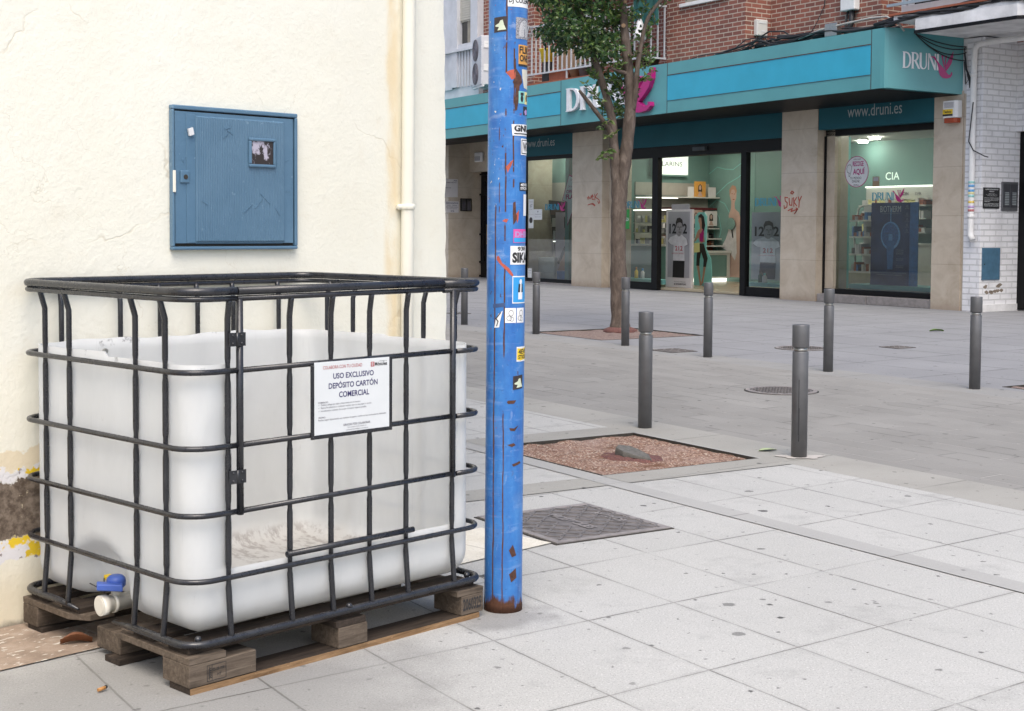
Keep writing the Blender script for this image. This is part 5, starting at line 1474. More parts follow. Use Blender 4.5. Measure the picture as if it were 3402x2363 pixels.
# ---- entrance to the flats at the left
sbox(S, 'entrance_wall', -80.0, -33.35, DF, 21.0, 0, 3.75, M['stone'])
sbox(S, 'lintel', -33.348, -30.152, 20.08, 20.25, 2.88, 3.75, M['stone'])
sbox(S, 'ceiling_panel', -33.348, -30.152, 19.46, 20.07, 3.70, 3.74, M['teal_dark'])
b = MB()
b.box(-33.348, -30.152, 20.46, 20.5, 0.0, 2.9)
dd = 20.42
for i in range(20):
    s = -33.28+i*0.16
    b.box(s, s+0.022, dd-0.012, dd+0.012, 0.42, 2.25)
for z in (0.02, 0.40, 1.16, 2.25, 2.80): b.box(-33.34, -30.16, dd-0.02, dd+0.02, z, z+0.05)
for i in range(9):
    s = -33.1+i*0.35
    b.tube([(s+0.10*math.cos(q*0.7)*(1-q/14), dd, 2.55+0.12*math.sin(q*0.7)*(1-q/14)) for q in range(13)], 0.012, 6)
    b.tube([(s+0.05*math.sin(q), dd-0.012, 1.55+q*0.055) for q in range(6)], 0.010, 6)
    b.tube([(s+0.05*math.sin(q), dd-0.012, 0.60+q*0.055) for q in range(6)], 0.010, 6)
ed = part(S, 'entrance_door', b, M['black'])
part(ed, 'handle', MB().cyl((-32.85, dd-0.06, 0.95), (-32.85, dd-0.06, 1.42), 0.022, 10).ball((-32.85, dd-0.06, 0.94), 0.03).ball((-32.85, dd-0.06, 1.43), 0.03), plain('brass', (0.45, 0.28, 0.08), 0.35, 0.1, metal=1.0))

# ---- upper floor
b = MB()
b.box(-31.05, -28.74, 19.10, 24.0, 4.55, 11.0)
b.box(-23.52, -21.10, 19.00, 24.0, 4.55, 11.0)
b.box(-21.098, -18.20, 19.67, 24.0, 4.55, 11.0)
b.box(-18.198, -12.0, 20.25, 24.0, 4.55, 11.0)
b.box(-28.738, -23.522, 20.6, 24.0, 4.55, 11.0)
b.box(-28.738, -23.522, 19.15, 20.598, 7.6, 11.0)
b.box(-80.0, -31.052, 19.45, 24.0, 4.55, 11.0)
part(S, 'brick_wall', b, M['brick'])
sbox(S, 'canopy_top', -36.9, -16.2, 19.432, 20.2, 4.50, 4.545, M['dirt'])
b = MB().box(-23.06, -21.55, 18.93, 19.20, 5.945, 6.015)
wn = part(S, 'window', b, M['white'], bevel=0.006)
part(wn, 'pane', MB().box(-22.92, -21.62, 18.985, 18.999, 6.03, 7.2), M['curtain_glass'])
# balcony
sbox(S, 'balcony_slab', -28.66, -23.50, 18.40, 20.59, 4.66, 4.737, M['terracotta'])
b = MB(); rd = 18.45; zb, ztp = 4.925, 6.02
b.box(-28.02, -23.54, rd-0.02, rd+0.02, zb, zb+0.035).box(-28.02, -23.54, rd-0.025, rd+0.025, ztp, ztp+0.04)
s = -27.83
while s < -23.6:
    b.box(s-0.014, s+0.014, rd-0.014, rd+0.014, zb+0.035, ztp); s += 0.178
for s in (-26.4, -24.6): b.box(s-0.016, s+0.016, rd-0.016, rd+0.016, 4.737, zb)
b.box(-23.575, -23.535, rd+0.02, 19.0, zb, zb+0.035).box(-23.575, -23.535, rd+0.025, 19.0, ztp, ztp+0.04)
for d_ in (18.60, 18.78, 18.96): b.box(-23.569, -23.541, d_-0.014, d_+0.014, zb+0.035, ztp)
part(S, 'balcony_railing', b, M['rail'])
# white glazed corner at the left
b = MB()
b.box(-36.0, -32.33, 18.93, 19.44, 4.98, 9.0).box(-32.328, -32.05, 18.90, 19.44, 5.02, 9.0).box(-31.40, -31.06, 18.92, 19.44, 5.02, 9.0)
b.box(-32.05, -31.40, 18.93, 19.0, 6.00, 6.12)
b.box(-36.0, -31.06, 18.86, 19.44, 5.93, 6.0)
for i in range(9): b.box(-32.33+i*0.15, -32.33+i*0.15+0.075, 18.94, 19.44, 5.02, 5.93)
b.box(-36.0, -31.06, 18.97, 19.44, 4.60, 5.02)
sw = part(S, 'glazed_gallery', b, M['aluminium'])
b = MB(); z = 6.74
b.box(-32.05, -31.40, 19.02, 19.05, 6.70, 9.0)
while z < 9: b.box(-32.05, -31.40, 19.0, 19.02, z, z+0.055); z += 0.062
part(sw, 'roller_shutter', b, M['shutter'])
part(sw, 'pane', MB().box(-32.04, -31.41, 19.06, 19.08, 6.12, 6.70), M['dark_glass'])
part(sw, 'curtain', MB().box(-31.75, -31.42, 19.045, 19.058, 6.13, 6.70), M['curtain_glass'])
b = MB()
for i in range(5): b.tube([(-30.62+i*0.055, 19.06, 4.75), (-30.60+i*0.05, 19.05, 6.0), (-30.63+i*0.055, 19.06, 9)], 0.03, 8)
part(S, 'wall_cables', b, M['cable'])

# ---- inside the shop
b = MB(); b.box(-36, -12.0, 20.6, 24.3, 3.34, 3.40); part(S, 'ceiling', b, M['ceiling'])
sbox(S, 'shop_floor', -27.94, -16.0, 19.78, 26.0, 0.012, 0.05, M['shop_floor'])
sbox(S, 'back_wall', -28.1, -12.0, 24.0, 24.15, 0.05, 3.34, M['wall_teal'])
sbox(S, 'side_wall', -28.1, -27.94, 19.62, 24.0, 0.05, 3.34, M['wall_teal'])
sbox(S, 'side_wall', -16.5, -16.36, 20.03, 24.0, 0.05, 3.34, M['wall_teal'])
sbox(S, 'window_return', -19.34, -19.30, 19.79, 20.10, 0.25, 3.13, M['mint'])
sbox(S, 'window_return', -16.735, -16.70, 19.79, 20.30, 0.25, 3.13, M['mint'])
sbox(S, 'window_back', -32.2, -28.101, 20.60, 20.66, 0.05, 3.34, M['wall_teal'])
sbox(S, 'window_board', -29.98, -28.4, 20.50, 20.59, 0.05, 2.52, M['wall_grey'])
b = MB()
for s, d_, r_ in ((-24.5, 21.6, 0.16), (-26.6, 22.6, 0.16), (-22.4, 21.2, 0.16), (-21.25, 22.85, 0.11), (-22.3, 23.6, 0.11), (-18.2, 20.9, 0.12), (-29.2, 20.2, 0.10), (-30.6, 20.3, 0.10)):
    b.lathe([(r_, -0.03), (r_, 0.0), (r_*0.8, 0.01)], 20, (s, d_, 3.325))
part(S, 'ceiling_lamps', b, M['lamp'])
b = MB()  # unseen lights added behind the headers to brighten posters and standing board
for s, d_, z in ((-28.7, 19.80, 3.12), (-24.8, 19.98, 3.10), (-21.3, 19.96, 3.10), (-18.3, 19.92, 3.24), (-26.0, 19.98, 3.10)):
    b.lathe([(0.10, -0.02), (0.10, 0.0), (0.08, 0.03)], 16, (s, d_, z))
part(S, 'added_display_lights', b, M['lamp'])
b = MB()
b.box(-27.938, -27.90, 21.6, 23.98, 2.20, 2.52)
part(S, 'shelf_back', b, M['wall_grey'])
# lit brand sign on the side wall
lb = st_thing('lit_sign', 'square lit white sign with pale green lettering inside the shop', 'lit sign', -27.93, 22.8, 2.72)
part(lb, 'box', MB().box(-27.935, -27.79, 22.05, 23.20, 2.68, 3.24), M['wall_teal'])
fc = part(lb, 'face', MB().box(-27.789, -27.78, 22.07, 23.17, 2.72, 3.22), M['lightbox'])
b = MB(); put_text(b, 'CLARINS', (-27.778, 22.18, 2.93), Y_, Z_, 0.80, 0.115, 0.0); part(fc, 'lettering', b, M['ink_grey'])
def goods(label, grp, items, mats):
    for (s0, s1, d0, d1, z0, z1, mi) in items:
        o = mesh_obj('product_box', MB().box(s0-s0, s1-s0, d0-d0, d1-d0, 0, z1-z0), mats[mi])
        o.location = st(s0, d0, z0); o.rotation_euler = (0, 0, TH)
        tag(o, label, 'product box', grp)
# display shelves along that wall
sh = st_thing('display_shelves', 'stepped white cosmetics shelves against the shop side wall', 'shelves', -27.7, 23, 0.05)
b = MB()
b.box(-27.9, -27.45, 21.6, 23.95, 2.14, 2.17)
for z, w_ in ((1.36, 0.45), (1.10, 0.55), (0.92, 0.65)): b.box(-27.9, -27.9+w_, 22.2, 23.95, z, z+0.03)
b.box(-27.9, -27.0, 21.7, 23.96, 0.76, 0.82)
part(sh, 'shelf', b, M['shelf_white'])
part(sh, 'cabinet', MB().box(-27.9, -27.06, 21.8, 23.9, 0.14, 0.755), M['wall_teal'])
part(sh, 'cabinet_frame', MB().box(-27.055, -27.03, 23.86, 23.95, 0.14, 0.755).box(-27.055, -27.03, 21.75, 23.86, 0.14, 0.18).box(-27.055, -27.03, 21.75, 23.86, 0.715, 0.755), M['shelf_white'])
part(sh, 'plinth_light', MB().box(-27.9, -27.1, 21.9, 23.9, 0.055, 0.13), M['tube_lamp'])
part(sh, 'backboard', MB().box(-27.93, -27.91, 21.6, 23.95, 0.85, 2.14), M['wall_grey'])
part(sh, 'lamp', MB().box(-27.5, -27.47, 21.3, 22.6, 2.115, 2.135), M['tube_lamp'])
it = []
rr = random.Random(5)
for z in (1.39, 1.13, 0.95, 0.82):
    d_ = 22.25
    while d_ < 23.9:
        w_ = rr.uniform(0.05, 0.12); h = rr.uniform(0.05, 0.14)
        it.append((-27.75, -27.62, d_, d_+w_*0.8, z+0.001, z+h, rr.randrange(4))); d_ += w_
goods('small cosmetics box on the stepped white shelves inside the door', 'goods on the stepped shelves', it, [M['board_white'], M['ink_black'], M['terracotta'], M['skin_light']])
def magazine(root, s, d0, d1, z0, z1, mat, fig=True):
    part(root, 'picture', MB().box(s, s+0.015, d0, d1, z0, z1), mat)
    if fig:
        dc = (d0+d1)/2; h = z1-z0
        b = MB().shape([(0.10*h*math.cos(q*0.6283), 0.16*h*math.sin(q*0.6283)) for q in range(10)], (s+0.017, dc, z0+h*0.60), Y_, Z_, 0.002)
        b.shape([(-0.2*h, -0.0), (0.2*h, 0.0), (0.06*h, 0.3*h), (-0.06*h, 0.3*h)], (s+0.0165, dc, z0+0.05*h), Y_, Z_, 0.002)
        part(root, 'figure', b, M['skin_light'])
        b = MB().shape([(-0.17*h, -0.28*h), (-0.15*h, 0.10*h), (0, 0.22*h), (0.15*h, 0.10*h), (0.17*h, -0.28*h)], (s+0.0158, dc, z0+h*0.62), Y_, Z_, 0.0012)
        part(root, 'hair', b, M['hair'])
pcs = st_thing('shelf_pictures', 'row of small pictures and boxes on the top shop shelf', 'picture cards', -27.6, 23, 2.17)
magazine(pcs, -27.55, 23.18, 23.55, 2.17, 2.56, M['orange'])
for d0, d1 in ((22.95, 23.14), (23.62, 23.86)): magazine(pcs, -27.52, d0, d1, 2.17, 2.42, M['board_white'], False)
mg = st_thing('magazine_rack', 'slanted dark red rack of glossy pictures behind the standing board', 'rack', -27.6, 23.3, 1.5)
part(mg, 'rack', MB().box(-27.85, -27.55, 22.4, 23.95, 1.84, 1.90), plain('dark_red', (0.10, 0.012, 0.018), 0.5))
magazine(mg, -27.56, 23.05, 23.45, 1.50, 1.84, M['skin_light']); magazine(mg, -27.5, 23.5, 23.9, 1.44, 1.82, M['board_white']); magazine(mg, -27.56, 22.5, 22.95, 1.50, 1.84, M['orange'])
mr = st_thing('round_mirror', 'round make-up mirror on an arm beside the shelves', 'mirror', -26.95, 23.9, 1.1)
part(mr, 'disc', MB().tube([(-27.0, 23.94, 1.50), (-27.0, 23.92, 1.50)], 0.15, 24), M['wall_teal'])
part(mr, 'arm', MB().tube([(-27.0, 23.96, 1.36), (-26.95, 23.96, 1.15)], 0.012, 8), M['black'])
# large mural of a woman on the back wall
mu = st_thing('wall_mural', 'tall printed mural of a woman in a white top on the teal back wall', 'mural', -26.95, 23.99, 0.2)
def fig(root, name, pts, mat, org, k=1.0, th=0.004, xd=X_):
    b = MB().shape(pts, org, xd, Z_, th, 0, (k, k)); return part(root, name, b, mat)
part(mu, 'print', MB().box(-27.9, -26.2, 23.985, 23.997, 0.12, 3.30), plain('mural_teal', (0.19, 0.33, 0.30), 0.5, 0.18, 1.2))
fig(mu, 'figure', [(-0.28, 0.0), (0.32, 0.0), (0.36, 0.9), (0.33, 1.35), (0.22, 1.62), (0.06, 1.72), (0.05, 1.86), (0.11, 1.98), (0.12, 2.14), (0.05, 2.26), (-0.05, 2.28), (-0.12, 2.20), (-0.13, 2.04), (-0.07, 1.90), (-0.08, 1.72), (-0.16, 1.56), (-0.14, 1.30), (-0.24, 0.9)], M['skin_light'], (-26.98, 23.984, 0.16))
fig(mu, 'top', [(-0.42, 0.75), (-0.10, 0.62), (0.10, 0.42), (0.16, 0.62), (0.12, 1.25), (0.06, 1.45), (-0.10, 1.38), (-0.16, 1.15), (-0.26, 0.95)], M['shirt'], (-26.98, 23.979, 0.16))
fig(mu, 'hair', [(-0.13, 2.06), (-0.14, 2.20), (-0.04, 2.31), (0.08, 2.28), (0.13, 2.16), (0.09, 2.10), (0.04, 2.20), (-0.06, 2.20), (-0.10, 2.10)], M['skin'], (-26.98, 23.979, 0.16))
b = MB()
for x0, x1, y in ((-0.06, -0.02, 2.09), (0.03, 0.07, 2.08)): b.box(-26.98+x0, -26.98+x1, 23.976, 23.979, 0.16+y, 0.16+y+0.012)
b.box(-26.98-0.01, -26.98+0.05, 23.976, 23.979, 0.16+1.945, 0.16+1.96)
part(mu, 'face', b, M['siren_red'])
b = MB()
for pts in ([(-0.9, 2.62), (-0.6, 2.78), (-0.3, 2.72), (0.0, 2.70), (0.3, 2.85), (0.6, 3.1)], [(-0.9, 1.95), (-0.6, 2.1), (-0.2, 2.35), (0.2, 2.5), (0.6, 2.75)], [(-0.85, 1.8), (-0.6, 1.95), (-0.3, 1.85), (-0.1, 1.6)], [(-0.75, 1.8), (-0.5, 1.5), (-0.42, 1.2), (-0.48, 1.0)], [(-0.7, 1.2), (-0.6, 0.8), (-0.52, 0.55)]):
    stroke(b, pts, 0.02, (-27.0, 23.983, 0.16), X_, Z_)
part(mu, 'lines', b, M['mint'])
# standing board with a man in a white T-shirt
def man(root, s0, s1, z0, z1, d_, txt=True):
    w_, h = s1-s0, z1-z0
    def P(pts): return [(x*w_, y*h) for x, y in pts]
    o = (s0, d_, z0)
    def f(name, pts, mat, k): return part(root, name, MB().shape(P(pts), (s0, d_-0.002*k, z0), X_, Z_, 0.002), mat)
    f('trousers', [(0.24, 0.0), (0.80, 0.0), (0.82, 0.28), (0.26, 0.28)], M['trousers'], 1)
    f('arms', [(0.0, 0.56), (0.12, 0.52), (0.30, 0.58), (0.72, 0.58), (0.86, 0.50), (1.0, 0.52), (0.98, 0.60), (0.80, 0.66), (0.2, 0.66), (0.0, 0.62)], M['skin_grey'], 1)
    f('shirt', [(0.26, 0.27), (0.82, 0.27), (0.80, 0.50), (0.96, 0.53), (0.90, 0.62), (0.66, 0.685), (0.40, 0.685), (0.10, 0.64), (0.0, 0.58), (0.14, 0.53), (0.28, 0.52)], M['shirt'], 2)
    hd = f('head', [(0.44, 0.68), (0.52, 0.655), (0.60, 0.66), (0.68, 0.72), (0.71, 0.80), (0.70, 0.87), (0.60, 0.91), (0.50, 0.90), (0.42, 0.85), (0.41, 0.78)], M['skin_grey'], 3)
    part(hd, 'hair', MB().shape(P([(0.40, 0.80), (0.38, 0.88), (0.44, 0.945), (0.58, 0.955), (0.70, 0.92), (0.73, 0.84), (0.70, 0.80), (0.68, 0.86), (0.60, 0.88), (0.50, 0.875), (0.44, 0.86)]), (s0, d_-0.008, z0), X_, Z_, 0.002), M['hair'])
    b = MB()
    for pts in ([(0.47, 0.805), (0.54, 0.805)], [(0.60, 0.805), (0.66, 0.805)]): stroke(b, P(pts), 0.016, (s0, d_-0.009, z0), X_, Z_, 0.001)
    stroke(b, P([(0.52, 0.725), (0.62, 0.725)]), 0.012, (s0, d_-0.009, z0), X_, Z_, 0.001); stroke(b, P([(0.57, 0.80), (0.575, 0.755)]), 0.012, (s0, d_-0.009, z0), X_, Z_, 0.001)
    part(hd, 'face', b, M['hair'])
    b = MB()
    put_text(b, '12', (s0+w_*0.06, d_-0.0035, z0+h*0.70), X_, Z_, w_*0.34, h*0.16, 0.03)
    put_text(b, '2', (s0+w_*0.72, d_-0.0035, z0+h*0.70), X_, Z_, w_*0.20, h*0.16, 0.03)
    part(root, 'numerals', b, M['ink_black'])
    b = MB(); put_text(b, '212', (s0+w_*0.36, d_-0.0065, z0+h*0.43), X_, Z_, w_*0.36, h*0.075, 0.02)
    put_text(b, 'CAROLINA HERRERA', (s0+w_*0.20, d_-0.0065, z0+h*0.375), X_, Z_, w_*0.58, h*0.022, 0.0)
    part(root, 'lettering', b, M['ink_red'])
sb = st_thing('standing_board', 'white standing advertising board of a man in a white T-shirt in the doorway', 'display board', -24.76, 20.4, 0.05)
part(sb, 'board', MB().box(-25.21, -24.30, 20.40, 20.46, 0.051, 1.80), M['board_white'], bevel=0.004)
part(sb, 'header', MB().box(-25.03, -24.42, 20.41, 20.44, 1.801, 1.92), M['poster_grey'])
part(sb, 'print', MB().box(-25.13, -24.37, 20.394, 20.3995, 0.27, 1.75), M['poster_grey'])
man(sb, -25.12, -24.40, 0.27, 1.68, 20.393)
b = MB(); put_text(b, '#212FOREVERYOUNG', (-24.90, 20.398, 0.10), X_, Z_, 0.42, 0.045, 0.03); put_text(b, 'ICE COOL PERFUME', (-24.90, 20.398, 0.165), X_, Z_, 0.40, 0.02, 0.0)
part(sb, 'lettering', b, M['ink_black'])
# cut-out of a dark-haired shopper
cw = st_thing('cutout_figure', 'flat cut-out of a long-haired woman with shopping bags on a mint panel', 'display figure', -25.2, 21.5, 0.05)
part(cw, 'panel', MB().shape([(-0.30, 0.0), (0.33, 0.0), (0.33, 0.35), (0.30, 0.62), (0.12, 0.86), (0.14, 1.60), (0.05, 1.70), (-0.16, 1.70), (-0.28, 1.60)], (-25.24, 21.53, 0.052), X_, Z_, 0.02), M['mint'])
o = (-25.24, 21.509, 0.05)
hd = fig(cw, 'hair', [(-0.16, 1.62), (-0.06, 1.67), (0.04, 1.60), (0.09, 1.40), (0.04, 1.25), (-0.02, 1.28), (-0.05, 1.5), (-0.12, 1.45)], M['hair'], o)
fig(cw, 'skin', [(-0.15, 1.50), (-0.11, 1.44), (-0.08, 1.32), (-0.16, 1.28), (-0.28, 1.05), (-0.25, 1.02), (-0.14, 1.12), (-0.05, 0.98), (0.09, 1.02), (0.06, 1.12), (0.02, 1.28), (-0.03, 1.34), (-0.03, 1.46), (-0.05, 1.57), (-0.12, 1.58)], M['skin'], (o[0], o[1]-0.004, o[2]))
fig(cw, 'top', [(-0.09, 1.02), (0.03, 1.02), (0.06, 1.22), (0.02, 1.32), (-0.05, 1.20), (-0.09, 1.24)], M['magenta'], (o[0], o[1]-0.008, o[2]))
fig(cw, 'leggings', [(-0.12, 0.98), (0.05, 0.98), (0.20, 0.64), (0.14, 0.44), (0.05, 0.44), (0.06, 0.60), (-0.03, 0.78), (-0.08, 0.62), (-0.09, 0.46), (-0.20, 0.46), (-0.19, 0.70)], M['hair'], (o[0], o[1]-0.006, o[2]))
fig(cw, 'legs', [(-0.19, 0.46), (-0.10, 0.46), (-0.04, 0.12), (0.02, 0.02), (-0.06, 0.0), (-0.10, 0.14)], M['skin'], (o[0], o[1]-0.004, o[2]))
fig(cw, 'legs', [(0.05, 0.44), (0.13, 0.44), (0.07, 0.18), (0.04, 0.05), (-0.02, 0.06), (0.02, 0.2)], M['skin'], (o[0], o[1]-0.002, o[2]))
fig(cw, 'shopping_bag', [(-0.29, 0.76), (-0.08, 0.78), (-0.09, 1.0), (-0.28, 0.98)], M['lemon'], (o[0], o[1]-0.010, o[2]))
# goods and prints behind the door panes
pr = st_thing('window_poster', 'poster of a man in a white T-shirt behind the right door pane', 'poster', -21.7, 20.3, 0.3)
part(pr, 'print', MB().box(-22.25, -21.30, 20.30, 20.33, 0.32, 1.72), M['poster_grey'])
man(pr, -22.2, -21.36, 0.34, 1.60, 20.298)
ps = st_thing('display_plinth', 'pale blue window shelf behind the right door pane', 'shelf', -21.7, 20.1, 0.2)
part(ps, 'shelf', MB().box(-22.12, -20.55, 20.0, 20.29, 0.19, 0.27), M['mint'])
def bottle(name, label, s, d_, z, h, r_, mat, cap, grp='bottles on the window shelves'):
    t_ = st_thing(name, label, 'bottle', s, d_, z, grp)
    bo = part(t_, 'body', MB().lathe([(r_*0.95, 0.001), (r_, h*0.1), (r_, h*0.62), (r_*0.45, h*0.76), (r_*0.4, h*0.78)], 14, (s, d_, z)), mat)
    part(t_, 'cap', MB().lathe([(r_*0.5, h*0.781), (r_*0.45, h)], 12, (s, d_, z)), cap)
bottle('bottle', 'dark green bottle behind the right door pane', -21.75, 20.1, 0.27, 0.24, 0.045, plain('green_bottle', (0.02, 0.09, 0.05), 0.3), M['ink_black'])
bottle('bottle', 'white and green bottle beside the dark green one', -21.60, 20.08, 0.27, 0.20, 0.05, M['board_white'], M['mint'])
ls = st_thing('display_plinth', 'pale teal window shelf behind the left door pane', 'shelf', -26.2, 20.5, 0.1)
part(ls, 'shelf', MB().box(-27.2, -25.2, 20.3, 20.75, 0.10, 0.20), M['mint'])
bottle('bottle', 'orange sun lotion bottle behind the left door pane', -26.42, 20.5, 0.20, 0.26, 0.045, M['yellow'], M['orange'])
bottle('bottle', 'white lotion bottle behind the left door pane', -26.18, 20.5, 0.20, 0.24, 0.045, M['board_white'], M['sky_blue'])
ck = st_thing('goods_counter', 'dim cosmetics counter seen through the left door pane', 'counter', -26.8, 21.4, 0.05)
part(ck, 'body', MB().box(-27.6, -26.1, 21.1, 21.7, 0.051, 0.95), M['wall_teal'])
part(ck, 'top', MB().box(-27.65, -26.05, 21.05, 21.75, 0.951, 0.99), M['shelf_white'])
it = []; rr = random.Random(9)
for i in range(16):
    s = -27.55+i*0.09
    for z in (1.0, 1.28, 1.52): it.append((s, s+0.065, 21.35, 21.5, z, z+rr.uniform(0.06, 0.17), rr.randrange(4)))
b = MB().box(-27.6, -26.1, 21.3, 21.6, 1.255, 1.275).box(-27.6, -26.1, 21.3, 21.6, 1.495, 1.515)
part(ck, 'shelf', b, M['shelf_white'])
goods('small product box on the dim counter behind the left door pane', 'goods on the dim counter', it, [M['board_white'], M['lemon'], M['ink_black'], M['poster_grey']])
part(ck, 'lamp', MB().box(-27.6, -26.1, 21.3, 21.34, 1.80, 1.83), M['tube_lamp'])
def vinyl(s0, s1, z0, d_, up, label, mats=('ink_cyan', 'magenta')):
    t_ = st_thing('window_vinyl', label, 'window lettering', (s0+s1)/2, d_, z0, 'shop name stuck on the panes')
    w_ = s1-s0
    b = MB(); word(b, lambda x, y, h: (s0+w_*0.68*x, d_-h, z0+up*0.6*y+up*0.12), 0.001); part(t_, 'lettering', b, M[mats[0]])
    b = MB(); lily(b, lambda x, y, h: (s0+w_*(0.60+0.40*x), d_-0.001-h, z0+up*y), 0.001); part(t_, 'emblem', b, M[mats[1]])
vinyl(-25.87, -25.06, 1.80, 19.712, 0.26, 'blue and magenta shop name stuck on the left door pane')
vinyl(-21.52, -20.62, 1.80, 19.712, 0.27, 'blue and magenta shop name stuck on the right door pane')
vinyl(-18.38, -17.62, 1.87, 19.712, 0.25, 'blue and magenta shop name on the big window above the blue poster')
vinyl(-28.86, -28.00, 1.78, 19.552, 0.24, 'blue and magenta shop name on the window left of the tree')
gs = st_thing('green_sticker', 'green sticker with white capitals on the left door pane beside the trunk', 'sticker', -25.8, 19.71, 1.38)
part(gs, 'sheet', MB().box(-25.96, -25.68, 19.708, 19.712, 1.36, 1.80), plain('green_film', (0.03, 0.30, 0.06), 0.5))
b = MB(); put_text(b, 'LIMPIEZA', (-25.95, 19.7065, 1.54), X_, Z_, 0.26, 0.07, 0.02); part(gs, 'lettering', b, M['paper'])

# ---- right window display
po = st_thing('blue_poster', 'dark blue skin-care poster with a glowing bubble in the right shop window', 'poster', -18.2, 20.1, 0.32)
part(po, 'panel', MB().box(-18.75, -17.82, 20.10, 20.14, 0.342, 1.87), M['poster_blue'])
part(po, 'side_panel', MB().shape([(0, 0), (0.19, 0.0), (0.19, 1.53), (0, 1.53)], (-17.815, 20.12, 0.342), X_, Z_, 0.02), M['mid_blue'])
b = MB(); put_text(b, 'BIOTHERM', (-18.53, 20.097, 1.695), X_, Z_, 0.50, 0.115, 0.0); part(po, 'lettering', b, M['paper'])
b = MB(); put_text(b, 'THE HEALING POWER OF LIFE PLANKTON', (-18.50, 20.097, 1.662), X_, Z_, 0.46, 0.018)
for z, s_ in ((0.99, '5% Fracción Probiótica'), (0.955, 'de Life Plankton'), (0.92, 'REGENERADORA'), (0.83, 'Textura Hidratante'), (0.80, 'RELAJANTE'), (0.70, 'Vitamina E'), (0.67, 'ILUMINADORA')): put_text(b, s_, (-18.13, 20.097, z), X_, Z_, 0.18, 0.018)
put_text(b, 'EL PODER REGENERADOR DEL 5% DE FRACCIÓN PROBIÓTICA DE LIFE PLANKTON', (-18.72, 20.097, 0.565), X_, Z_, 0.84, 0.022)
put_text(b, 'EN SU PIEL MÁS RENOVADA, TONIFICANTE AGRADABLE Y SUAVE', (-18.58, 20.097, 0.525), X_, Z_, 0.60, 0.02)
for z in (1.80, 1.66, 1.56, 1.46, 1.36):
    for k in range(14): stroke(b, [(0.018*math.cos(k*0.449), 0.018*math.sin(k*0.449)), (0.018*math.cos((k+1)*0.449), 0.018*math.sin((k+1)*0.449))], 0.004, (-17.88, 20.097, z), X_, Z_, 0.001)
    put_text(b, 'HIDRATANTE', (-17.93, 20.097, z-0.045), X_, Z_, 0.10, 0.012)
part(po, 'small_print', b, M['letters_grey'])
b = MB(); cx, cz = -18.27, 1.26
out_ = [(0.235*math.cos(2*math.pi*k/40), 0.26*math.sin(2*math.pi*k/40)) for k in range(40)]
inn = [(0.200*math.cos(2*math.pi*k/40)-0.008, 0.225*math.sin(2*math.pi*k/40)+0.008) for k in range(40)]
for k in range(40):
    l = (k+1) % 40
    b.add([(cx+p[0], 20.098, cz+p[1]) for p in (out_[k], out_[l], inn[l], inn[k])], [(0, 1, 2, 3)])
stroke(b, [(0.0, 0.24), (0.0, 0.42), (0.01, 0.5)], 0.018, (cx, 20.099, cz), X_, Z_, 0.001)
part(po, 'bubble_rim', b, M['pale_blue'])
part(po, 'bubble', MB().shape(inn, (cx, 20.0992, cz), X_, Z_, 0.0005), plain('bubble_print', (0.05, 0.16, 0.42), 0.4, 0.6, 30))
part(po, 'tube', MB().shape([(-0.06, -0.62), (0.06, -0.62), (0.095, -0.10), (-0.095, -0.10)], (cx, 20.0975, cz), X_, Z_, 0.001), M['mid_blue'])
part(po, 'tube_cap', MB().shape([(-0.045, -0.62+0.53), (0.045, -0.62+0.53), (0.045, 0.03), (-0.045, 0.03)], (cx, 20.0975, cz), X_, Z_, 0.001), M['pale_blue'])
ws = st_thing('window_shelf', 'pale teal and white display shelf under the blue poster', 'shelf', -18, 20.1, 0.16)
part(ws, 'top', MB().box(-19.18, -16.75, 19.98, 20.7, 0.26, 0.34), M['mint'])
part(ws, 'front', MB().box(-19.14, -16.75, 20.0, 20.7, 0.06, 0.259), M['shelf_white'])
st_ = st_thing('round_sticker', 'round white pick-up sticker with magenta rim on the right shop window', 'sticker', -18.77, 19.71, 2.18)
ring = [(0.295*math.cos(2*math.pi*k/48), 0.29*math.sin(2*math.pi*k/48)) for k in range(48)]
part(st_, 'rim', MB().shape(ring, (-18.77, 19.712, 2.445), X_, Z_, 0.002), M['magenta'])
part(st_, 'sheet', MB().shape([(x*0.955, y*0.955) for x, y in ring], (-18.77, 19.7095, 2.445), X_, Z_, 0.0006), M['paper'])
b = MB(); put_text(b, 'RECOGE', (-18.87, 19.7085, 2.545), X_, Z_, 0.27, 0.095, 0.03); put_text(b, 'AQUÍ', (-18.86, 19.7085, 2.375), X_, Z_, 0.29, 0.150, 0.03); part(st_, 'lettering', b, M['magenta'])
b = MB(); put_text(b, 'TU PEDIDO', (-18.93, 19.7085, 2.305), X_, Z_, 0.28, 0.045, 0.01); put_text(b, 'ONLINE', (-18.88, 19.7085, 2.245), X_, Z_, 0.19, 0.045, 0.01); put_text(b, 'DRUNI.es', (-18.84, 19.7085, 2.185), X_, Z_, 0.13, 0.028, 0.02); put_text(b, 'CLICK & COLLECT', (-18.85, 19.7085, 2.665), X_, Z_, 0.19, 0.022, 0.01); part(st_, 'lettering', b, M['ink_black']); b = MB()
stroke(b, [(0, 0.0), (-0.06, 0.02), (-0.08, 0.09), (-0.05, 0.15), (0.01, 0.16), (0.05, 0.12), (0.03, 0.03), (0.0, -0.06), (-0.02, -0.06), (-0.02, 0.0)], 0.008, (-18.94, 19.7085, 2.42), X_, Z_, 0.001)
part(st_, 'drawing', b, M['ink_black'])
cs_ = st_thing('warning_sticker', 'faded orange camera warning sticker on the right shop window', 'sticker', -18.29, 19.71, 2.16)
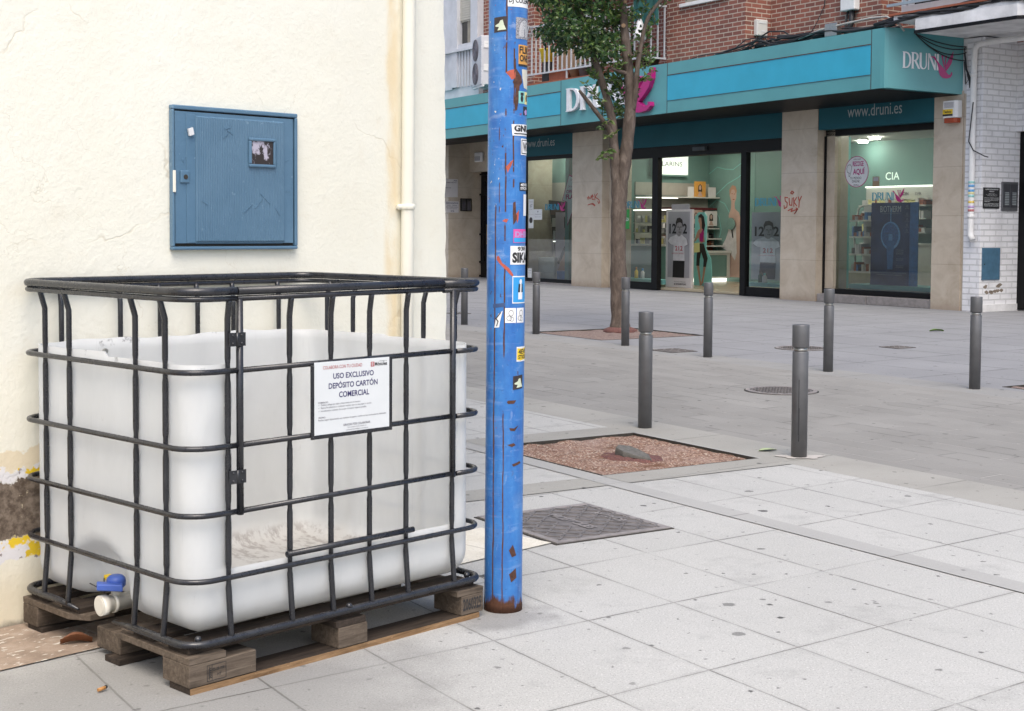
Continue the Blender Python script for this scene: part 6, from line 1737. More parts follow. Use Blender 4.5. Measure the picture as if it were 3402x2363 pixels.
part(cs_, 'sheet', MB().box(-18.37, -18.21, 19.709, 19.712, 2.16, 2.34), plain('faded_orange', (0.30, 0.22, 0.13), 0.5))
part(cs_, 'picture', MB().box(-18.35, -18.23, 19.7075, 19.7088, 2.26, 2.33), M['poster_grey'])
gd = st_thing('gondola_shelf', 'rounded white gondola of small goods left of the blue poster', 'shelf unit', -20.2, 21.5, 0.05)
b = MB()
b.tube([(-20.40, 21.45, 0.5), (-20.46, 21.45, 1.2), (-20.40, 21.5, 1.80), (-20.32, 21.55, 1.86), (-19.4, 21.55, 1.86)], 0.02, 8)
for z in (0.50, 0.85, 1.20, 1.53): b.box(-20.48, -19.3, 21.3, 21.75, z, z+0.035)
b.box(-20.45, -19.3, 21.7, 21.74, 0.5, 1.84)
part(gd, 'frame', b, M['shelf_white'])
part(gd, 'base', MB().box(-20.50, -19.3, 21.3, 21.75, 0.051, 0.499), plain('olive_panel', (0.30, 0.31, 0.22), 0.6))
it = []; rr = random.Random(11)
for z in (0.536, 0.886, 1.236, 1.566):
    s = -20.44
    while s < -19.4:
        w_ = rr.uniform(0.04, 0.10); it.append((s, s+w_*0.85, 21.36, 21.6, z, z+rr.uniform(0.06, 0.2), rr.randrange(5))); s += w_
goods('small product box on the rounded gondola', 'goods on the gondola', it, [M['board_white'], M['terracotta'], M['ink_black'], M['poster_grey'], M['mid_blue']])
bw = st_thing('wall_shelves', 'lit back-wall shelves of white boxes behind the blue poster', 'shelves', -21.5, 23.7, 0.05)
part(bw, 'header', MB().box(-22.42, -20.5, 23.86, 23.98, 2.02, 2.30), M['shelf_white'])
b = MB(); put_text(b, 'ISDIN', (-21.42, 23.855, 2.12), X_, Z_, 0.22, 0.07, 0.04); put_text(b, 'SVR', (-21.02, 23.855, 2.12), X_, Z_, 0.18, 0.06, 0.01); part(bw, 'lettering', b, M['ink_grey'])
b = MB()
for z in (1.88, 1.60, 1.3): b.box(-22.4, -20.5, 23.6, 23.98, z, z+0.03)
part(bw, 'shelf', b, M['shelf_white'])
it = []
for z in (1.911, 1.631, 1.331):
    s = -22.35
    while s < -20.6:
        w_ = rr.uniform(0.05, 0.13); it.append((s, s+w_*0.8, 23.66, 23.9, z, z+rr.uniform(0.06, 0.17), rr.randrange(4))); s += w_
goods('small pale box on the lit back-wall shelves', 'boxes on the back-wall shelves', it, [M['board_white'], M['board_white'], M['terracotta'], M['lemon']])
part(bw, 'lamp', MB().box(-22.4, -20.5, 23.80, 23.84, 2.30, 2.33), M['tube_lamp'])
part(bw, 'counter', MB().box(-21.6, -16.6, 22.9, 23.3, 0.051, 1.05).box(-21.65, -16.55, 22.86, 23.34, 1.051, 1.09), M['shelf_white'])
wl = st_thing('wall_letters', 'pale capitals fixed high on the shop back wall', 'wall lettering', -21.8, 23.99, 2.5)
b = MB(); put_text(b, 'CIA', (-21.98, 23.985, 2.47), X_, Z_, 0.40, 0.17, 0.01); part(wl, 'lettering', b, M['lightbox'])

# ---- left window display
fs_ = st_thing('bolt_sign', 'white lightning-bolt sale sign with magenta edge in the left shop window', 'sign', -27.95, 19.6, 1.42)
bolt = [(0, 0), (-0.02, 0.57), (-0.23, 0.62), (0.06, 1.24), (0.62, 1.05), (0.55, 0.60), (0.36, 0.55)]
part(fs_, 'edge', MB().shape(bolt, (-27.97, 19.60, 1.42), X_, Z_, 0.003), M['magenta'])
part(fs_, 'sheet', MB().shape([(0.10+(x-0.10)*0.90, 0.70+(y-0.70)*0.93) for x, y in bolt], (-27.97, 19.5965, 1.42), X_, Z_, 0.0008), M['paper'])
b = MB(); put_text(b, 'OFERTA', (-28.02, 19.595, 2.20), X_, Z_+X_*0.0, 0.50, 0.085, 0.03); put_text(b, 'FLASH', (-28.04, 19.595, 2.06), X_, Z_, 0.56, 0.12, 0.04); put_text(b, 'ONLINE', (-27.86, 19.595, 2.50), X_, Z_, 0.3, 0.05); put_text(b, '24 horas', (-27.95, 19.595, 2.34), X_, Z_, 0.3, 0.05); part(fs_, 'lettering', b, M['magenta'])
def sheet(label, s0, s1, z0, z1, d_, txt, name='paper_notice', grp='papers stuck on the left window'):
    t_ = st_thing(name, label, 'notice', (s0+s1)/2, d_, z0, grp)
    p = part(t_, 'sheet', MB().box(s0, s1, d_, d_+0.003, z0, z1), M['paper'])
    b = MB(); w_, h = s1-s0, z1-z0
    for s_, y, x0, x1, hh in txt: put_text(b, s_, (s0+w_*x0, d_-0.001, z0+h*y), X_, Z_, w_*(x1-x0), h*hh)
    if txt: part(p, 'lettering', b, M['ink_grey'])
    return t_
sheet('white paper with the number 67 beside the pole', -29.60, -29.38, 1.70, 2.08, 19.553, [('67', 0.46, 0.3, 0.75, 0.22), ('AFORO MAXIMO', 0.8, 0.2, 0.85, 0.06), ('personas', 0.3, 0.25, 0.8, 0.07)])
sheet('square white notice with a small black diamond', -29.375, -29.0, 1.57, 1.83, 19.553, [('♦', 0.68, 0.45, 0.58, 0.18), ('TRANSPARENCIA', 0.48, 0.15, 0.9, 0.08), ('Estimado cliente', 0.25, 0.2, 0.85, 0.07)])
t_ = sheet('white paper with a round dark portrait badge', -29.60, -29.38, 1.36, 1.695, 19.553, [('Gracias', 0.06, 0.2, 0.8, 0.07)])
part(t_, 'badge', MB().shape([(0.075*math.cos(k*0.449), 0.075*math.sin(k*0.449)) for k in range(14)], (-29.49, 19.5525, 1.56), X_, Z_, 0.0008), M['hair'])
sheet('small paper with a red foot low on the left window', -29.62, -29.44, 0.11, 0.36, 19.553, [('HORARIO', 0.75, 0.1, 0.9, 0.1), ('10.00 - 21.00', 0.5, 0.1, 0.9, 0.08)])
dp = st_thing('display_case', 'tall black framed slanted display with small goods in the left window', 'display case', -29.3, 20.2, 0.65)
b = MB().shape([(-0.24, 1.42), (0.62, 1.36), (0.36, 0.0), (0.08, 0.0)], (-29.5, 20.3, 0.65), X_, Z_, 0.05)
part(dp, 'frame', b, M['black'])
b = MB()
for x0, x1, z0, z1, mi in ((-29.55, -29.15, 1.40, 1.62, 0), (-29.50, -29.15, 1.05, 1.35, 1), (-29.42, -29.20, 0.80, 1.0, 2), (-29.62, -29.10, 1.70, 1.92, 2)): b.box(x0, x1, 20.235, 20.249, z0, z1, mi)
for i in range(7): b.box(-29.48+i*0.05, -29.455+i*0.05, 20.225, 20.234, 1.08, 1.30, 3)
part(dp, 'display_card', b, [M['wall_grey'], M['ink_black'], M['rust'], M['paper']])
part(dp, 'lamp', MB().box(-29.48, -29.20, 20.22, 20.235, 1.02, 1.045), M['tube_lamp'])
dw = st_thing('drawer_plinth', 'three pale drawers stacked under the display case', 'drawers', -29.5, 20.2, 0.05)
for z0, z1 in ((0.06, 0.245), (0.25, 0.435), (0.44, 0.63)): part(dw, 'drawer', MB().box(-29.92, -29.10, 20.0, 20.48, z0, z1), M['shelf_white'], bevel=0.005)
fp = st_thing('face_poster', 'large close-up portrait poster of a dark face holding a brush in the left window', 'poster', -28.7, 20.2, 0.1)
part(fp, 'panel', MB().box(-29.20, -28.15, 20.10, 20.14, 0.30, 1.76), plain('pale_mauve', (0.40, 0.33, 0.36), 0.5, 0.1))
part(fp, 'base', MB().box(-29.15, -28.15, 20.08, 20.2, 0.052, 0.299), M['mid_blue'])
fc = fig(fp, 'face', [(0.10, 0.0), (1.0, 0.0), (1.0, 1.36), (0.62, 1.38), (0.45, 1.25), (0.38, 1.05), (0.42, 0.90), (0.36, 0.78), (0.42, 0.66), (0.44, 0.50), (0.30, 0.35)], M['skin'], (-29.18, 20.098, 0.32))
fig(fp, 'hair', [(0.38, 1.05), (0.36, 1.30), (0.50, 1.43), (1.0, 1.43), (1.0, 1.25), (0.62, 1.22), (0.48, 1.10)], M['hair'], (-29.18, 20.094, 0.32))
fig(fp, 'brush', [(0.08, 0.18), (0.16, 0.14), (0.46, 0.55), (0.38, 0.60)], M['ink_black'], (-29.18, 20.094, 0.32))
fig(fp, 'eye', [(0.46, 0.93), (0.62, 0.98), (0.78, 0.95), (0.62, 0.91)], M['hair'], (-29.18, 20.094, 0.32))

# ---- things on the entrance wall
ic = st_thing('entry_phone', 'silver entry phone panel on the stone wall by the dark iron door', 'entry phone', -33.34, 19.95, 1.83)
part(ic, 'case', MB().box(-33.349, -33.31, 19.79, 20.14, 1.82, 2.16), M['black'], bevel=0.004)
for d0, d1 in ((19.81, 19.955), (19.97, 20.12)):
    p = part(ic, 'plate', MB().box(-33.31, -33.303, d0, d1, 1.835, 2.145), M['steel'])
    b = MB()
    for k in range(7): b.box(-33.303, -33.299, d0+0.03, d1-0.03, 1.86+k*0.032, 1.875+k*0.032)
    part(p, 'buttons', b, M['ink_grey'])
def wsheet(label, d0, d1, z0, z1, txt):
    t_ = st_thing('wall_notice', label, 'notice', -33.345, (d0+d1)/2, z0, 'white notices on the entrance wall')
    p = part(t_, 'sheet', MB().box(-33.349, -33.342, d0, d1, z0, z1), M['board_white'])
    b = MB()
    for s_, y, x0, x1, hh, mi in txt: put_text(b, s_, (-33.3405, d0+(d1-d0)*x0, z0+(z1-z0)*y), Y_, Z_, (d1-d0)*(x1-x0), (z1-z0)*hh, 0.02, mi)
    part(p, 'lettering', b, [M['ink_grey'], M['ink']])
wsheet('taller white notice with a small blue mark on the entrance wall', 19.28, 19.71, 2.19, 2.68, [('COMUNIDAD', 0.78, 0.1, 0.9, 0.06, 0), ('ASI', 0.88, 0.68, 0.92, 0.07, 1), ('Informe', 0.5, 0.1, 0.5, 0.05, 0)])
wsheet('white lawyers notice under the taller one', 19.28, 19.74, 1.77, 2.08, [('ABOGADOS', 0.78, 0.12, 0.95, 0.12, 1), ('CIVIL - PENAL', 0.60, 0.2, 0.9, 0.08, 0), ('MATRIMONIAL', 0.45, 0.15, 0.95, 0.08, 0), ('EXTRANJERÍA', 0.30, 0.2, 0.9, 0.08, 0), ('3ºA', 0.08, 0.45, 0.7, 0.12, 1)])
el = st_thing('emergency_light', 'white oval lamp on the lintel above the iron door', 'wall lamp', -32.75, 20.07, 3.2)
part(el, 'case', MB().box(-32.98, -32.58, 20.0, 20.078, 3.14, 3.40), M['white_dirty'], bevel=0.03)
part(el, 'lens', MB().box(-32.93, -32.66, 19.985, 19.999, 3.17, 3.29), M['poster_grey'], bevel=0.01)

# ---- air conditioner
AC = thing('air_conditioner', 'white outdoor air conditioner with two fans beside the glazed gallery', 'air conditioner', st(-29.85, 18.30, 4.88), TH-0.30)
b = MB().box(-0.92, 0.0, 0.0, 0.36, 0.0, 1.20)
bd = part(AC, 'case', b, M['aluminium'], bevel=0.02)
for z in (0.31, 0.89):
    b = MB(); b.tube([(-0.56, -0.004, z), (-0.56, -0.012, z)], 0.262, 32)
    fn = part(AC, 'fan', b, M['iron'])
    b = MB()
    for r_ in (0.08, 0.15, 0.21, 0.262): b.tube([(-0.56+r_*math.cos(q*math.pi/16), -0.016, z+r_*math.sin(q*math.pi/16)) for q in range(32)], 0.006, 6, True)
    for k in range(5):
        q = k*1.2566; b.obox((-0.56+0.12*math.cos(q), -0.014, z+0.12*math.sin(q)), (0.11*math.cos(q), 0, 0.11*math.sin(q)), (0, 0.001, 0), (-0.035*math.sin(q), 0, 0.035*math.cos(q)))
    part(fn, 'grille', b, M['ink_grey'])
b = MB()
for i in range(22): b.box(-0.28, -0.02, -0.004, -0.001, 0.06+i*0.05, 0.075+i*0.05)
part(bd, 'louvres', b, M['white_dirty'])
for z in (0.42, 0.98): part(bd, 'service_cover', MB().box(0.001, 0.02, 0.06, 0.30, z-0.08, z+0.08).box(0.02, 0.024, 0.10, 0.25, z+0.03, z+0.045), M['white'])
part(AC, 'bracket', MB().box(-0.95, 0.05, 0.02, 0.07, -0.05, -0.001).box(-0.95, 0.05, 0.29, 0.34, -0.05, -0.001), M['white_dirty'])

# ---- alarm siren, junction boxes, cables
al = st_thing('alarm_siren', 'white alarm box with yellow label and amber lens on the right stone pillar', 'alarm', -16.28, DF, 3.18)
part(al, 'case', MB().prism([(-16.45, DF-0.001), (-16.45, DF-0.10), (-16.42, DF-0.13), (-16.17, DF-0.13), (-16.13, DF-0.10), (-16.12, DF-0.001)], 3.27, 3.56), M['white'], bevel=0.012)
lens = part(al, 'lens', MB().prism([(-16.43, DF-0.002), (-16.43, DF-0.09), (-16.40, DF-0.12), (-16.19, DF-0.12), (-16.15, DF-0.09), (-16.15, DF-0.002)], 3.185, 3.269), M['siren_red'], bevel=0.01)
lab = part(al, 'label', MB().box(-16.425, -16.215, DF-0.1335, DF-0.1305, 3.335, 3.415), M['yellow'])
b = MB(); put_text(b, 'Techco', (-16.41, DF-0.135, 3.352), X_, Z_, 0.17, 0.045, 0.03); b.box(-16.425, -16.215, DF-0.1338, DF-0.1305, 3.30, 3.334); part(lab, 'lettering', b, M['ink_black'])
b = MB()
for i in range(7): b.box(-16.40, -16.20, DF-0.132, DF-0.1302, 3.44+i*0.014, 3.446+i*0.014)
part(al, 'slots', b, M['ink_grey'])
j1 = st_thing('junction_box', 'cream cable junction box on the brick return above the fascia', 'junction box', -21.05, 19.4, 5.17, 'cable junction boxes')
part(j1, 'case', MB().box(-21.099, -20.99, 19.22, 19.50, 5.17, 5.49), M['shelf_white'], bevel=0.02)
part(j1, 'label', MB().box(-20.989, -20.985, 19.26, 19.46, 5.41, 5.45), M['paper'])
part(j1, 'label', MB().box(-20.989, -20.985, 19.33, 19.42, 5.25, 5.28), M['paper'])
part(j1, 'cable', MB().tube([(-21.05, 19.36, 5.17), (-21.04, 19.36, 5.0), (-21.0, 19.30, 4.80)], 0.03, 8).tube([(-21.02, 19.42, 5.17), (-20.9, 19.5, 5.0), (-20.8, 19.4, 4.8)], 0.010, 6), M['cable'])
j2 = st_thing('junction_box', 'white junction box at the top edge beside the glazed corner', 'junction box', -18.95, 19.66, 5.4, 'cable junction boxes')
part(j2, 'case', MB().box(-19.08, -18.72, 19.52, 19.669, 5.42, 5.95), M['white'], bevel=0.02)
part(j2, 'cable', MB().tube([(-18.85, 19.6, 5.42), (-18.84, 19.58, 5.2), (-18.9, 19.5, 4.95)], 0.05, 8).tube([(-18.95, 19.6, 5.42), (-18.99, 19.58, 5.2), (-18.9, 19.5, 4.95)], 0.02, 8), M['cable'])
cb = st_thing('cable_bundle', 'tangled black cables lying along the top of the teal fascia', 'cables', -20, 18.8, 4.75)
rr = random.Random(21)
b = MB()
for i in range(13):
    pts = []; a0 = rr.uniform(-22.9, -20.5); ph = rr.uniform(0, 6)
    s = a0
    while s < -17.0:
        k = min(1, (s-a0)/1.2)
        hump = 0.16*math.exp(-((s+20.3)/0.55)**2)*(0.4+0.6*rr.random())+0.10*math.exp(-((s+18.6)/0.7)**2)
        pts.append((s, 18.62+0.18*math.sin(s*1.3+ph)*k+0.1*(i % 3), zt(s, 4.755)+0.02*i*0.35*k+0.03*math.sin(s*2.1+ph*2)*k+hump*k)); s += 0.16
    b.tube(pts, rr.choice((0.010, 0.014, 0.022)), 7)
for i in range(7):
    ph = rr.uniform(0, 6)
    b.tube([(-17.2+0.2*k, 18.45-0.05*min(k, 4)+0.03*math.sin(k+ph), 4.83+0.004*k+0.03*math.sin(k*0.9+ph)+i*0.012) for k in range(22)], rr.choice((0.012, 0.018, 0.024)), 7)
b.tube([(-20.9, 18.9, 4.85), (-20.6, 18.85, 5.02), (-20.2, 18.8, 5.12), (-19.8, 18.8, 5.08), (-19.5, 18.8, 4.9)], 0.016, 7)
b.tube([(-19.6, 19.66, 6.5), (-19.58, 19.65, 5.9), (-19.6, 19.64, 5.6), (-19.75, 19.6, 5.3), (-19.78, 19.4, 5.0)], 0.009, 6)
b.tube([(-19.9+0.06*i, 18.75+0.01*math.sin(i), 4.98-0.006*i) for i in range(26)], 0.045, 8)
part(cb, 'strands', b, M['cable'])
part(cb, 'grey_strand', MB().tube([(-19.2, 18.6, 4.86), (-18.6, 18.55, 4.95), (-18.0, 18.5, 4.98), (-17.3, 18.45, 5.0), (-16.9, 18.4, 4.97), (-16.65, 18.45, 4.80), (-16.6, 18.5, 4.7)], 0.018, 8), M['cable_grey'])
part(cb, 'clamp', MB().box(-18.45, -18.15, 18.5, 18.62, 4.80, 5.03), M['steel'], bevel=0.01)
hc = st_thing('hanging_cables', 'loose black cables drooping across the short end of the fascia', 'cables', -16.4, 19.0, 4.4)
b = MB()
for i, (sag, z1) in enumerate(((0.10, 4.42), (0.16, 4.36), (0.05, 4.45), (0.12, 4.22))):
    P0 = RA+RD*0.42; P1 = RA+RD*1.30
    pts = []
    for k in range(13):
        q = k/12; p = P0+(P1-P0)*q+RN*0.04
        pts.append((p.x, p.y, 4.68+(z1-4.68)*q-sag*4*q*(1-q)))
    pts += [(-16.07, 19.38, z1-0.02), (-16.03, 19.38, z1-0.25-0.05*i), (-15.98+0.02*i, 19.36, 3.95), (-15.94, 19.37, 3.84-0.03*i)]
    b.tube(pts, 0.009, 6)
b.tube([(-15.80, 19.30, 3.5), (-15.83, 19.28, 3.1), (-15.86, 19.28, 2.85), (-15.80, 19.33, 2.7), (-15.6, 19.36, 2.6), (-15.55, 19.40, 2.58)], 0.010, 6)
part(hc, 'strands', b, M['cable'])

# ================================================================== white brick building at the right
Q = st_thing('white_brick_building', 'white painted brick building with a projecting glazed corner at the right edge', 'building', -15, 19.42)
b = MB(); b.box(-16.044, -15.70, DF+0.005, 20.45, 0, 4.58).box(-15.70, -11.0, 20.30, 20.60, 3.05, 4.58)
part(Q, 'wall', b, M['brick_white'])
part(Q, 'wall_panel', MB().box(-16.13, -15.98, 19.432, 19.45, 3.67, 4.58).box(-16.42, -16.05, 19.46, 19.5, 4.2, 4.6), M['white_dirty'])
part(Q, 'door', MB().box(-15.698, -11.0, 20.40, 20.55, 0.02, 3.05), M['black'])
part(Q, 'plinth', MB().box(-15.705, -15.68, DF+0.02, 20.40, 0, 0.12), M['white_dirty'])
# chipped spots where bare brick shows
b = MB(); rr = random.Random(4)
for i in range(9):
    d_ = 19.5+rr.uniform(0, 0.5); z = 0.30+rr.uniform(0, 0.26)
    b.shape([(0.055*math.cos(k*0.785)*rr.uniform(0.6, 1.3), 0.03*math.sin(k*0.785)*rr.uniform(0.7, 1.2)) for k in range(8)], (-15.7005, d_, z), Y_, Z_, 0.002)
part(Q, 'chipped_paint', b, plain('bare_brick', (0.23, 0.19, 0.15), 0.9, 0.4, 30))
sl_ = [(-16.12, 18.22), (-14.13, 18.22), (-13.0, 19.2), (-13.0, 20.29), (-16.12, 20.29)]
part(Q, 'canopy_slab', MB().prism(sl_, 4.60, 4.82), M['white_dirty'])
sl2 = [(-16.13, 18.20), (-14.12, 18.20), (-12.98, 19.19), (-12.98, 19.26), (-14.16, 18.25), (-16.13, 18.25)]
part(Q, 'drip_edge', MB().prism(sl2, 4.585, 4.635), M['black'])
part(Q, 'ledge', MB().prism([(-16.62, 18.26), (-14.12, 18.24), (-13.0, 19.22), (-13.0, 20.29), (-16.62, 20.29)], 4.825, 4.93), M['white_dirty'])
part(Q, 'tile_edge', MB().prism([(-16.70, 18.22), (-14.11, 18.20), (-12.99, 19.18), (-12.99, 20.29), (-16.70, 20.29)], 4.932, 4.965), M['terracotta'])
b = MB()
b.prism([(-16.60, 18.42), (-14.2, 18.42), (-13.1, 19.3), (-13.1, 20.29), (-16.60, 20.29)], 4.967, 5.10)
for s in (-16.57, -16.43, -15.62, -14.9, -14.24): b.box(s-0.04, s+0.04, 18.43, 18.50, 5.10, 8.0)
b.box(-16.60, -14.2, 18.55, 18.58, 5.10, 5.16)
gal = part(Q, 'glazed_corner', b, M['aluminium'])
part(gal, 'pane', MB().box(-16.55, -14.2, 18.52, 18.54, 5.10, 8.0), M['dark_glass'])
b = MB(); b.box(-16.80, -14.0, 18.28, 18.31, 5.10, 5.145)
for i in range(14): b.box(-16.45+i*0.175, -16.42+i*0.175, 18.285, 18.305, 5.145, 7.0)
part(gal, 'window_bars', b, M['rail_blue'])
b = MB(); b.tube([(-12.5, 19.9, 4.53), (-15.60, 19.52, 4.50), (-15.80, 19.40, 4.46), (-15.84, 19.36, 4.38), (-15.85, 19.36, 4.2), (-15.85, 19.36, 1.36), (-15.84, 19.355, 1.28), (-15.78, 19.34, 1.20)], 0.05, 14)
b.lathe([(0.058, -0.03), (0.058, 0.03)], 14, (-15.85, 19.36, 3.96)); b.lathe([(0.058, -0.03), (0.058, 0.03)], 14, (-15.85, 19.36, 1.60))
dpn = part(Q, 'downpipe', b, M['white'])
b = MB()
for k, (z, mi) in enumerate(((2.17, 0), (2.11, 1), (2.03, 1), (1.99, 2), (1.94, 0), (1.84, 3), (1.76, 4), (1.70, 5))):
    b.lathe([(0.0508, -0.020), (0.0508, 0.020)], 14, (-15.85, 19.36, z), mi)
part(dpn, 'stickers', b, [M['mint'], M['sky_blue'], M['lemon'], M['yellow'], M['lilac'], M['ink_red']])
pq = st_thing('black_plaque', 'black engraved plaque with white lines of text on the white brick wall', 'plaque', -15.69, 19.67, 1.73)
pp = part(pq, 'plate', MB().box(-15.699, -15.685, 19.47, 19.88, 1.735, 2.085), M['ink_black'])
b = MB()
for s_, z, h, x0, x1 in (('ALVARO DURAN MONGE', 2.045, 0.020, 0.1, 0.9), ('ABOGADO', 2.012, 0.020, 0.35, 0.65), ('CONSULTAS PREVIA', 1.975, 0.010, 0.3, 0.7), ('DE LA MUJER CITA TELÉFONO', 1.958, 0.010, 0.15, 0.85), ('TRABAJO DE MÓSTOLES', 1.941, 0.010, 0.2, 0.8),
    ('DERECHO CIVIL, MATRIMONIAL, DE FAMILIA', 1.905, 0.012, 0.05, 0.95), ('PENAL, LABORAL, TRÁFICO Y ACCIDENTES', 1.885, 0.012, 0.05, 0.95), ('SUCESIONES, HERENCIAS, EXTRANJERÍA', 1.865, 0.012, 0.05, 0.92), ('INMOBILIARIO', 1.845, 0.012, 0.05, 0.4), ('SEGUROS, ARRENDAMIENTOS, VECINDAD', 1.810, 0.012, 0.05, 0.95), ('RECLAMACIONES A BANCOS Y SEGUROS', 1.790, 0.012, 0.05, 0.95), ('CONSUMO, MENORES, ADMINISTRATIVO', 1.770, 0.012, 0.05, 0.95)):
    put_text(b, s_, (-15.6835, 19.47+0.41*x0, z), Y_, Z_, 0.41*(x1-x0), h, 0.02)
part(pp, 'lettering', b, M['paper'])
ip = st_thing('entry_phone', 'grey steel entry phone with two rows of buttons beside the black plaque', 'entry phone', -15.69, 20.14, 1.70)
part(ip, 'case', MB().box(-15.699, -15.67, 19.93, 20.34, 1.70, 2.19), plain('grey_steel', (0.22, 0.225, 0.24), 0.4, 0.1, metal=0.6), bevel=0.006)
for d0, d1 in ((19.955, 20.125), (20.145, 20.315)):
    p = part(ip, 'plate', MB().box(-15.67, -15.662, d0, d1, 1.76, 2.15), plain('dark_steel', (0.13, 0.135, 0.15), 0.4, 0.1, metal=0.6))
    b = MB()
    for k in range(8): b.box(-15.662, -15.656, d0+0.035, d1-0.035, 1.80+k*0.028, 1.815+k*0.028)
    part(p, 'buttons', b, M['letters_grey'])
mc = st_thing('meter_door', 'small blue-grey meter door low on the white brick wall', 'meter door', -15.69, 19.70, 0.53)
part(mc, 'door', MB().box(-15.699, -15.682, 19.475, 19.93, 0.535, 1.075), plain('dull_blue_paint', (0.065, 0.145, 0.22), 0.45, 0.2, 9), bevel=0.004)
part(mc, 'lock', MB().cyl((-15.682, 19.53, 0.80), (-15.679, 19.53, 0.80), 0.012, 10), M['ink_black'])

# ================================================================== balcony things
def pot(name, label, s, d_, z, r0, r1, h, mat, leaves=0, lh=0.4, lr=0.25, cat='plant pot', seed=1, lmat='leaf_plant'):
    t_ = st_thing(name, label, cat, s, d_, z)
    part(t_, 'pot', MB().lathe([(r0, 0.0), (r1, h*0.85), (r1*1.08, h*0.86), (r1*1.08, h), (r1*0.9, h), (r1*0.85, h*0.8)], 18, (s, d_, z)), mat)
    if leaves:
        r_ = random.Random(seed); b = MB()
        for _ in range(leaves):
            q = r_.uniform(0, 6.28); rad = lr*math.sqrt(r_.random()); zz = z+h+lh*r_.random()
            c_ = Vector((s+rad*math.cos(q), d_+rad*math.sin(q)*0.7, zz)); L = r_.uniform(0.05, 0.10)
            ax = Vector((r_.uniform(-1, 1), r_.uniform(-1, 1), r_.uniform(-0.6, 0.8))).normalized()
            sd = ax.cross(Vector((r_.uniform(-1, 1), r_.uniform(-1, 1), r_.uniform(-1, 1)))).normalized()
            b.add([c_-ax*L, c_+sd*L*0.35, c_+ax*L, c_-sd*L*0.35], [(0, 1, 2, 3)])
        part(t_, 'leaves', b, M[lmat])
    return t_
bk = st_thing('yellow_bucket', 'yellow bucket hooked inside the balcony railing', 'bucket', -27.42, 18.62, 5.2)
part(bk, 'body', MB().lathe([(0.15, 0.0), (0.20, 0.28), (0.215, 0.29), (0.20, 0.30)], 20, (-27.42, 18.62, 5.21)), M['yellow'])
part(bk, 'handle', MB().tube([(-27.63, 18.6, 5.48), (-27.66, 18.58, 5.35), (-27.62, 18.56, 5.24)], 0.012, 6), M['ink_black'])
part(bk, 'stand', MB().box(-27.55, -27.28, 18.55, 18.70, 4.738, 5.205), M['ink_black'])
trough = st_thing('plant_trough', 'long terracotta trough under the balcony railing', 'plant trough', -26.9, 18.6, 4.85)
part(trough, 'box', MB().box(-27.20, -26.50, 18.50, 18.75, 4.738, 5.0), M['terracotta'], bevel=0.02)
part(trough, 'plants', MB().add([(-27.0+0.03*k, 18.6, 5.0) for k in range(3)]+[(-26.95, 18.55, 5.25)], [(0, 1, 3), (1, 2, 3)]), M['leaf_plant'])
cbx = st_thing('cardboard_sheet', 'brown cardboard sheet leaning behind the balcony railing', 'cardboard', -26.9, 18.85, 4.85)
part(cbx, 'sheet', MB().obox((-26.85, 18.85, 5.10), (0.50, 0, 0), (0, 0.01, 0.0), (0, 0.03, 0.36)), M['cardboard'])
pot('plant_pot', 'round clay jar at the foot of the railing, right of the trough', -26.30, 18.62, 4.738, 0.10, 0.15, 0.22, M['cardboard'])
pot('plant_pot', 'grey pot with a leafy plant, left of two on the balcony', -25.95, 18.65, 4.738, 0.13, 0.17, 0.27, M['grey_pot'], 60, 0.6, 0.28, seed=3)
pot('plant_pot', 'grey pot with yellow flowers beside the other grey pot', -25.52, 18.65, 4.738, 0.13, 0.17, 0.27, M['grey_pot'], 50, 0.5, 0.28, seed=4, lmat='leaf_young')
pot('plant_pot', 'dark red pot behind the railing at the right end of the balcony', -24.2, 18.75, 4.738, 0.16, 0.20, 0.25, M['rust'], 60, 0.7, 0.35, seed=5)
pot('plant_pot', 'black tub at the right corner of the balcony', -23.85, 18.80, 4.738, 0.17, 0.22, 0.28, M['ink_black'], 30, 0.5, 0.25, seed=6)
pot('plant_pot', 'terracotta pot on the balcony behind the tree crown', -24.75, 18.7, 4.738, 0.15, 0.19, 0.25, M['terracotta'], 80, 1.0, 0.4, seed=7)
bs = st_thing('hanging_planter', 'white wire planter with a black pot hung on the railing end', 'hanging planter', -27.95, 18.30, 5.8)
part(bs, 'pot', MB().lathe([(0.11, 0.0), (0.15, 0.20)], 16, (-27.95, 18.28, 5.85)), M['ink_black'])
b = MB()
for z, r_ in ((5.80, 0.16), (5.88, 0.21), (6.05, 0.24)): b.tube([(-27.95+r_*math.cos(k*0.7854), 18.28+r_*math.sin(k*0.7854), z) for k in range(8)], 0.010, 6, True)
for k in range(8): b.tube([(-27.95+0.16*math.cos(k*0.7854), 18.28+0.16*math.sin(k*0.7854), 5.80), (-27.95+0.24*math.cos(k*0.7854), 18.28+0.24*math.sin(k*0.7854), 6.05)], 0.009, 6)
part(bs, 'basket', b, M['rail'])
aw = st_thing('green_awning', 'dark green cloth hanging folded at the right end of the balcony', 'awning', -23.4, 18.4, 5.5)
b = MB(); n = 24; vs = []
for i in range(n+1):
    q = i/n; s = -23.86+0.86*q; d_ = 18.36+0.05*math.sin(q*19)+0.02*math.sin(q*37)
    zb_ = 5.70-0.20*q+0.05*math.sin(q*9)
    vs += [(s, d_, zb_), (s, d_+0.01, 6.3), (s, d_-0.01, 7.6)]
b.add(vs, [(i*3+k, (i+1)*3+k, (i+1)*3+k+1, i*3+k+1) for i in range(n) for k in (0, 1)], 0, True)
part(aw, 'cloth', b, M['curtain'])
pb = st_thing('plastic_bag', 'pale plastic bag tied to the railing under the green cloth', 'bag', -23.65, 18.42, 5.3)
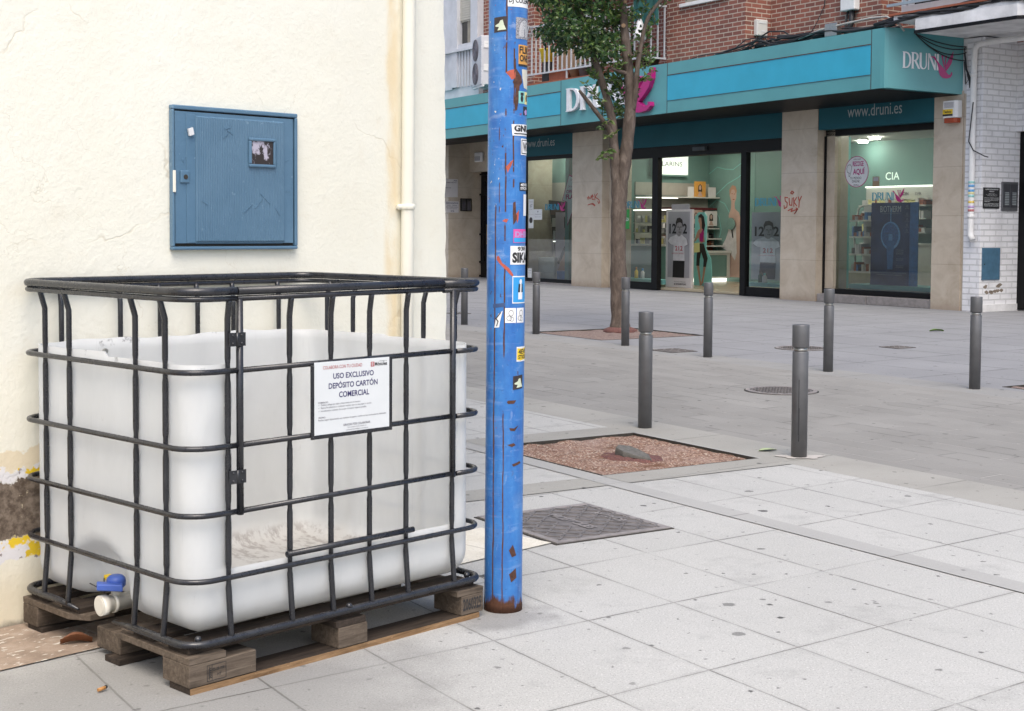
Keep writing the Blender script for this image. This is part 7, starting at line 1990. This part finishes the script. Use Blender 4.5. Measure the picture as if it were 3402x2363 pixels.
part(pb, 'bag', MB().lathe([(0.02, 0.0), (0.13, 0.05), (0.14, 0.18), (0.07, 0.40), (0.03, 0.52), (0.05, 0.58)], 12, (-23.62, 18.36, 5.25)), M['white_dirty'])

# ================================================================== street tree
TB = Vector((1.447, 18.85, 0))
TR = thing('street_tree', 'leafy evergreen street tree with forked trunk in front of the shop door', 'tree', TB)
rr = random.Random(33)
def tp(x, z, y=0.0): return (x-1.447, y, z)
def limb(mb, pts, rs, n=14):
    P, Rr = [], []
    for i in range(len(pts)-1):
        for k in range(5):
            q = k/5; a, c_ = Vector(pts[i]), Vector(pts[i+1])
            P.append(a.lerp(c_, q)); Rr.append(rs[i]+(rs[i+1]-rs[i])*q)
    P.append(Vector(pts[-1])); Rr.append(rs[-1])
    for _ in range(2):
        P = [P[0]]+[(P[i-1]+P[i]*2+P[i+1])/4 for i in range(1, len(P)-1)]+[P[-1]]
    Rr = [r_*(1+0.05*math.sin(i*1.9)+0.04*math.sin(i*0.77)) for i, r_ in enumerate(Rr)]
    mb.tube(P, Rr, n); return mb
b = MB()
limb(b, [tp(1.447, -0.03), tp(1.44, 0.10), tp(1.417, 0.62), tp(1.405, 1.32), tp(1.415, 1.85), tp(1.43, 2.2)], [0.16, 0.122, 0.108, 0.102, 0.098, 0.05], 18)
limb(b, [tp(1.412, 1.45), tp(1.385, 1.95), tp(1.362, 2.20), tp(1.340, 2.46), tp(1.305, 2.89, 0.03), tp(1.137, 3.42, 0.05), tp(0.955, 4.00, 0.1), tp(0.8, 4.7, 0.15), tp(0.7, 5.3, 0.1)], [0.085, 0.080, 0.070, 0.062, 0.056, 0.047, 0.036, 0.026, 0.012])
limb(b, [tp(1.412, 1.45), tp(1.440, 1.95), tp(1.475, 2.20), tp(1.515, 2.46), tp(1.556, 3.04, -0.03), tp(1.515, 3.49, -0.04), tp(1.445, 4.10, -0.05), tp(1.42, 4.6, -0.05), tp(1.5, 5.5, 0)], [0.085, 0.090, 0.088, 0.085, 0.072, 0.064, 0.055, 0.042, 0.018])
limb(b, [tp(1.57, 2.92, -0.04), tp(1.61, 3.15, -0.10), tp(1.632, 3.55, -0.14), tp(1.714, 4.01, -0.16), tp(1.80, 4.20, -0.15), tp(1.951, 4.38, -0.15), tp(2.3, 4.9, -0.1)], [0.045, 0.038, 0.030, 0.026, 0.026, 0.022, 0.012])
limb(b, [tp(1.33, 2.55), tp(1.232, 2.725, -0.08), tp(1.10, 2.88, -0.14), tp(0.981, 3.023, -0.18), tp(0.862, 3.168, -0.20)], [0.040, 0.034, 0.028, 0.027, 0.018], 10)
limb(b, [tp(1.52, 3.40, -0.05), tp(1.36, 3.43, -0.16), tp(1.27, 3.46, -0.2)], [0.03, 0.02, 0.016], 8)
for p, r_ in ((tp(1.44, 4.02, -0.115), 0.028), (tp(1.46, 4.33, -0.11), 0.022)): b.cyl(p, (p[0], p[1]-0.02, p[2]), r_, 10, 1)
part(TR, 'trunk', b, [M['bark'], M['cardboard']])
part(TR, 'root_flare', MB().lathe([(0.24, -0.03), (0.22, 0.025), (0.15, 0.05), (0.11, 0.06)], 20, (0, 0, 0)), M['mound'])
def leaf(mb, c_, ax, L, wd, r_):
    t_ = Vector((r_.uniform(-1, 1), r_.uniform(-1, 1), r_.uniform(-1, 1)))
    sd = ax.cross(t_)
    if sd.length < 1e-3: return
    sd.normalize(); up = sd.cross(ax).normalized()
    a = c_; e = c_+ax*L-up*L*0.12; m1 = c_+ax*L*0.45+up*L*0.05
    l_ = c_+ax*L*0.42+sd*wd+up*L*0.13; r2 = c_+ax*L*0.42-sd*wd+up*L*0.13
    mb.add([a, l_, e, m1, r2], [(0, 1, 2, 3), (0, 3, 2, 4)])
crown, twigs = MB(), MB()
def spray(c_, rad, n, r_, mb, size=(0.065, 0.115), droop=0.15):
    for _ in range(n):
        v = Vector((r_.gauss(0, 1), r_.gauss(0, 1), r_.gauss(0, 1))); v.normalize(); k = r_.random()**0.45
        p = Vector(c_)+v*rad*k
        ax = (v*0.7+Vector((r_.uniform(-1, 1), r_.uniform(-1, 1), r_.uniform(-0.9, 0.6)-droop))).normalized()
        L = r_.uniform(*size); leaf(mb, p, ax, L, L*r_.uniform(0.20, 0.28), r_)
# dense upper-left mass: many small clumps through the volume, carried past the top of the frame
clumps = []
for _ in range(185):
    x = rr.uniform(0.24, 1.50); z = rr.uniform(3.62, 5.9)
    lim = 3.86-0.20*math.sin((x-0.30)*3.0)-0.70*max(0, (x-0.95)) if x > 0.40 else 4.05
    if z < lim+0.04: continue
    if x < 0.40+0.08*math.sin(z*7) and z < 4.02: continue
    if x > 1.28 and rr.random() < 0.65: continue
    y = rr.uniform(-0.75, 0.75)
    clumps.append((x, y, z))
for (x, y, z) in clumps:
    spray(tp(x, z, y), rr.uniform(0.11, 0.20), rr.randint(34, 52), rr, crown)
# upper-right part of the crown
for _ in range(80):
    x = rr.uniform(1.4, 2.4); z = rr.uniform(4.55, 6.2)
    spray(tp(x, z, rr.uniform(-0.6, 0.6)), rr.uniform(0.10, 0.18), rr.randint(26, 40), rr, crown)
part(TR, 'crown', crown, M['leaf'])
# lighter shoots between and on the stems
sh_ = MB()
def shoot(p0, p1, n, r_, w_=0.10):
    a, c_ = Vector(p0), Vector(p1)
    twigs.tube([a, a.lerp(c_, 0.5)+Vector((r_.uniform(-0.03, 0.03), 0, 0.02)), c_], [0.007, 0.005, 0.003], 5)
    for i in range(n):
        q = (i+0.5)/n; p = a.lerp(c_, q)
        for sgn_ in (-1, 1):
            ax = ((c_-a).normalized()*0.5+Vector((sgn_*r_.uniform(0.4, 1), r_.uniform(-0.8, 0.8), r_.uniform(-0.4, 0.5)))).normalized()
            L = r_.uniform(0.06, 0.105); leaf(sh_, p, ax, L, L*0.24, r_)
for _ in range(78):
    t_ = rr.random(); z = 2.75+1.5*t_**0.8
    xl = 1.30-0.24*max(0, (z-2.8)); xr = 1.60+0.03*(z-2.8)
    x = rr.uniform(xl-0.12, xr-0.06); y = rr.uniform(-0.16, 0.42)
    ang = rr.uniform(0.3, 2.8); L = rr.uniform(0.12, 0.30)
    shoot(tp(x, z, y), tp(x+L*math.cos(ang), z+L*math.sin(ang)*0.8, y+rr.uniform(-0.12, 0.12)), rr.randint(4, 7), rr)
for _ in range(15):
    z = rr.uniform(3.45, 4.5); x = 1.62+rr.uniform(-0.10, 0.20)+0.10*(z-3.4); y = rr.uniform(-0.25, 0.3)
    ang = rr.uniform(0.6, 2.4); L = rr.uniform(0.12, 0.26)
    shoot(tp(x, z, y), tp(x+L*math.cos(ang), z+L*math.sin(ang), y), rr.randint(4, 6), rr)
for x0, z0, x1, z1 in ((1.20, 2.98, 1.02, 3.16), (1.12, 3.05, 0.94, 3.28), (1.30, 2.80, 1.12, 2.66), (1.36, 2.62, 1.22, 2.56), (1.62, 3.28, 1.86, 3.44), (1.66, 3.32, 1.80, 3.30), (1.33, 2.42, 1.18, 2.34), (1.30, 2.30, 1.14, 2.28), (1.10, 3.32, 0.98, 3.42)):
    shoot(tp(x0, z0, -0.12), tp(x1, z1, -0.18), 6, rr)
part(TR, 'young_shoots', sh_, M['leaf_young'])
# darker leaves among the shoots
dk = MB()
for _ in range(34):
    z = rr.uniform(2.85, 4.2); x = rr.uniform(1.28-0.2*(z-2.85), 1.62); spray(tp(x, z, rr.uniform(0.12, 0.40)), 0.09, 9, rr, dk)
part(TR, 'inner_leaves', dk, M['leaf'])
part(TR, 'twigs', twigs, M['bark'])
